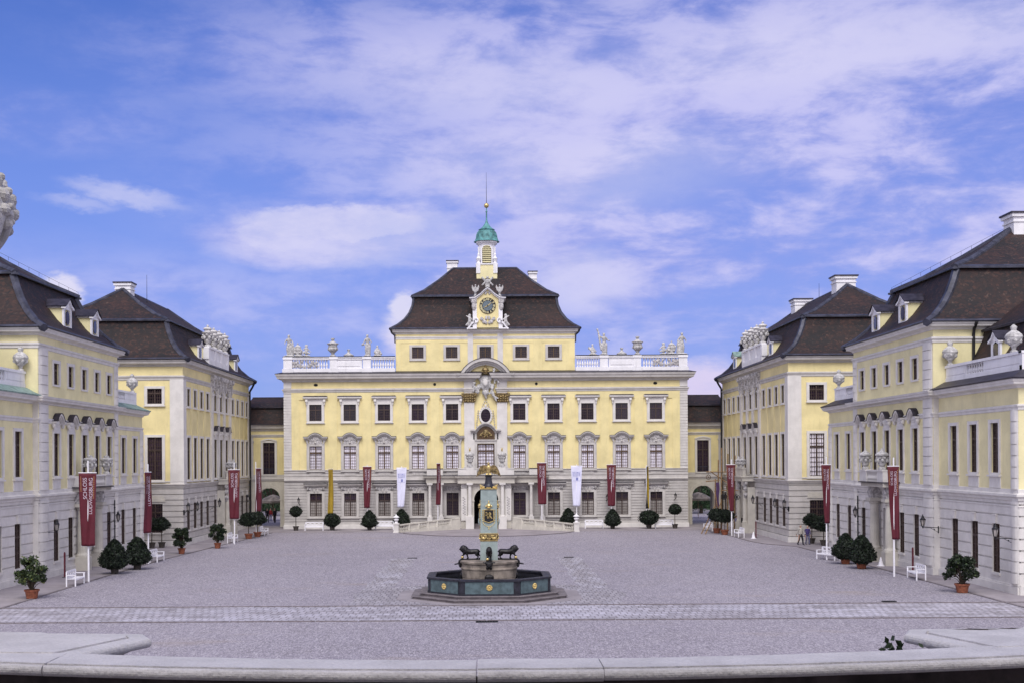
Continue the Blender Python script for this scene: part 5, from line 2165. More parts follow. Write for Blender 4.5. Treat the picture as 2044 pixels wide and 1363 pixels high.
for k, pts in ((-1, (578, 596, 613, 735, 755)), (1, (1364, 1343, 1327, 1208, 1186))):
    sd = 'left' if k < 0 else 'right'
    a, b, c, d, e = pts
    kk = -k
    child = [((.36, 0, .1), (.36, 0, .55), .12, .14), ((.36, 0, .55), (.36, 0, .95), .15, .12), ((.36, 0, .95), (.20, -.1, 1.15), .06, .05), ((.40, 0, .95), (.50, 0, .7), .06, .05), ((.46, 0, .1), (.42, 0, .5), .1, .1)]
    statue('statue', 'standing stone figure with a child at the outer %s corner of the main roof' % sd, a, STAND + ARM_HIP + ARM_OUT + child, HEAD + [((.37, 0, 1.12), .11, .11, .12)], 1.17, kk, GR, .5)
    # flaming urn held between figures
    statue('statue', 'squat lidded stone vase wrapped in garlands near the %s roof corner' % sd, b,
           [((0, 0, .1), (0, 0, .35), .30, .26), ((-.30, 0, .25), (-.42, -.1, .75), .14, .10), ((.32, 0, .2), (.45, -.1, .55), .16, .10), ((0, 0, .9), (0, 0, 1.25), .10, .06), ((-.3, -.2, .3), (.3, -.2, .3), .10, .10)],
           [((0, 0, .60), .46, .34, .32), ((0, 0, .90), .40, .32, .10), ((0, 0, 1.02), .25, .22, .12), ((0, 0, 1.28), .10, .10, .10)], 1.0, kk, GR, .5)
    statue('statue', 'seated stone cherub reaching outward beside the vase, %s roof end' % sd, c,
           [((0, 0, .25), (0, 0, .70), .20, .16), ((-.05, 0, .25), (-.30, -.15, .35), .13, .10), ((-.30, -.15, .35), (-.32, -.2, .05), .09, .07), ((.10, 0, .25), (.38, -.1, .18), .13, .08),
            ((.14, 0, .72), (.36, -.05, .45), .07, .055), ((.36, -.05, .45), (.58, -.05, .30), .05, .03), ((-.14, 0, .72), (-.32, 0, .62), .07, .05)], [((0, 0, .95), .17, .16, .18), ((0, .03, 1.02), .18, .16, .12)], 1.05, kk, GR, .35)
    if k < 0:
        statue('statue', 'standing draped stone woman left of the attic storey', d, STAND + ARM_HIP + [((-.19, 0, 1.48), (-.32, -.05, 1.15), .075, .06), ((-.32, -.05, 1.15), (-.50, -.1, .98), .07, .05), ((-.3, 0, .98), (-.52, -.05, .90), .08, .05)],
               HEAD, 1.17, 1, GR, .30)
        statue('statue', 'seated stone figure leaning beside the left edge of the attic', e,
               [((0, 0, .15), (0, 0, .62), .30, .15), ((.05, 0, .2), (.42, 0, .12), .16, .10), ((.12, 0, .62), (.38, 0, .30), .07, .05), ((-.14, 0, .60), (-.30, 0, .25), .10, .10)], [((0, 0, .88), .12, .12, .15), ((0, 0, .3), .36, .25, .26)], 1.05, 1, GR, .35)
    else:
        statue('statue', 'stone figure raising a long wing-like trumpet, right of the attic', d,
               STAND + [((-.19, 0, 1.48), (-.48, 0, 1.70), .075, .06), ((-.48, 0, 1.70), (-.56, 0, 2.10), .06, .05), ((-.55, 0, 2.05), (-.62, 0, 2.25), .06, .10), ((-.52, .02, 2.0), (-.25, .05, .4), .09, .12),
                        ((.19, 0, 1.48), (.38, 0, 1.22), .075, .06), ((.38, 0, 1.22), (.55, -.05, 1.20), .06, .05)], HEAD, 1.17, 1, GR, .32)
        statue('statue', 'seated stone figure holding a lyre beside the right edge of the attic', e,
               [((0, 0, .15), (-.05, 0, .62), .26, .15), ((-.05, 0, .2), (-.38, 0, .55), .14, .10), ((.05, 0, .6), (.38, 0, .15), .09, .05), ((-.14, 0, .60), (-.42, 0, .50), .08, .08)], [((-.05, 0, .88), .12, .12, .15), ((-.40, 0, .60), .13, .1, .14)], 1.05, 1, GR, .35)
    for (px, tall) in (((666, True), (694, False)) if k < 0 else ((1275, True), (1247, False))):
        X = (px - 970.8) * SF
        if tall:
            pos = (X, DF + .2, 18.98)
            prof = [(0, 0), (.30, 0), (.30, .12), (.16, .20), (.20, .34), (.40, .52), (.52, .74), (.50, .82), (.44, .86), (.46, 1.12), (.60, 1.20), (.60, 1.27), (.40, 1.33), (.26, 1.44), (.13, 1.50), (.13, 1.60), (.20, 1.66), (.20, 1.76), (.05, 1.80)]
            u = urn_mb(2.0, .95, *pos, prof=prof, lumps=8)
            lab = 'tall lidded stone urn on a balustrade pier, %s side of the main roof' % sd
        else:
            pos = (X, DF + 2.0, 17.36)
            prof = [(0, 0), (.42, 0), (.42, 1.2), (.58, 1.22), (.62, 1.34), (.42, 1.42), (.24, 1.50), (.14, 1.58), (.12, 1.68), (.20, 1.74), (.18, 1.80)]
            u = urn_mb(2.55, .66, *pos, prof=prof, lumps=0)
            lab = 'stone vase lid rising just behind the %s roof balustrade panel' % sd
        simple('urn', u, 'statue_stone', lab, 'urn', 'urns on the main palace roof', L=pos)
# urns on the balcony parapet, with gilt pineapples
for s in (-1, 1):
    pos = (s * 1.75, DF - 1.92, 6.70)
    T = Thing('urn', 'stone urn with a gilt finial on the central balcony, %s of the door' % ('left' if s < 0 else 'right'), 'urn', pos, 'urns flanking the balcony door')
    m = MB(pos)
    m.lathe([(0, 0), (.32, 0), (.32, .25), (.20, .30), (.16, .42), (.30, .62), (.34, .95), (.40, 1.22), (.50, 1.28), (.50, 1.40), (.44, 1.50), (.24, 1.62), (.08, 1.70)], n=14)
    for q in range(8):
        t = q * pi / 4
        m.ball((.34 * cos(t), .34 * sin(t), 1.05), .11, .11, .14, 6)
        m.ball((.27 * cos(t), .27 * sin(t), .66), .09, .09, .09, 6)
    T.part('bowl', m, 'statue_stone')
    m = MB(pos)
    m.ball((0, 0, 1.88), .10, .10, .16, 8)
    m.tube((0, 0, 1.65), (0, 0, 1.85), .05, .06)
    m.tube((0, 0, 1.95), (-.12, 0, 2.16), .04, .02)
    m.tube((0, 0, 1.95), (.12, 0, 2.16), .04, .02)
    T.part('finial', m, 'gold')


# ------------------------------------------------------------------ ramps before the portal
def ramp(k):
    sd = 'left' if k < 0 else 'right'
    T = Thing('ramp_balustrade', 'low stone ramp balustrade sloping up to the portal on the %s' % sd, 'balustrade', (k * 6, 132, 0), 'ramp balustrades before the portal')
    # plan curve from the end pier to the portal
    P = []
    n = 13
    for i in range(n + 1):
        t = i / n
        x = 9.05 - 6.15 * t
        d = 130.0 + 5.6 * (1 - (1 - t) ** 1.7)
        d = 130.0 + 5.3 * t ** .85
        P.append((k * x, d, .50 * t, .82 + .45 * t))
    kinds = 'PBBNNBBNNBBBSS'
    m = MB()
    rail = MB()
    posts = []

    def seg(i, z0a, z0b, z1a, z1b, th, mm):
        (xa, ya), (xb, yb) = P[i][:2], P[i + 1][:2]
        d = Vector((xb - xa, yb - ya)).normalized()
        nx, ny = -d.y * th / 2, d.x * th / 2
        v = [(xa + nx, ya + ny), (xb + nx, yb + ny), (xb - nx, yb - ny), (xa - nx, ya - ny)]
        lo = [z0a, z0b, z0b, z0a]
        hi = [z1a, z1b, z1b, z1a]
        b = [(v[j][0], v[j][1], lo[j]) for j in range(4)]
        t = [(v[j][0], v[j][1], hi[j]) for j in range(4)]
        mm.face(b[::-1])
        mm.face(t)
        for j in range(4):
            l = (j + 1) % 4
            mm.face([b[j], b[l], t[l], t[j]])
    bal = []
    for i in range(n):
        z0a, z0b = P[i][2], P[i + 1][2]
        ha, hb = P[i][3], P[i + 1][3]
        seg(i, -.02, -.02, z0a + .14, z0b + .14, .34, m)
        seg(i, ha - .10, hb - .10, ha + .02, hb + .02, .36, m)
        kd = kinds[i + 1]
        if kd in 'N':
            seg(i, z0a + .14, z0b + .14, ha - .10, hb - .10, .16, m)
        if kd == 'S':
            seg(i, z0a + .14, z0b + .14, ha - .10, hb - .10, .30, m)
        if kd == 'B':
            for q in range(3):
                t = (q + .5) / 3
                bal.append((P[i][0] + (P[i + 1][0] - P[i][0]) * t, P[i][1] + (P[i + 1][1] - P[i][1]) * t, z0a + .14 + (z0b - z0a) * t))
        if i and kinds[i + 1] != kinds[i]:
            posts.append(P[i])
    T.part('railing', m, 'stone_warm')
    for (x, y, z, h) in posts:
        b = MB((x, y, 0))
        b.box(-.13, .13, -.18, .18, 0, h)
        T.part('post', b, 'stone_warm')
    pb = proto_baluster(.56, .95, 'stone_warm')
    fr = MB()
    for (x, y, z) in bal:
        T.tree(pb, fr, x, y, z)
    b = MB((k * 9.35, 129.9, 0))
    b.box(-.32, .32, -.32, .32, 0, .10)
    b.box(-.26, .26, -.26, .26, .10, .86)
    b.box(-.32, .32, -.32, .32, .86, .98)
    T.part('pier', b, 'stone_pale')
    # knob urn on the pier
    u = MB((k * 9.35, 129.9, .98))
    u.lathe([(0, 0), (.20, 0), (.20, .08), (.10, .14), (.20, .26), (.27, .38), (.24, .46), (.12, .50), (.12, .54), (.34, .60), (.30, .68), (.12, .78), (.05, .90), (.01, .95)], n=14)
    simple('finial_urn', u, 'white_render', 'small white finial urn on the end pier of the %s ramp' % sd, 'urn', 'finials on the ramp piers', L=(k * 9.35, 129.9, .98), smooth=False)


ramp(-1)
ramp(1)


# ------------------------------------------------------------------ fountain
FXc, FYc = .14, 69.45


def fountain():
    O = (FXc, FYc, 0)
    T = Thing('fountain', 'octagonal teal fountain basin with a tall pale blue obelisk in the middle', 'fountain', O)

    def octo(a, b):
        return [(-b, -a), (b, -a), (a, -b), (a, b), (b, a), (-b, a), (-a, b), (-a, -b)]
    m = MB(O)
    m.slab(octo(5.0, 2.15), 0, .022, 0)
    T.part('paving_slab', m, 'paving')
    m = MB(O)
    m.slab(octo(4.15, 1.80), .02, .14)
    m.slab(octo(4.22, 1.83), .14, .17)
    m.slab(octo(3.70, 1.64), .17, .29)
    m.slab(octo(3.77, 1.67), .29, .32)
    T.part('steps', m, 'step_stone')
    a, b = 3.30, 1.50
    o1 = octo(a, b)
    # basin ring wall
    m = MB(O)
    inn = octo(a - .30, b - .12)
    z0, z1 = .32, 1.16
    for i in range(8):
        l = (i + 1) % 8
        m.slab([o1[i], o1[l], inn[l], inn[i]], z0, z1 - .10)
    big = octo(a + .09, b + .04)
    inn2 = octo(a - .36, b - .15)
    for i in range(8):
        l = (i + 1) % 8
        m.slab([big[i], big[l], inn2[l], inn2[i]], z1 - .095, z1)
        m.slab([octo(a + .05, b + .02)[i], octo(a + .05, b + .02)[l], inn[l], inn[i]], z0 - .001, z0 + .08)
    bs = T.part('basin', m, 'basin_black')
    # teal panels with gilt rosettes, one per side
    for i in range(8):
        l = (i + 1) % 8
        p, q = Vector(o1[i]), Vector(o1[l])
        d = (q - p).normalized()
        nrm = Vector((d.y, -d.x))
        mid = (p + q) / 2
        half = (q - p).length / 2 - .22
        ang = atan2(d.y, d.x)
        m = MB((O[0] + mid.x + nrm.x * .0, O[1] + mid.y + nrm.y * .0, 0), ang)
        m.box(-half, half, -.035, 0, z0 + .09, z1 - .105)
        link('side_panel', m.mesh('side_panel', ['panel_teal'], T.L), bs)
        m = MB((O[0] + mid.x, O[1] + mid.y, 0), ang)
        n = 16
        zc = z0 + .42
        m.prism([(.17 * cos(2 * pi * j / n), zc + .17 * sin(2 * pi * j / n)) for j in range(n)], -.055, -.03)
        for j in range(10):
            t = 2 * pi * j / 10
            m.ball((.12 * cos(t), -.06, zc + .12 * sin(t)), .045, .03, .045, 6)
        m.ball((0, -.06, zc), .055, .04, .055, 6)
        link('gilt_rosette', m.mesh('gilt_rosette', ['gold'], T.L), bs)
    m = MB(O)
    m.slab(inn, .85, .90)
    T.part('water', m, 'water')
    # round drum
    R = 1.58
    m = MB(O)
    m.lathe([(R * .94, .32), (R * .94, 1.02), (R * .95, 1.05), (R * .975, 1.47), (R * 1.0, 1.50), (R * 1.0, 1.56), (R * .965, 1.60), (R * .97, 1.78), (R * 1.02, 1.82), (R * 1.03, 1.92), (R * 1.0, 1.96), (R * .85, 1.97)], 0, 0, 40)
    T.part('drum', m, 'drum_stone')
    # obelisk
    m = MB(O)
    m.frustum(0, 0, 1.97, 3.02, .485, .485, .472, .472)
    m.frustum(0, 0, 3.46, 5.20, .468, .468, .452, .452)
    m.frustum(0, 0, 5.23, 5.88, .451, .451, .440, .440)
    m.frustum(0, 0, 5.19, 5.24, .44, .44, .44, .44)
    ob = T.part('obelisk', m, 'obelisk_blue')
    m = MB(O)
    m.box(-.50, .50, -.50, .50, 3.02, 3.06, 0)
    m.box(-.50, .50, -.50, .50, 3.42, 3.46, 0)
    m.box(-.475, .475, -.475, .475, 3.06, 3.42, 1)
    for (rz, sx) in ((0, 1), (pi / 2, 1), (pi, 1), (-pi / 2, 1)):
        m.frame(O, rz)
        for q in (-1, 1):
            pts = [(q * .44, -.5, 3.36), (q * .38, -.5, 3.20), (q * .26, -.5, 3.14), (q * .16, -.5, 3.22), (q * .20, -.5, 3.33), (q * .28, -.5, 3.29)]
            for (u, v) in zip(pts[:-1], pts[1:]):
                m.tube(u, v, .045, .035, 6)
            m.ball((q * .30, -.5, 3.18), .085, .05, .07, 8)
            m.ball((q * .17, -.5, 3.31), .06, .05, .055, 8)
            m.tube((q * .13, -.5, 3.2), (q * .03, -.5, 3.13), .03, .02, 6)
    link('gilt_frieze', m.mesh('gilt_frieze', ['gold', 'gold_old'], T.L), ob)
    # monogram shield on each face: built on front and both sides
    for idx, rz in enumerate((0, pi / 2, -pi / 2)):
        m = MB(O, rz)
        m.prism([(-.25, 4.15), (0, 4.06), (.25, 4.15), (.24, 4.73), (-.24, 4.73)], -.50, -.44, 0)
        for (u, v) in (((-.27, 4.13), (-.26, 4.75)), ((.27, 4.13), (.26, 4.75)), ((-.26, 4.75), (.26, 4.75)), ((-.27, 4.13), (0, 4.04)), ((0, 4.04), (.27, 4.13))):
            m.tube((u[0], -.50, u[1]), (v[0], -.50, v[1]), .025, n=6, mi=1)
        # chain of the order
        for j in range(13):
            t = pi + pi * j / 12
            m.ball((.33 * cos(t), -.47, 4.15 + .33 * sin(t)), .032, .025, .032, 6, 1)
        for j in range(3):
            m.ball((0, -.48, 3.80 - .05 * j), .035, .03, .04, 6, 1)
        for q in (-1, 1):
            for j in range(5):
                m.ball((q * (.33 + .02 * (j % 2)), -.47, 4.28 + .11 * j), .03, .025, .05, 6, 1)
        # crown
        m.lathe([(.12, 0), (.125, .05), (.10, .07), (.135, .15), (.10, .23), (.03, .27), (.025, .34), (.04, .37), (.01, .42)], 0, -.47, 10, 1, 4.84)
        for q in (-1, 1):
            m.ball((q * .15, -.52, 4.95), .045, n=6, mi=1)
        sh = link('monogram_shield', m.mesh('monogram_shield', ['iron', 'gold'], T.L), ob)
        if idx == 0:
            for (tx, xo, mir) in (('R', .035, 1), ('F', -.07, -1)):
                tm = text_mesh(tx, .50, 'gold', depth=.008, bold=.010)
                o = link('monogram', tm, sh)
                o.matrix_local = Matrix.Translation((xo, -.515, 4.43)) @ Matrix.Rotation(radians(90), 4, 'X') @ Matrix.Diagonal((mir, 1, 1, 1))
        # drapery tails
        m = MB(O, rz)
        for q in (-1, 1):
            if idx == 0:
                continue
            m.ball((q * .06, -.50, 4.1), .16, .10, .24, 8)
            m.ball((q * .12, -.48, 4.45), .10, .08, .30, 8)
        if idx:
            link('drapery', m.mesh('drapery', ['obelisk_blue'], T.L, True), ob)
    m = MB(O)
    m.box(-.50, .50, -.50, .50, 5.88, 5.94, 0)
    for q in (-1, 1):
        for w_ in (-1, 1):
            m.ball((q * .40, w_ * .40, 6.03), .09, .09, .09, 8)
            m.tube((q * .40, w_ * .40, 5.97), (q * .48, w_ * .40, 6.13), .05, .03, 6)
            m.tube((q * .46, w_ * .40, 5.97), (q * .22, w_ * .40, 6.0), .05, .05, 6)
    m.box(-.12, .12, -.36, .36, 5.94, 6.0)
    link('gilt_cap', m.mesh('gilt_cap', ['gold'], T.L), ob)
    m = MB(O)
    m.lathe([(.36, 5.94), (.37, 5.99), (.30, 6.04), (.22, 6.18), (.185, 6.36), (.17, 6.55), (.21, 6.60), (.21, 6.66)], 0, 0, 14)
    link('eagle_plinth', m.mesh('eagle_plinth', ['basin_black'], T.L), ob)
    # spout mask hanging over the drum edge, and outflow mask at its foot
    for rz in (0, pi / 2, pi, -pi / 2):
        m = MB(O, rz)
        m.ball((0, -1.60, 1.80), .17, .12, .20, 8)
        for q in (-1, 1):
            m.ball((q * .14, -1.58, 1.90), .10, .10, .09, 7)
            m.ball((q * .10, -1.60, 1.66), .08, .08, .12, 7)
            m.ball((q * .25, -1.55, 1.93), .10, .08, .06, 6)
        m.tube((0, -1.62, 1.78), (0, -1.92, 1.72), .045, .035, 6)
        m.ball((0, -1.5, 1.10), .26, .12, .20, 8)
        T.part('spout_mask', m, 'bronze_black')
    return T


fountain()


def lion_mesh():
    """walking lion facing +x, one paw on a ball"""
    cp = [((-.36, 0, .41), (.02, 0, .39), .145, .145), ((.02, 0, .39), (.26, 0, .43), .15, .19), ((.26, 0, .46), (.40, 0, .54), .18, .16),
          # hind legs: thigh, hock, paw
          ((-.38, .07, .38), (-.30, .08, .24), .105, .07), ((-.30, .08, .24), (-.42, .08, .14), .055, .04), ((-.42, .08, .14), (-.39, .08, .03), .038, .035), ((-.39, .08, .03), (-.32, .08, .025), .038, .03),
          ((-.40, -.07, .38), (-.42, -.08, .24), .105, .07), ((-.42, -.08, .24), (-.56, -.08, .15), .055, .04), ((-.56, -.08, .15), (-.54, -.08, .03), .038, .035), ((-.54, -.08, .03), (-.47, -.08, .025), .038, .03),
          # fore legs
          ((.24, .08, .38), (.18, .09, .20), .085, .055), ((.18, .09, .20), (.14, .09, .04), .05, .04), ((.14, .09, .04), (.21, .09, .025), .042, .032),
          ((.30, -.08, .38), (.38, -.09, .24), .085, .055), ((.38, -.09, .24), (.44, -.09, .17), .05, .042), ((.44, -.09, .17), (.49, -.09, .16), .042, .032),
          # tail
          ((-.48, 0, .44), (-.58, 0, .34), .03, .025), ((-.58, 0, .34), (-.60, 0, .16), .025, .022), ((-.60, 0, .16), (-.64, 0, .08), .03, .045)]
    bl = [((.40, 0, .56), .20, .17, .21), ((.30, 0, .52), .17, .17, .20), ((.50, 0, .57), .10, .085, .10), ((.575, 0, .54), .065, .06, .055), ((.44, .08, .70), .035, .03, .04), ((.44, -.08, .70), .035, .03, .04),
          ((.52, .05, .62), .03, .03, .03), ((.52, -.05, .62), .03, .03, .03), ((.55, 0, .48), .05, .045, .03), ((.34, 0, .36), .12, .12, .14)]
    return blob('body', cp, bl, .018, ['bronze_black'])


LION = lion_mesh()
LGRP = 'black lions on the fountain drum'
for (x, y, rz, lab) in ((-1.02, 0, pi, 'black lion walking outward on the left rim of the fountain drum'), (1.02, 0, 0, 'black lion walking outward on the right rim of the fountain drum'),
                        (0, -.98, -pi / 2, 'black lion seen head-on at the front of the fountain drum'), (0, .98, pi / 2, 'black lion hidden at the back behind the obelisk')):
    pos = (FXc + x * 1.0, FYc + y, 1.97)
    if y > 0:
        continue
    T = Thing('lion_statue', lab, 'statue', pos, LGRP)
    T.o.rotation_euler = (0, 0, rz)
    sl = MB()
    sl.box(-.62, .58, -.17, .17, 0, .05)
    link('plinth', sl.mesh('plinth', ['bronze_black']), T.o)
    link('body', LION, T.o, (0, 0, .05))
    bb = MB()
    bb.ball((.46, -.09, .13), .085, n=12)
    link('gilt_ball', bb.mesh('gilt_ball', ['gold'], smooth=True), T.o)


def eagle():
    pos = (FXc, FYc, 6.66)
    T = Thing('eagle_statue', 'gilded eagle with drooping spread wings perched on top of the obelisk', 'statue', pos)
    cp = [((0, 0, .12), (0, -.03, .42), .11, .15), ((0, -.03, .42), (0, -.06, .58), .12, .08), ((-.07, 0, .12), (-.10, -.04, .0), .06, .045), ((.07, 0, .12), (.10, -.04, .0), .06, .045),
          ((0, .06, .15), (0, .16, -.10), .10, .05), ((-.14, -.06, .03), (.14, -.06, .03), .04, .04)]
    bl = [((0, -.08, .64), .075, .09, .08), ((0, -.18, .62), .025, .06, .03), ((0, -.06, .36), .13, .10, .16)]
    link('body', blob('body', cp, bl, .02, ['gold']), T.o)
    for q in (-1, 1):
        m = MB()
        up = [(.10, .46), (.20, .55), (.34, .55), (.46, .46), (.55, .30), (.62, .12), (.66, -.02)]
        lo = [(.10, .16), (.20, .10), (.32, .06), (.42, .04), (.50, .02), (.57, -.02), (.64, -.05)]
        for i in range(6):
            a, b, c, d = up[i], up[i + 1], lo[i + 1], lo[i]
            dy = .02 * i
            p = [(q * d[0], d[1]), (q * c[0], c[1]), (q * b[0], b[1]), (q * a[0], a[1])]
            m.prism(p if q > 0 else p[::-1], -.04 + dy, .03 + dy)
        for i in range(7):       # flight feathers
            a, d = up[min(i, 6)], lo[min(i, 6)]
            m.tube((q * (a[0] + d[0]) / 2, -.05 + .02 * i, (a[1] + d[1]) / 2), (q * (d[0] + .03), -.03 + .02 * i, d[1] - .03), .03, .018, 6)
        link('wing', m.mesh('wing', ['gold_old']), T.o)


eagle()


# ------------------------------------------------------------------ plants in tubs
def quad_leaf(m, p, size, rn, mi=0, up=0.3):
    n = Vector((rn.gauss(0, 1), rn.gauss(0, 1), rn.gauss(0, 1) + up)).normalized()
    a = n.orthogonal().normalized()
    b = n.cross(a)
    t = rn.random() * 6.28
    a, b = a * cos(t) + b * sin(t), b * cos(t) - a * sin(t)
    s = size * (0.6 + rn.random() * .8)
    i = len(m.v)
    P = Vector(p)
    for q in (P - a * s, P + b * s * .55 + n * s * .12, P + a * s, P - b * s * .55 + n * s * .12):
        m.vert(*q)
    m.f.append([i, i + 1, i + 2, i + 3])
    m.m.append(mi)


def foliage(prof, z0, z1, n, leaf, seed, lump=.12, core=.86):
    """clipped crown: leaves spread near the surface r(z) with lumps and a few gaps, plus a solid heart"""
    rn = random.Random(seed)
    m = MB()

    def R(t, z):
        u = (z - z0) / (z1 - z0)
        return prof(u) * (1 + lump * 1.6 * noise.noise((cos(t) * 1.5 + seed, sin(t) * 1.5, z * 1.6)) + lump * .8 * noise.noise((cos(t) * 4 + seed, sin(t) * 4, z * 4)))
    rows = []
    N, K = 14, 10
    for i in range(K + 1):
        z = z0 + .04 + (z1 - z0 - .08) * i / K
        rows.append([m.vert(R(2 * pi * j / N, z) * core * cos(2 * pi * j / N), R(2 * pi * j / N, z) * core * sin(2 * pi * j / N), z) for j in range(N)])
    for i in range(K):
        for j in range(N):
            l = (j + 1) % N
            m.f.append([rows[i][j], rows[i][l], rows[i + 1][l], rows[i + 1][j]])
            m.m.append(0)
    m.f.append(rows[0][::-1])
    m.f.append(rows[-1])
    m.m += [0, 0]
    for i in range(n):
        z = z0 + (z1 - z0) * rn.random()
        t = rn.random() * 2 * pi
        r = R(t, z) * (core + (1.10 - core) * rn.random() ** 1.2)
        quad_leaf(m, (r * cos(t), r * sin(t), z + rn.uniform(-.05, .05)), leaf, rn, 1 if rn.random() < .22 else 0)
    return m


def dome_u(r, p=.5, flat=0.0):
    return lambda u: r * max(.02, (1 - abs(2 * u - 1) ** 2.2) ** p)


def cone_u(r):
    return lambda u: r * max(.03, (min(1, (u + .05) / .22) ** .6) * (1 - max(0, (u - .22) / .80) ** 1.5) ** .75)


def ball_u(r):
    return lambda u: r * max(.05, (min(1, (u + .02) / .30) ** .5) * (1 - max(0, (u - .30) / .72) ** 2) ** .5)


CONES = [foliage(cone_u(.90), .36, 2.22, 2600, .085, 10 + i, .17).mesh('foliage', ['leaf_dark', 'leaf_mid']) for i in range(3)]
BUSH = [foliage(dome_u(.84), .40, 1.78, 2200, .090, 20 + i, .26).mesh('foliage', ['leaf_dark', 'leaf_mid']) for i in range(2)]
BALLS = [foliage(ball_u(.66), 1.52, 2.60, 1500, .08, 30 + i, .16).mesh('foliage', ['leaf_dark', 'leaf_mid']) for i in range(2)]
BIGB = [foliage(dome_u(.80, .45), 1.25, 2.50, 1800, .09, 40 + i, .22).mesh('foliage', ['leaf_dark', 'leaf_mid']) for i in range(2)]


def shrub_mesh(seed, mats, n=2600, R=1.0, z0=.75, z1=2.25, leaf=.085):
    rn = random.Random(seed)
    m = MB()
    br = MB()
    cl = []
    for i in range(34):
        t = rn.random() * 2 * pi
        rr = R * rn.random() ** .55 * .86
        z = z0 + (z1 - z0) * (.15 + .80 * rn.random())
        rr *= (1 - .45 * ((z - z0) / (z1 - z0)) ** 2)
        cl.append((rr * cos(t), rr * sin(t), z, .15 + .16 * rn.random()))
    for (x, y, z, r) in cl:
        mid = (x * .35 + rn.uniform(-.05, .05), y * .35, .45 + (z - .45) * .55)
        br.tube((x * .05, y * .05, .40), mid, .028, .018, 5)
        br.tube(mid, (x, y, z), .018, .007, 5)
        k = int(n / len(cl))
        for _ in range(k):
            d = Vector((rn.gauss(0, 1), rn.gauss(0, 1), rn.gauss(0, .8))).normalized() * r * rn.random() ** .35
            q = rn.random()
            quad_leaf(m, (x + d.x, y + d.y, z + d.z), leaf, rn, 0 if q < .50 else (1 if q < .88 else 2), .8)
    return m.mesh('foliage', mats), br.mesh('branches', ['bark'])


SHR_A = shrub_mesh(5, ['leaf_pale', 'leaf_mid', 'leaf_yellow'], 2300)
SHR_B = shrub_mesh(6, ['leaf_mid', 'leaf_dark', 'leaf_pale'], 3600, 1.05, .60, 2.0)
SHR_C = shrub_mesh(7, ['leaf_mid', 'leaf_dark', 'leaf_pale'], 3200, .92, .60, 2.1)


def pot_mesh(m_, r=.30, h=.48):
    m = MB()
    m.lathe([(r * .72, 0), (r * .76, .02), (r * .95, h * .80), (r * 1.08, h * .82), (r * 1.10, h), (r * .98, h), (r * .94, h * .9), (.02, h * .88)], n=18)
    return m.mesh('pot', [m_])


POT_T, POT_D = pot_mesh('terracotta'), pot_mesh('pot_dark')
POT_TB = pot_mesh('terracotta', .38, .50)
STEM = {}
for nm, zt in (('short', .7), ('tall', 1.7)):
    m = MB()
    m.tube((0, 0, .3), (.02, 0, zt), .045, .035, 7)
    STEM[nm] = m.mesh('trunk', ['bark'])


def plant(kind, x, y, label, potm, group, sc=1.0, i=0):
    T = Thing('potted_tree' if kind != 'shrub' else 'potted_shrub', label, 'potted plant', (x, y, .012), group)
    T.o.scale = (sc, sc, sc)
    T.o.rotation_euler = (0, 0, random.Random(int(x * 10) + int(y * 7)).random() * 6)
    link('pot', potm, T.o)
    if kind == 'cone':
        link('foliage', CONES[i % 3], T.o)
        link('trunk', STEM['short'], T.o)
    elif kind == 'bush':
        link('foliage', BUSH[i % 2], T.o)
        link('trunk', STEM['short'], T.o)
    elif kind == 'ball':
        link('foliage', BALLS[i % 2], T.o)
        link('trunk', STEM['tall'], T.o)
    elif kind == 'bigball':
        link('foliage', BIGB[i % 2], T.o)
        link('trunk', STEM['tall'], T.o)
    else:
        f, b = (SHR_A, SHR_B, SHR_C)[i]
        link('foliage', f, T.o)
        link('branches', b, T.o)


def gx(px, D):
    return (px - 970) * D / FPX


GC, GB, GS = 'clipped cone shrubs in tubs', 'ball-crowned standard trees in tubs', 'loose leafy shrubs in terracotta pots'
plant('shrub', gx(62, 69.0), 69.0, 'loose light green shrub in a terracotta pot, front left', POT_TB, GS, 1.0, 0)
plant('cone', gx(227.6, 84), 84, 'dark cone shrub left of the pair beside the near left wing', POT_D, GC, 1.02, 0)
plant('cone', gx(270.5, 87), 87.3, 'dark cone shrub right of the pair beside the near left wing', POT_D, GC, 1.0, 1)
plant('shrub', gx(361.5, 101.7), 101.7, 'leafy shrub in terracotta, first before the far left wing', POT_T, GS, .98, 2)
plant('shrub', gx(433.4, 108), 108, 'leafy shrub in terracotta, second before the far left wing', POT_T, GS, .98, 2)
plant('ball', gx(302, 108.8), 108.8, 'ball-crowned tree partly behind the edge-on red banner, left side', POT_D, GB, 1.0, 0)
plant('ball', gx(322, 109.3), 109.3, 'ball-crowned tree before the end window of the far left wing', POT_D, GB, 1.0, 1)
plant('bigball', gx(495.5, 121), 121, 'round-headed tree in terracotta left of the left archway banner', POT_TB, GB, 1.0, 0)
plant('bigball', gx(513, 124), 124, 'round-headed tree in terracotta behind the left archway banner', POT_TB, GB, .98, 1)
plant('ball', gx(589.9, 134.6), 134.6, 'ball-crowned tree at the left corner of the main facade', POT_D, GB, 1.0, 1)
plant('bush', gx(662.5, 134.8), 134.8, 'rounded dark shrub under the yellow banner', POT_D, GC, 1.0, 0)
plant('cone', gx(736.7, 134.5), 134.5, 'dark cone shrub under the wide red banner left of the portal', POT_D, GC, .95, 2)
plant('cone', gx(801, 136), 136, 'dark cone shrub behind the left ramp pier', POT_D, GC, .98, 0)
plant('cone', gx(1133.7, 136), 136, 'dark cone shrub behind the right ramp balustrade', POT_D, GC, .98, 1)
plant('cone', gx(1222, 134.5), 134.5, 'dark cone shrub under the red banner right of the portal', POT_D, GC, .95, 0)
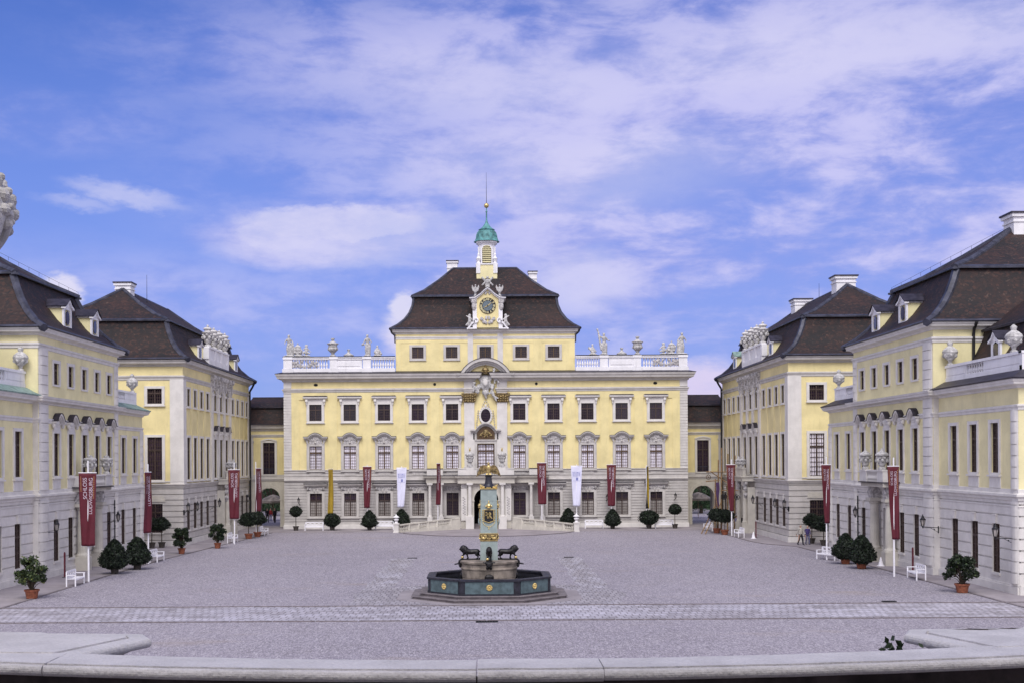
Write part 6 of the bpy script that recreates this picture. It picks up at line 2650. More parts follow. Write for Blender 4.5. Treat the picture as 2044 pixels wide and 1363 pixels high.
plant('bush', gx(1294.5, 134.6), 134.6, 'rounded dark shrub under the black and yellow banner', POT_D, GC, 1.08, 1)
plant('ball', gx(1346.6, 134.6), 134.6, 'ball-crowned tree under the lamp at the right facade corner', POT_D, GB, 1.0, 0)
plant('bigball', gx(1430, 125.6), 125.6, 'round-headed tree by the timber scaffold, left of two', POT_TB, GB, .98, 1)
plant('bigball', gx(1446, 123), 123, 'round-headed tree by the timber scaffold, right of two', POT_TB, GB, .98, 0)
plant('ball', gx(1619.4, 109.6), 109.6, 'ball-crowned tree left of the red banner by the far right wing end', POT_D, GB, 1.0, 0)
plant('bigball', gx(1643, 107), 107, 'round-headed tree right behind the red banner at the far right wing end', POT_D, GB, 1.0, 1)
plant('cone', gx(1686.4, 88.4), 88.4, 'dark cone shrub in terracotta, farther of the right pair', POT_TB, GC, .96, 2)
plant('cone', gx(1718.5, 84.6), 84.6, 'dark cone shrub in terracotta, nearer of the right pair', POT_TB, GC, 1.0, 1)
plant('shrub', gx(1919, 69.2), 69.2, 'dense dark shrub in a terracotta pot, front right', POT_TB, GS, 1.0, 1)


# ------------------------------------------------------------------ benches
def bench_parts():
    L, out = 1.9, []
    m = MB()
    for i in range(6):
        m.box(-L / 2, L / 2, -.24 + .085 * i, -.175 + .085 * i, .43, .46)
    m.box(-L / 2, L / 2, -.26, -.235, .36, .43)
    out.append(('seat', m.mesh('seat', ['white_paint'])))
    m = MB()
    m.box(-L / 2, L / 2, .27, .31, .86, .93)
    m.box(-L / 2, L / 2, .27, .31, .60, .64)
    m.box(-L / 2, L / 2, .27, .31, .48, .53)
    for i in range(12):
        x = -L / 2 + L * (i + .5) / 12
        m.box(x - .018, x + .018, .28, .30, .53, .60)
    for i in range(5):
        x = -L / 2 + L * i / 4
        x = max(-L / 2 + .02, min(L / 2 - .02, x))
        m.box(x - .022, x + .022, .272, .308, .64, .86)
    for i in range(4):
        cx = -L / 2 + L * (i + .5) / 4
        for k in range(14):
            t0, t1 = 2 * pi * k / 14, 2 * pi * (k + 1) / 14
            m.prism([(cx + .15 * cos(t0), .75 + .085 * sin(t0)), (cx + .19 * cos(t0), .75 + .115 * sin(t0)), (cx + .19 * cos(t1), .75 + .115 * sin(t1)), (cx + .15 * cos(t1), .75 + .085 * sin(t1))], .275, .305)
    out.append(('backrest', m.mesh('backrest', ['white_paint'])))
    for sx in (-1, 1):
        for (y, h) in ((-.24, .66), (.29, .88)):
            m = MB()
            m.box(sx * (L / 2 + .012) - .035, sx * (L / 2 + .012) + .035, y - .035, y + .035, 0, h)
            out.append(('leg', m.mesh('leg', ['white_paint'])))
        m = MB()
        m.box(sx * (L / 2 + .012) - .045, sx * (L / 2 + .012) + .045, -.29, .25, .66, .70)
        out.append(('armrest', m.mesh('armrest', ['white_paint'])))
    return out


BENCH = bench_parts()
for (px, D, rz, lab) in (
        (150, 76.4, pi / 2 + .05, 'white bench nearest the camera on the left walk'),
        (313, 94.0, pi / 2, 'white bench by the edge-on red banner on the left walk'),
        (464, 115.5, pi / 2, 'white bench beside the banner before the far left wing portal'),
        (526, 126.5, pi / 2, 'white bench closest to the left archway'),
        (626.5, 134.4, 0, 'white bench between the ball tree and the yellow banner'),
        (766.5, 135.4, 0, 'white bench left of the left ramp pier'),
        (1185, 135.4, 0, 'white bench just right of the right ramp pier'),
        (1325, 134.9, 0, 'white bench beneath the lamp at the right facade end'),
        (1412, 130.0, -pi / 2, 'white bench beside the timber scaffold props'),
        (1474, 119.0, -pi / 2, 'white bench right of the red banner by the scaffold'),
        (1652, 92.0, -pi / 2 + .45, 'white bench at the foot of the pole near the far right wing end'),
        (1827, 77.0, -pi / 2 - .05, 'white bench nearest the camera on the right walk')):
    o = tag(link('bench', None, None, (gx(px, D), D, .012), rz), lab, 'bench', 'white benches around the courtyard')
    for nm, me in BENCH:
        link(nm, me, o)


# ------------------------------------------------------------------ banners on poles
def banner(px, D, ang, w, zt, zb, ptop, colors, label, off=0.0, w2=None, lean=0.0, curl=.10, text='castle', bx=0.0):
    """pole at photo pixel px and distance D; cloth from a crossbar turned by ang"""
    X = gx(px, D)
    T = Thing('banner_pole', label, 'banner', (X, D, .012), 'banners on white poles')
    w2 = w if w2 is None else w2
    m = MB((X, D, 0))
    m.tube((0, 0, .012), (0, 0, ptop), .062, .045, 10)
    m.ball((0, 0, ptop), .05, n=8)
    T.part('pole', m, 'white_paint')
    c_, s_ = cos(ang), sin(ang)
    H_ = zt - zb

    def cloth(u, v, e=0.0):
        """u in -.5...5 across, v 0 top..1 bottom"""
        ww = w * (1 - v) + w2 * v
        a = off + u * ww + lean * v * v + bx * sin(v * 3) * .3
        d = -.10 - e + curl * sin(u * 5.0 + v * 4.0) * (.25 + v) * .8 + .03 * sin(u * 13 + v * 3) * v
        return (X + a * c_ - d * s_ * 1.0, D + a * s_ + d * c_, zt - H_ * v)
    m = MB()
    m.tube(cloth(-.52, 0), cloth(.52, 0), .028, n=6)
    T.part('crossbar', m, 'white_paint')
    m = MB()
    NU, NV = 14, 26
    g_ = [[m.vert(*cloth(i / NU - .5, j / NV)) for i in range(NU + 1)] for j in range(NV + 1)]
    for j in range(NV):
        for i in range(NU):
            m.f.append([g_[j][i], g_[j + 1][i], g_[j + 1][i + 1], g_[j][i + 1]])
            m.m.append(0 if len(colors) == 1 or i < NU / 2 else 1)
    cl = T.part('cloth', m, colors, smooth=True)
    sd_ = cl.modifiers.new('thickness', 'SOLIDIFY')
    sd_.thickness = .012
    sd_.offset = 0
    if colors[0] != 'banner_white':
        m = MB()
        m.tube(cloth(-.5, 1), cloth(.5, 1), .022, n=6)
        T.part('hem_bar', m, 'white_paint')

    def place_text(body, size, u0, v_top, matn, spacing=1.0, up=True):
        tm = text_mesh(body, size, matn, align='RIGHT' if up else 'CENTER', spacing=spacing)
        for v in tm.vertices:
            tx, ty = v.co.x, v.co.y
            if up:
                u = u0 - ty / w
                vv = (v_top - tx) / H_
            else:
                u = u0 + tx / w
                vv = (v_top - ty) / H_
            P = cloth(u, max(0, min(1, vv)), .022)
            v.co = (P[0] - T.L[0], P[1] - T.L[1], P[2] - T.L[2])
        link('lettering', tm, cl)
    if text == 'castle':
        k = w / 1.1
        place_text('SCHLOSS', .34 * k, -.14, .30, 'print_white', .95)
        place_text('LUDWIGSBURG', .345 * k, .20, .30, 'print_white', .92)
        m = MB()
        for (u, a, b) in ((-.38, .05, .26), (.37, .05, .36)):
            n = 12
            for i in range(n):
                v0, v1 = a + (b - a) * i / n, a + (b - a) * (i + .6) / n
                m.face([cloth(u - .018, v0, .02), cloth(u + .018, v0, .02), cloth(u + .018, v1, .02), cloth(u - .018, v1, .02)])
        link('gilt_line', m.mesh('gilt_line', ['print_gold'], T.L), cl)
    elif text == 'blue':
        m = MB()

        def q(u0, u1, v0, v1):
            m.face([cloth(u0, v0, .02), cloth(u1, v0, .02), cloth(u1, v1, .02), cloth(u0, v1, .02)])
        rn = random.Random(3)
        for r in range(4):
            for c in range(5):
                u = -.36 + .145 * c
                v = .15 + .030 * r
                q(u, u + .12, v, v + .008)
                q(u + rn.random() * .08, u + .02 + rn.random() * .08, v + .01, v + .024)
        q(-.38, -.37, .14, .37)
        q(.38, .39, .14, .37)
        q(-.38, .39, .37, .374)
        q(-.05, .16, .29, .36)
        q(.05, .30, .93, .945)
        q(-.10, .30, .955, .97)
        link('blue_print', m.mesh('blue_print', ['print_blue'], T.L), cl)


RED = ['banner_red']
banner(175.5, 78.4, 0.0, 1.10, 6.84, 2.26, 7.55, RED, 'front left red banner reading SCHLOSS LUDWIGSBURG, flat to the camera', w2=.88)
banner(295, 91.9, radians(78), 1.05, 6.75, 2.3, 7.3, RED, 'red banner seen almost edge-on on the left, by the end of the far wing', off=-.2)
banner(467.2, 113.2, 0.05, 1.05, 6.75, 2.3, 7.35, RED, 'red banner flat to the camera before the far left wing portal', w2=.86)
banner(510.5, 124.0, radians(70), 1.0, 6.8, 2.5, 7.4, RED, 'narrow red banner seen edge-on beside the left archway', off=.35)
banner(663.5, 136.4, radians(66), .98, 6.6, 1.75, 6.6, ['banner_yellow'], 'narrow mustard yellow banner before the left part of the facade', off=-.55, text=None)
banner(733, 136.4, 0, .96, 6.85, 2.35, 7.0, RED, 'red banner flat to the facade, left of the white one', w2=.62, lean=-.06)
banner(801.5, 136.4, 0, 1.10, 6.70, 2.4, 6.8, ['banner_white'], 'white banner with blue print left of the portal', w2=.72, lean=-.12, text='blue')
banner(873.5, 134.6, radians(62), .85, 7.15, 2.7, 7.15, RED, 'narrow half-turned red banner left of the portal columns', off=0)
banner(1081, 134.6, 0.1, 1.02, 7.15, 2.7, 7.15, RED, 'red banner right of the portal columns', w2=.88, lean=.05)
banner(1150.5, 136.4, 0, 1.24, 6.80, 2.4, 6.9, ['banner_white'], 'white banner with blue print right of the portal', w2=.78, text='blue')
banner(1220, 136.4, 0, 1.02, 6.90, 2.4, 7.0, RED, 'red banner flat to the facade, right of the white one', w2=.78)
banner(1290, 136.4, radians(62), .60, 6.70, 2.1, 6.75, ['banner_black', 'banner_yellow'], 'narrow banner half black and half yellow at the right of the facade', off=.12, text=None)
banner(1459.8, 121.0, 0.0, .88, 6.9, 2.4, 7.35, RED, 'red banner behind its pole beside the timber scaffold', off=-.10, w2=.34, lean=.12)
banner(1649.2, 91.9, 0.0, .72, 7.0, 2.7, 7.5, RED, 'red banner behind its pole by the far right wing end', off=-.05, w2=.34, lean=.10)
banner(1783.6, 78.7, 0.0, .74, 6.95, 2.35, 7.45, RED, 'front right red banner reading upward beside its white pole', off=-.06, w2=.46, lean=.18)


# ------------------------------------------------------------------ bracket lamps
def lantern_parts():
    out = []
    m = MB()
    m.tube((0, .98, 0), (0, -.03, 0), .022, n=6)
    m.tube((0, .95, -.28), (0, .45, 0), .015, n=6)
    m.box(-.07, .07, .97, 1.0, -.35, .10)
    m.ball((0, .72, -.12), .05, n=6)
    m.tube((0, 0, -.04), (0, 0, .10), .035, .05, 8)
    out.append(('bracket', m.mesh('bracket', ['iron'])))
    m = MB()
    a, b = (.085, .10), (.165, .50)
    for k in range(6):
        t = pi / 3 * k
        m.tube((a[0] * cos(t), a[0] * sin(t), a[1]), (b[0] * cos(t), b[0] * sin(t), b[1]), .014, n=5)
    m.lathe([(.10, .08), (.10, .12), (.085, .12), (.085, .10)], n=6)
    m.lathe([(.185, .50), (.19, .53), (.12, .60), (.085, .66), (.10, .68), (.06, .72), (.03, .78), (.04, .81), (.01, .86)], n=12)
    out.append(('lantern_frame', m.mesh('lantern_frame', ['iron'])))
    m = MB()
    m.lathe([(.075, .11), (.150, .495)], n=6)
    out.append(('glass', m.mesh('glass', ['pane_curtain'])))
    return out


LANT = lantern_parts()


def lamp(x, y, z, rz, label, sc=1.0):
    """arm points towards local +y (the wall)"""
    o = tag(link('wall_lamp', None, None, (x, y, z), rz), label, 'lamp', 'black bracket lanterns')
    o.scale = (sc, sc, sc)
    for nm, me in LANT:
        link(nm, me, o)


LW, RW = pi / 2, -pi / 2       # local +y towards -X / +X
for (x, y, z, rz, lab) in (
        (-27.75, 80.9, 3.0, LW, 'black lantern on the near left wing, by the front quoin'),
        (-27.75, 94.4, 3.0, LW, 'black lantern on the near left wing, behind the cone shrubs'),
        (27.75, 94.2, 3.05, RW, 'black lantern on the near right wing, farther from the camera'),
        (27.6, 79.2, 3.05, RW, 'black lantern on the near right wing, middle one of three'),
        (27.75, 68.3, 3.05, RW, 'black lantern at the front corner of the near right wing'),
        (-26.3, 110.5, 3.1, radians(35), 'black lantern at the outer corner of the far left wing'),
        (-25.95, 112.6, 3.1, LW, 'black lantern beside the corner of the far left wing'),
        (-25.95, 121.9, 3.1, LW, 'black lantern left of the far left wing portal'),
        (-25.95, 136.5, 3.1, LW, 'black lantern near the left archway'),
        (26.3, 110.5, 3.1, radians(-35), 'black lantern at the outer corner of the far right wing'),
        (25.95, 112.6, 3.1, RW, 'black lantern beside the corner of the far right wing'),
        (25.95, 121.9, 3.1, RW, 'black lantern right of the far right wing portal'),
        (25.95, 133.0, 3.1, RW, 'black lantern behind the timber scaffold'),
        (-20.55, 137.2, 2.85, 0, 'black lantern at the left end of the main facade'),
        (20.75, 137.2, 3.1, 0, 'black lantern at the right end of the main facade'),
        (13.25, 137.2, 3.0, 0, 'black lantern just left of the right red facade banner')):
    lamp(x, y, z, rz, lab, 1.0 if abs(rz) > .1 else .85)

# thin conductor pipes, red marker posts, white floor cones, drains
for (k, D, z0, z1) in ((-1, 95.7, .3, 4.6), (1, 95.7, .3, 4.6)):
    m = MB((k * 28.38, D, 0))
    m.tube((0, 0, 0), (0, 0, z1), .045, n=6)
    for z in (1.2, 2.6, 4.0):
        m.box(-.06, .06, -.06, .06, z, z + .05)
    simple('wall_pipe', m, 'iron', 'thin dark pipe down the near %s wing wall' % ('left' if k < 0 else 'right'), 'pipe', 'pipes on the near wings', L=(k * 28.38, D, 0))
for (px, D, h, lab) in ((128, 81.5, 1.6, 'slim dark red post beside the near left bench'), (1820.8, 80.5, 1.65, 'slim dark red post beside the near right bench'), (1508, 118.0, 1.5, 'slim dark red post by the far right wing portal')):
    pos = (gx(px, D), D, .012)
    T = Thing('marker_post', lab, 'post', pos, 'slim red posts')
    m = MB(pos)
    m.box(-.05, .05, -.04, .04, .03, h)
    m.box(-.035, .035, -.03, .03, h, h + .05)
    T.part('shaft', m, 'banner_red')
    m = MB(pos)
    m.lathe([(.17, 0), (.17, .02), (.06, .04)], n=12)
    T.part('foot', m, 'iron')
for (px, D, lab) in ((1757, 86.5, 'small white cone on the right walk before the near portal'), (1503, 117.0, 'small white cone by the far right wing portal'), (243, 91.0, 'small white cone on the left walk behind the cone shrubs')):
    pos = (gx(px, D), D, .012)
    m = MB(pos)
    m.lathe([(.26, 0), (.26, .03), (.18, .05), (.05, .55), (.03, .60), (.01, .61)], n=16)
    simple('ground_cone', m, 'white_paint', lab, 'cone', 'white ground cones', L=pos)
for (px, D, w_, lab) in ((970, 57.9, .50, 'narrow drain slot before the cobbled path'), (822, 95.8, .35, 'small drain at the far end of the left cobble gutter'), (1134, 95.8, .35, 'small drain at the far end of the right cobble gutter'),
                         (1773, 65.1, .35, 'small dark drain at the right beside the cobbled path')):
    pos = (gx(px, D), D, 0)
    m = MB(pos)
    m.box(-w_, w_, -.16, -.12, .004, .045)
    m.box(-w_, w_, .12, .16, .004, .045)
    for i in range(9):
        x = -w_ + 2 * w_ * i / 8
        m.box(x - .02, x + .02, -.12, .12, .004, .04)
    m.box(-w_, w_, -.12, .12, .003, .010)
    simple('drain_grate', m, 'iron', lab, 'drain', L=pos)

# ------------------------------------------------------------------ people


def person(px, D, rz, h, label, top, legs, hair, stride=.24, arms=(.25, -.2), x=None, bag=False, group=None):
    """standing or walking figure; local -y is the way they face"""
    X = gx(px, D) if x is None else x
    s = stride
    aL, aR = arms
    cp = [((.10, 0, .92), (.11, -s * .55, .50), .100, .078), ((.11, -s * .55, .50), (.11, -s * .75, .10), .076, .058), ((.11, -s * .75, .07), (.12, -s * .75 - .16, .04), .042, .032),
          ((-.10, 0, .92), (-.11, s * .15, .50), .100, .078), ((-.11, s * .15, .50), (-.11, s * .85, .12), .076, .058), ((-.11, s * .85, .09), (-.12, s * .85 - .14, .04), .042, .032),
          ((0, 0, .94), (0, -.01, 1.12), .150, .140), ((0, -.01, 1.12), (0, -.01, 1.36), .145, .155), ((-.13, 0, 1.40), (.13, 0, 1.40), .075, .075), ((0, 0, 1.40), (0, -.02, 1.54), .06, .055)]
    ch = []
    for sx, a in ((1, aL), (-1, aR)):
        sh = (sx * .19, 0, 1.39)
        el = (sx * .25, -a * .45, 1.11)
        wr = (sx * .24, -a * .95 - .03, .88)
        cp += [(sh, el, .058, .043), (el, wr, .042, .028)]
        pm = (wr[0], wr[1] - .01, wr[2] - .07)
        cp.append((wr, pm, .028, .032))
        for i, L in enumerate((.062, .072, .068, .052)):
            y0 = pm[1] - .027 + .018 * i
            k1 = (pm[0] - sx * .006, y0, pm[2] - .02 - L * .55)
            k2 = (pm[0] - sx * .026, y0 + .004, pm[2] - .02 - L)
            cp += [((pm[0], y0, pm[2] - .01), k1, .010, .009), (k1, k2, .009, .008)]
        cp.append(((pm[0] - sx * .01, pm[1] - .025, pm[2] + .03), (pm[0] - sx * .02, pm[1] - .055, pm[2] - .015), .012, .009))
    bl = [((0, -.015, 1.64), .075, .095, .115), ((0, -.108, 1.625), .013, .02, .022), ((.078, 0, 1.63), .012, .02, .03), ((-.078, 0, 1.63), .012, .02, .03), ((0, -.075, 1.565), .035, .03, .03), ((.0, .0, 1.0), .17, .125, .12)]

    def f(c):
        if c.z < .10:
            return 3
        if c.z > 1.47:
            return 0
        if abs(c.x) > .17 and c.z < .90:
            return 0
        return 2 if c.z < .96 else 1
    me = blob('body', cp, bl, .013, ['skin', top, legs, 'cloth_dark'], f)
    T = Thing('person', label, 'person', (X, D, .012), group)
    T.o.rotation_euler = (0, 0, rz)
    k = h / 1.755
    T.o.scale = (k, k, k)
    link('body', me, T.o)
    m = MB()
    m.ball((0, .012, 1.672), .083, .100, .098, 12)
    m.ball((0, .05, 1.62), .072, .06, .08, 10)
    link('hair', m.mesh('hair', [hair], smooth=True), T.o)
    m = MB()
    for sx in (-1, 1):
        m.ball((sx * .030, -.097, 1.645), .011, .008, .008, 8)
    link('eyes', m.mesh('eyes', ['hair']), T.o)
    # jacket skirt hanging over the hips
    m = MB()
    m.molding([(.15, .10), (-.15, .10), (-.17, 0), (-.15, -.125), (.15, -.125), (.17, 0)][::-1], [(.0, 1.18), (.015, 1.0), (.035, .84), (.02, .84), (.0, 1.0)], True)
    link('jacket', m.mesh('jacket', [top], smooth=True), T.o)
    if bag:
        m = MB()
        m.box(.22, .32, -.12, .14, .72, .98)
        m.tube((.25, 0, .95), (.12, 0, 1.42), .012, n=5)
        link('shoulder_bag', m.mesh('shoulder_bag', ['cloth_cream']), T.o)


PG = 'visitors in the courtyard'
person(1597, 107.6, .5, 1.76, 'person in a cream top and dark trousers walking by the far right wing', 'cloth_cream', 'cloth_dark', 'hair_grey', .26, (.35, -.3), group=PG)
person(1611, 108.2, .2, 1.66, 'person in a purple jacket and faded jeans by the far right wing', 'cloth_purple', 'cloth_jeans', 'hair_grey', .16, (.12, -.1), group=PG)
person(1469, 129.0, 2.2, 1.60, 'smaller dark-clothed person near the far right wing portal', 'cloth_jeans', 'cloth_dark', 'hair', .10, (.1, -.1), group=PG)
person(1483, 127.5, 2.4, 1.74, 'tall person all in black at the far right wing portal', 'cloth_dark', 'cloth_dark', 'hair', .12, (.1, -.1), group=PG)
person(533, 152.5, .2, 1.74, 'person in black left inside the left archway', 'cloth_dark', 'cloth_dark', 'hair', .2, (.2, -.2), group=PG)
person(539.5, 156.0, .0, 1.62, 'person in a red top inside the left archway', 'cloth_red', 'cloth_jeans', 'hair', .2, (.2, -.2), group=PG)
person(548, 152.0, -.2, 1.78, 'person in black right inside the left archway', 'cloth_dark', 'cloth_dark', 'hair', .22, (.2, -.2), group=PG)


# ------------------------------------------------------------------ timber frame of a fair stand by the right archway
def scaffold():
    D0 = 126.5
    T = Thing('timber_scaffold', 'tall rough timber frame with a wheel, signs and violet pennants before the right archway', 'scaffold', (gx(1440, D0), D0, .012))

    def at(px, py, D):
        X, Z = PXZ(px, py, D)
        return (X, D, max(Z, .02))

    def pole(a, b, r=.07, name='pole'):
        m = MB()
        m.tube(a, b, r, r * .8, 7)
        T.part(name, m, 'timber')
    for (px, yt, yb, D) in ((1439.5, 893, 1062, 126.5), (1433, 917, 1062, 126.5), (1452, 905, 1060, 129.5), (1466, 908, 1058, 129.5), (1427, 955, 1030, 129.0)):
        a = at(px, yb, D)
        pole((a[0], D, .02), at(px + 1, yt, D), .085)
    for (p, q, D) in (((1410, 941), (1462, 941), 126.4), ((1409, 960), (1436, 958), 126.3), ((1418, 940), (1450, 962), 126.6), ((1440, 978), (1474, 978), 126.4), ((1450, 968), (1460, 1005), 128.5), ((1427, 978), (1432, 1012), 126.2), ((1440, 1000), (1431, 1022), 126.2)):
        pole(at(*p, D), at(*q, D), .06, 'beam')
    pole(at(1400, 1045, 124.8)[:2] + (.02,), at(1426, 1010, 126.4), .06, 'prop')
    pole(at(1408, 1062, 124.0)[:2] + (.02,), at(1420, 1040, 125.5), .06, 'prop')
    c = at(1414, 951.5, 126.2)
    m = MB((c[0], c[1], 0))
    m.arc_band(0, c[2], .20, .25, 0, 2 * pi, -.04, .04, 16)
    for k in range(3):
        t = k * pi / 3
        m.tube((-.2 * cos(t), 0, c[2] - .2 * sin(t)), (.2 * cos(t), 0, c[2] + .2 * sin(t)), .018, n=5)
    m.tube((0, 0, c[2] + .22), (0, 0, c[2] + .5), .015, n=5)
    T.part('wheel', m, 'wood_brown')
    for (px, ya, yb, w_, D, mt) in ((1432, 962, 1013, .34, 126.3, 'pennant_violet'), (1445, 984, 997, .5, 126.2, 'iron'), (1471, 986, 997, .35, 126.2, 'iron')):
        a, b = at(px, ya, D), at(px, yb, D)
        m = MB((a[0], D, 0))
        n = 8
        for i in range(n):
            z0, z1 = a[2] + (b[2] - a[2]) * i / n, a[2] + (b[2] - a[2]) * (i + 1) / n
            if mt == 'iron':
                continue
            o0, o1 = .05 * sin(i * .9), .05 * sin((i + 1) * .9)
            m.prism([(-w_ / 2 + o0, z0), (w_ / 2 + o0, z0), (w_ / 2 + o1, z1), (-w_ / 2 + o1, z1)], -.012, .012)
        if mt == 'iron':
            m.tube((0, 0, a[2] + .35), (0, 0, a[2]), .02, n=5)
            m.arc_band(0, (a[2] + b[2]) / 2, (a[2] - b[2]) * .38, (a[2] - b[2]) * .5, 0, 2 * pi, -.03, .03, 12)
            m.box(-.10, .10, -.02, .02, b[2] + .12, a[2] - .12)
            T.part('hanging_sign', m, mt)
        else:
            T.part('pennant', m, mt)


scaffold()


# ------------------------------------------------------------------ trees and parasols beyond the archways
def tree(x, y, h, R, seed, label, trunk_h=2.2, n=9000):
    rn = random.Random(seed)
    T = Thing('tree', label, 'tree', (x, y, 0), 'trees beyond the archways')
    tr = MB((x, y, 0))
    tr.tube((0, 0, 0), (.1, 0, trunk_h), .28, .20, 9)
    m = MB((x, y, 0))
    cl = []
    for i in range(46):
        t = rn.random() * 2 * pi
        z = trunk_h * .7 + (h - trunk_h * .7) * rn.random()
        u = (z - trunk_h * .7) / (h - trunk_h * .7)
        rr = R * sqrt(max(.05, 1 - (2 * u - .9) ** 2)) * rn.random() ** .5
        cl.append((rr * cos(t), rr * sin(t), z, rn.uniform(.6, 1.15)))
    for i, (cx, cy, cz, r) in enumerate(cl):
        if i % 3 == 0:
            tr.tube((.1, 0, trunk_h * .9), (cx * .6, cy * .6, (trunk_h + cz) / 2), .12, .07, 6)
            tr.tube((cx * .6, cy * .6, (trunk_h + cz) / 2), (cx, cy, cz), .07, .03, 5)
        for _ in range(n // len(cl)):
            d = Vector((rn.gauss(0, 1), rn.gauss(0, 1), rn.gauss(0, .8))).normalized() * r * rn.random() ** .35
            quad_leaf(m, (cx + d.x, cy + d.y, cz + d.z), .13, rn, 0 if rn.random() < .7 else 1, .6)
    T.part('trunk', tr, 'bark')
    T.part('crown', m, ['leaf_tree', 'leaf_mid'])


for (x, y, h, R, sd, lab) in ((-29.5, 172, 9.5, 4.6, 1, 'leafy tree seen through the left archway'), (-25.5, 181, 10, 4.6, 2, 'second leafy tree farther off through the left archway'),
                              (29.5, 172, 9.5, 4.6, 3, 'leafy tree seen through the right archway'), (25.8, 181, 10, 4.6, 4, 'second leafy tree farther off through the right archway'), (-34, 184, 10, 4.6, 5, 'third leafy tree beyond the left archway'), (34.5, 184, 10, 4.6, 6, 'third leafy tree beyond the right archway')):
    tree(x, y, h, R, sd, lab, 1.6)
for (k, lab) in ((-1, 'brown parasol beyond the left archway'), (1, 'brown parasol beyond the right archway')):
    x, y = (gx(545, 158), 158) if k < 0 else (gx(1393, 158), 158)
    T = Thing('parasol', lab, 'parasol', (x, y, 0), 'parasols beyond the archways')
    m = MB((x, y, 0))
    m.lathe([(1.7, 2.45), (1.72, 2.5), (1.1, 2.9), (.4, 3.2), (.05, 3.3)], n=8)
    m.lathe([(1.70, 2.25), (1.71, 2.46)], n=8)
    T.part('canopy', m, 'drum_stone')
    m = MB((x, y, 0))
    m.tube((0, 0, 0), (0, 0, 3.3), .035, n=7)
    T.part('pole', m, 'timber')
for (k, lab) in ((-1, 'dark clipped hedge beyond the left archway'), (1, 'dark clipped hedge beyond the right archway')):
    rn = random.Random(9 + k)
    m = MB((k * 31, 188, 0))
    m.box(-8, 8, 0, 1.4, 0, 4.4)
    for _ in range(5000):
        quad_leaf(m, (rn.uniform(-8, 8), rn.uniform(-.15, .1), rn.uniform(0, 4.5)), .14, rn, 1 if rn.random() < .3 else 0)
    simple('hedge', m, ['leaf_tree', 'leaf_dark'], lab, 'hedge', L=(k * 31, 188, 0))


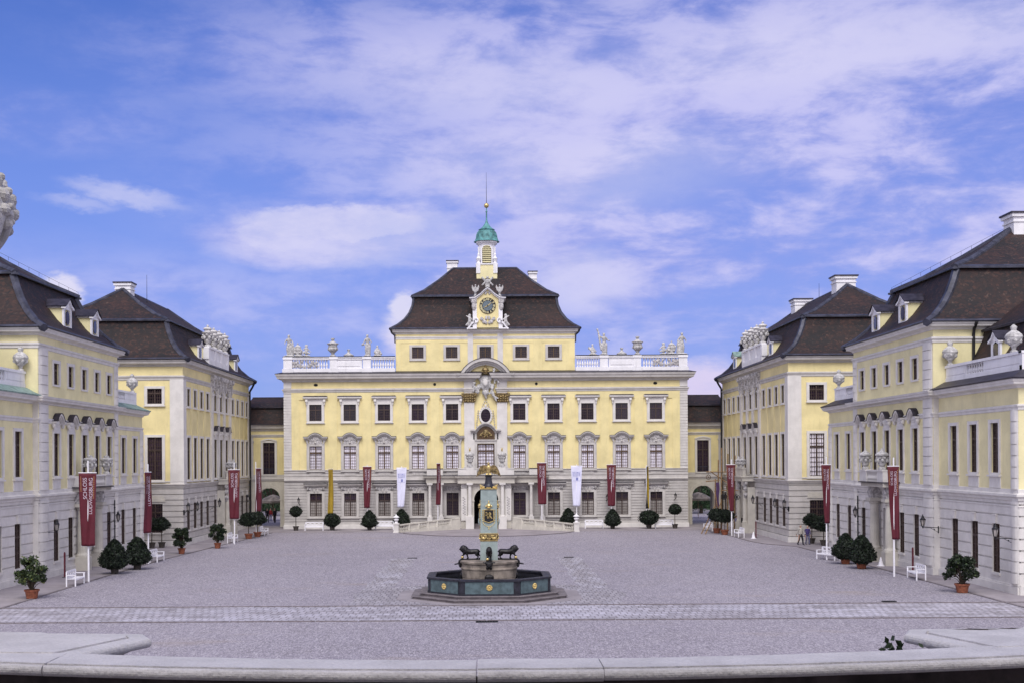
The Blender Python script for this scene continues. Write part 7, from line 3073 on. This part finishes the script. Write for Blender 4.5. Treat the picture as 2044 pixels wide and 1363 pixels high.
# ------------------------------------------------------------------ terrace with its balustrade, where the camera stands
def terrace():
    T = Thing('terrace_balustrade', 'pale stone balustrade coping of the terrace in the immediate foreground', 'balustrade', (0, 5, 6.0))
    Z = 6.70

    def near(x):
        return 4.765 + .058 * (x - .1) ** 2

    def far(x):
        return 5.020 + .070 * (x - .1) ** 2
    cuts = [(-4.4, -1.76, 0, 0), (-1.76, -.04, .0, .0), (-.04, .445, -.022, .006), (.445, 4.4, .004, .002)]
    for (a, b, dy, dz) in cuts:
        n = max(2, int((b - a) / .12))
        m = MB()
        prof = []                      # cross-section from far top to the rolled near edge and back
        for i in range(n + 1):
            x = a + .003 + (b - a - .006) * i / n
            yn, yf = near(x) + dy, far(x) + dy * .5
            w1 = .0022 * noise.noise((x * 6, 1, dy * 50))
            pts = [(yf + .02, Z - .07), (yf, Z - .02), (yf - .012, Z + dz + w1), (yn + .030, Z + dz + w1), (yn + .028, Z + dz - .025), (yn + .011, Z + dz - .025)]
            for k in range(9):
                t = pi / 2 + pi * k / 8
                pts.append((yn + .004 + .022 * cos(t), Z + dz - .025 + .022 * sin(t) + w1))
            pts += [(yn + .030, Z - .048), (yn + .095, Z - .050), (yf - .06, Z - .10)]
            prof.append([(x, y, z) for (y, z) in pts])
        for i in range(n):
            for k in range(len(prof[0])):
                l = (k + 1) % len(prof[0])
                m.face([prof[i][k], prof[i][l], prof[i + 1][l], prof[i + 1][k]])
        m.face(prof[0])
        m.face(prof[-1][::-1])
        T.part('coping_stone', m, 'coping')
    # wall below the rail
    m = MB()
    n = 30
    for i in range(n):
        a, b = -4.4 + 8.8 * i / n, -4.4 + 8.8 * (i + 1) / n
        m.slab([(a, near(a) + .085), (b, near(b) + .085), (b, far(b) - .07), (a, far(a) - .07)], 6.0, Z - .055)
    T.part('rail_wall', m, 'shade_stone')

    # projecting pedestals at both sides
    for k, q in ((-1, [(-1.75, 5.14), (-1.525, 5.70), (-1.60, 5.86), (-2.05, 5.90), (-2.10, 5.94), (-4.6, 6.25), (-4.6, 5.30), (-2.6, 5.22)]),
                 (1, [(2.07, 5.14), (1.895, 5.70), (1.965, 5.86), (2.50, 5.90), (2.55, 5.94), (4.6, 6.2), (4.6, 5.35), (2.9, 5.28)])):
        if k > 0:
            q = q[::-1]
        m = MB()
        # rounded lip, scotia and dado follow the same outline, outward is the right of travel
        qq = q[::-1] if k < 0 else q[::-1]
        qq = q[::-1]
        area = sum(qq[i][0] * qq[(i + 1) % len(qq)][1] - qq[(i + 1) % len(qq)][0] * qq[i][1] for i in range(len(qq)))
        if area < 0:
            qq = qq[::-1]
        lip = [(-.125, Z + .004), (-.118, Z - .004), (-.105, Z - .001)]
        for j in range(8):
            t = pi / 2 - pi * j / 7
            lip.append((-.045 + .045 * cos(t) * 1.0, Z - .046 + .046 * sin(t)))
        m.molding(qq, [(-.105, Z + .004), (-.104, Z - .012), (-.094, Z - .012), (-.092, Z - .001), (-.060, Z - .002)] + [(-.022 + .022 * cos(pi / 2 - pi * j / 7), Z - .024 + .022 * sin(pi / 2 - pi * j / 7)) for j in range(8)] + [(-.075, Z - .050), (-.085, Z - .06), (-.115, Z - .075), (-.135, Z - .11), (-.14, Z - .22)], True)
        # top surface
        inner = MB()
        cx = [p for p in qq]
        nn = len(qq)
        P = [Vector(p) for p in qq]
        ip = []
        for i in range(nn):
            d1 = (P[i] - P[i - 1]).normalized()
            d2 = (P[(i + 1) % nn] - P[i]).normalized()
            n1, n2 = Vector((d1.y, -d1.x)), Vector((d2.y, -d2.x))
            o = (n1 + n2) / (1 + n1.dot(n2)) * -.105
            ip.append((P[i].x + o.x, P[i].y + o.y, Z + .004))
        m.face(ip)
        T.part('pedestal_cap', m, 'coping')
        m = MB()
        m.molding(qq, [(-.14, Z - .215), (-.14, 6.0)], True)
        T.part('pedestal', m, 'mid_wall')
    for (x, y, sx, sy, z) in ((2.25, 5.78, .10, .022, Z + .0045), (2.42, 5.80, .05, .02, Z + .0045), (2.80, 5.83, .09, .02, Z + .0045)):
        m = MB((x, y, z))
        rn = random.Random(int(x * 100))
        m.face([(sx * (1 + .4 * rn.uniform(-1, 1)) * cos(2 * pi * i / 11), sy * (1 + .5 * rn.uniform(-1, 1)) * sin(2 * pi * i / 11), .001) for i in range(11)])
        T.part('moss_patch', m, 'bark')


mat('shade_stone', (0.085, 0.068, 0.066), 0.95, vs=6, va=0.3)  # shade under the rail put into a dark base colour
terrace()
g = MB()
g.box(-9, 9, -6, 4.9, 5.86, 6.0)
for x in (-9, 9):
    g.box(x - .2, x + .2, -6, 5.2, 0, 6.0)
g.box(-9, 9, 4.9, 5.6, 0, 6.0)
g.box(-9, 9, 5.6, 6.1, 5.7, 5.98)
struct('terrace', g, 'mid_wall')

# stone urn on a slim pedestal at the left edge of the frame
T = Thing('garden_urn', 'large carved stone urn with curled leaves at the left edge of the frame', 'urn', (-2.67, 6.32, 6.70))
rn = random.Random(2)
m = MB((-2.67, 6.32, 0))
m.box(-.15, .15, -.15, .15, 6.0, 6.74)
m.box(-.10, .10, -.10, .10, 6.74, 8.32)
m.box(-.125, .125, -.125, .125, 8.26, 8.34)
T.part('pedestal', m, 'statue_stone')
UR = MB((-2.705, 6.32, 0))
NS, NZ = 96, 64
rows = []
for a_ in range(NZ + 1):
    f = a_ / NZ
    z = 8.34 + .82 * f
    # silhouette: foot, neck, bulb, collar, lid
    if f < .06:
        r = .15
    elif f < .16:
        r = .15 - .075 * sin((f - .06) / .10 * pi / 2)
    elif f < .86:
        t = (f - .16) / .70
        r = .075 + .235 * sin(pi * min(1, t * 1.0)) ** .62
    else:
        r = .10 - .05 * (f - .86) / .14
    row = []
    for b_ in range(NS):
        t = 2 * pi * b_ / NS
        rr = r
        if .18 < f < .50:
            rr = r * (1 - .10 * (1 - abs(sin(6 * t)) ** .5))
        elif .50 <= f < .53:
            rr = r * 1.012
        elif .56 <= f < .84:
            w1 = sin(5 * t + 9 * f)
            w2 = sin(9 * t - 17 * f + 1.3)
            rr = r * (1 + .035 * w1 + .025 * w2)
        row.append(UR.vert(rr * cos(t), rr * sin(t), z))
    rows.append(row)
for a_ in range(NZ):
    for b_ in range(NS):
        l_ = (b_ + 1) % NS
        UR.f.append([rows[a_][b_], rows[a_][l_], rows[a_ + 1][l_], rows[a_ + 1][b_]])
        UR.m.append(0)
UR.f.append(rows[-1])
UR.m.append(0)
for (z_, n_, r_) in ((8.70, 9, .034), (8.765, 12, .040), (8.84, 11, .046), (8.915, 10, .046), (8.985, 9, .042), (9.05, 7, .036)):
    t_ = (8.34 + .82 * .16, .82 * .70)
    ra = .075 + .235 * max(.02, sin(pi * (z_ - t_[0]) / t_[1])) ** .62 if z_ < 9.03 else .12
    for b_ in range(n_):          # curled leaf tips round the shoulder
        t = 2 * pi * b_ / n_ + (z_ * 41) % 1
        o_ = ra - r_ * .35
        UR.ball((o_ * cos(t), o_ * sin(t), z_), r_ * 1.05, r_ * 1.05, r_ * .85, 10)
        UR.ball(((o_ + r_ * .55) * cos(t + .10), (o_ + r_ * .55) * sin(t + .10), z_ + r_ * .5), r_ * .55, r_ * .55, r_ * .5, 8)
mat('urn_stone', (0.60, 0.575, 0.55), 0.9, vs=9, va=0.22, bs=34, bst=0.7, stain=0.45)
T.part('bowl', UR, 'urn_stone')

# weeds on the ledge outside the rail
for (x, y, h, lab) in ((1.78, 5.46, .12, 'small weed sprig left of the right pedestal, the leftmost of three'), (1.85, 5.46, .09, 'small pale weed sprig, middle of three by the right pedestal'), (1.91, 5.44, .05, 'tiny weed tuft closest to the right pedestal')):
    rn = random.Random(int(x * 1000))
    zt = 6.615 + h * .65
    m = MB((x, y, 5.98))
    for k in range(4):
        a = rn.uniform(0, 6.28)
        tip = (.04 * cos(a) * 1.3, .04 * sin(a), zt - 5.98 - rn.uniform(0, .05))
        m.tube((0, 0, 0), (tip[0] * .5, tip[1] * .5, tip[2] * .7), .004, .003, 4)
        m.tube((tip[0] * .5, tip[1] * .5, tip[2] * .7), tip, .003, .002, 4)
        for j in range(16):
            f = .72 + .30 * j / 15
            quad_leaf(m, (tip[0] * f + rn.uniform(-.02, .02), tip[1] * f, tip[2] * f + rn.uniform(-.012, .012)), .020, rn)
    simple('weed', m, 'leaf_mid', lab, 'weed', 'weeds on the terrace ledge', L=(x, y, 5.98))


# ------------------------------------------------------------------ palace front added behind the terrace, unseen, to shade the rail
def build_rear():
    T = Thing('rear_shade_palace', 'yellow palace front rising behind the terrace where the camera stands', 'palace', (0, -6, 0))  # added unseen front, there to shade the rail
    fr = MB((0, -6, 0), pi)
    xs = [-24 + 4 * i for i in range(13)]
    m = MB((0, -6, 0), pi)
    m.wall(-27, 27, 0, 5.9, [(x - .7, x + .7, 1.4, 4.0) for x in xs], groove=.6, gh=.08, gd=.08)
    T.part('ground_storey', m, 'stone')
    m = MB((0, -6, 0), pi)
    m.wall(-27, 27, 5.9, 20, [(x - .7, x + .7, z, z + h) for x in xs for (z, h) in ((6.8, 3.0), (13.2, 2.0))])
    T.part('plaster_wall', m, 'yellow')
    m = MB((0, -6, 0), pi)
    string(m, [(-27, 0), (27, 0)], 5.7, .35, .2)
    cornice(m, [(-27, 0), (27, 0)], 19.2, .9, .9)
    T.part('cornice', m, 'stone')
    m = MB((0, -6, 0), pi)
    m.box(-27, 27, .5, 14, 19.9, 20.1)
    for x in (-27, 26.9):
        m.box(x, x + .1, .02, 14, 0, 19.9)
    m.box(-27, 27, 14, 14.1, 0, 20)
    T.part('rear_body', m, 'stone')
    pa, pb, pc = proto_wing(1.4, 2.6, .25, depth=.17), proto_wing(1.4, 3.0, .25, depth=.17, ny=8), proto_wing(1.4, 2.0, .25, depth=.17)
    for x in xs:
        T.tree(pa, fr, x, 0, 1.4)
        T.tree(pb, fr, x, 0, 6.8)
        T.tree(pc, fr, x, 0, 13.2)


build_rear()
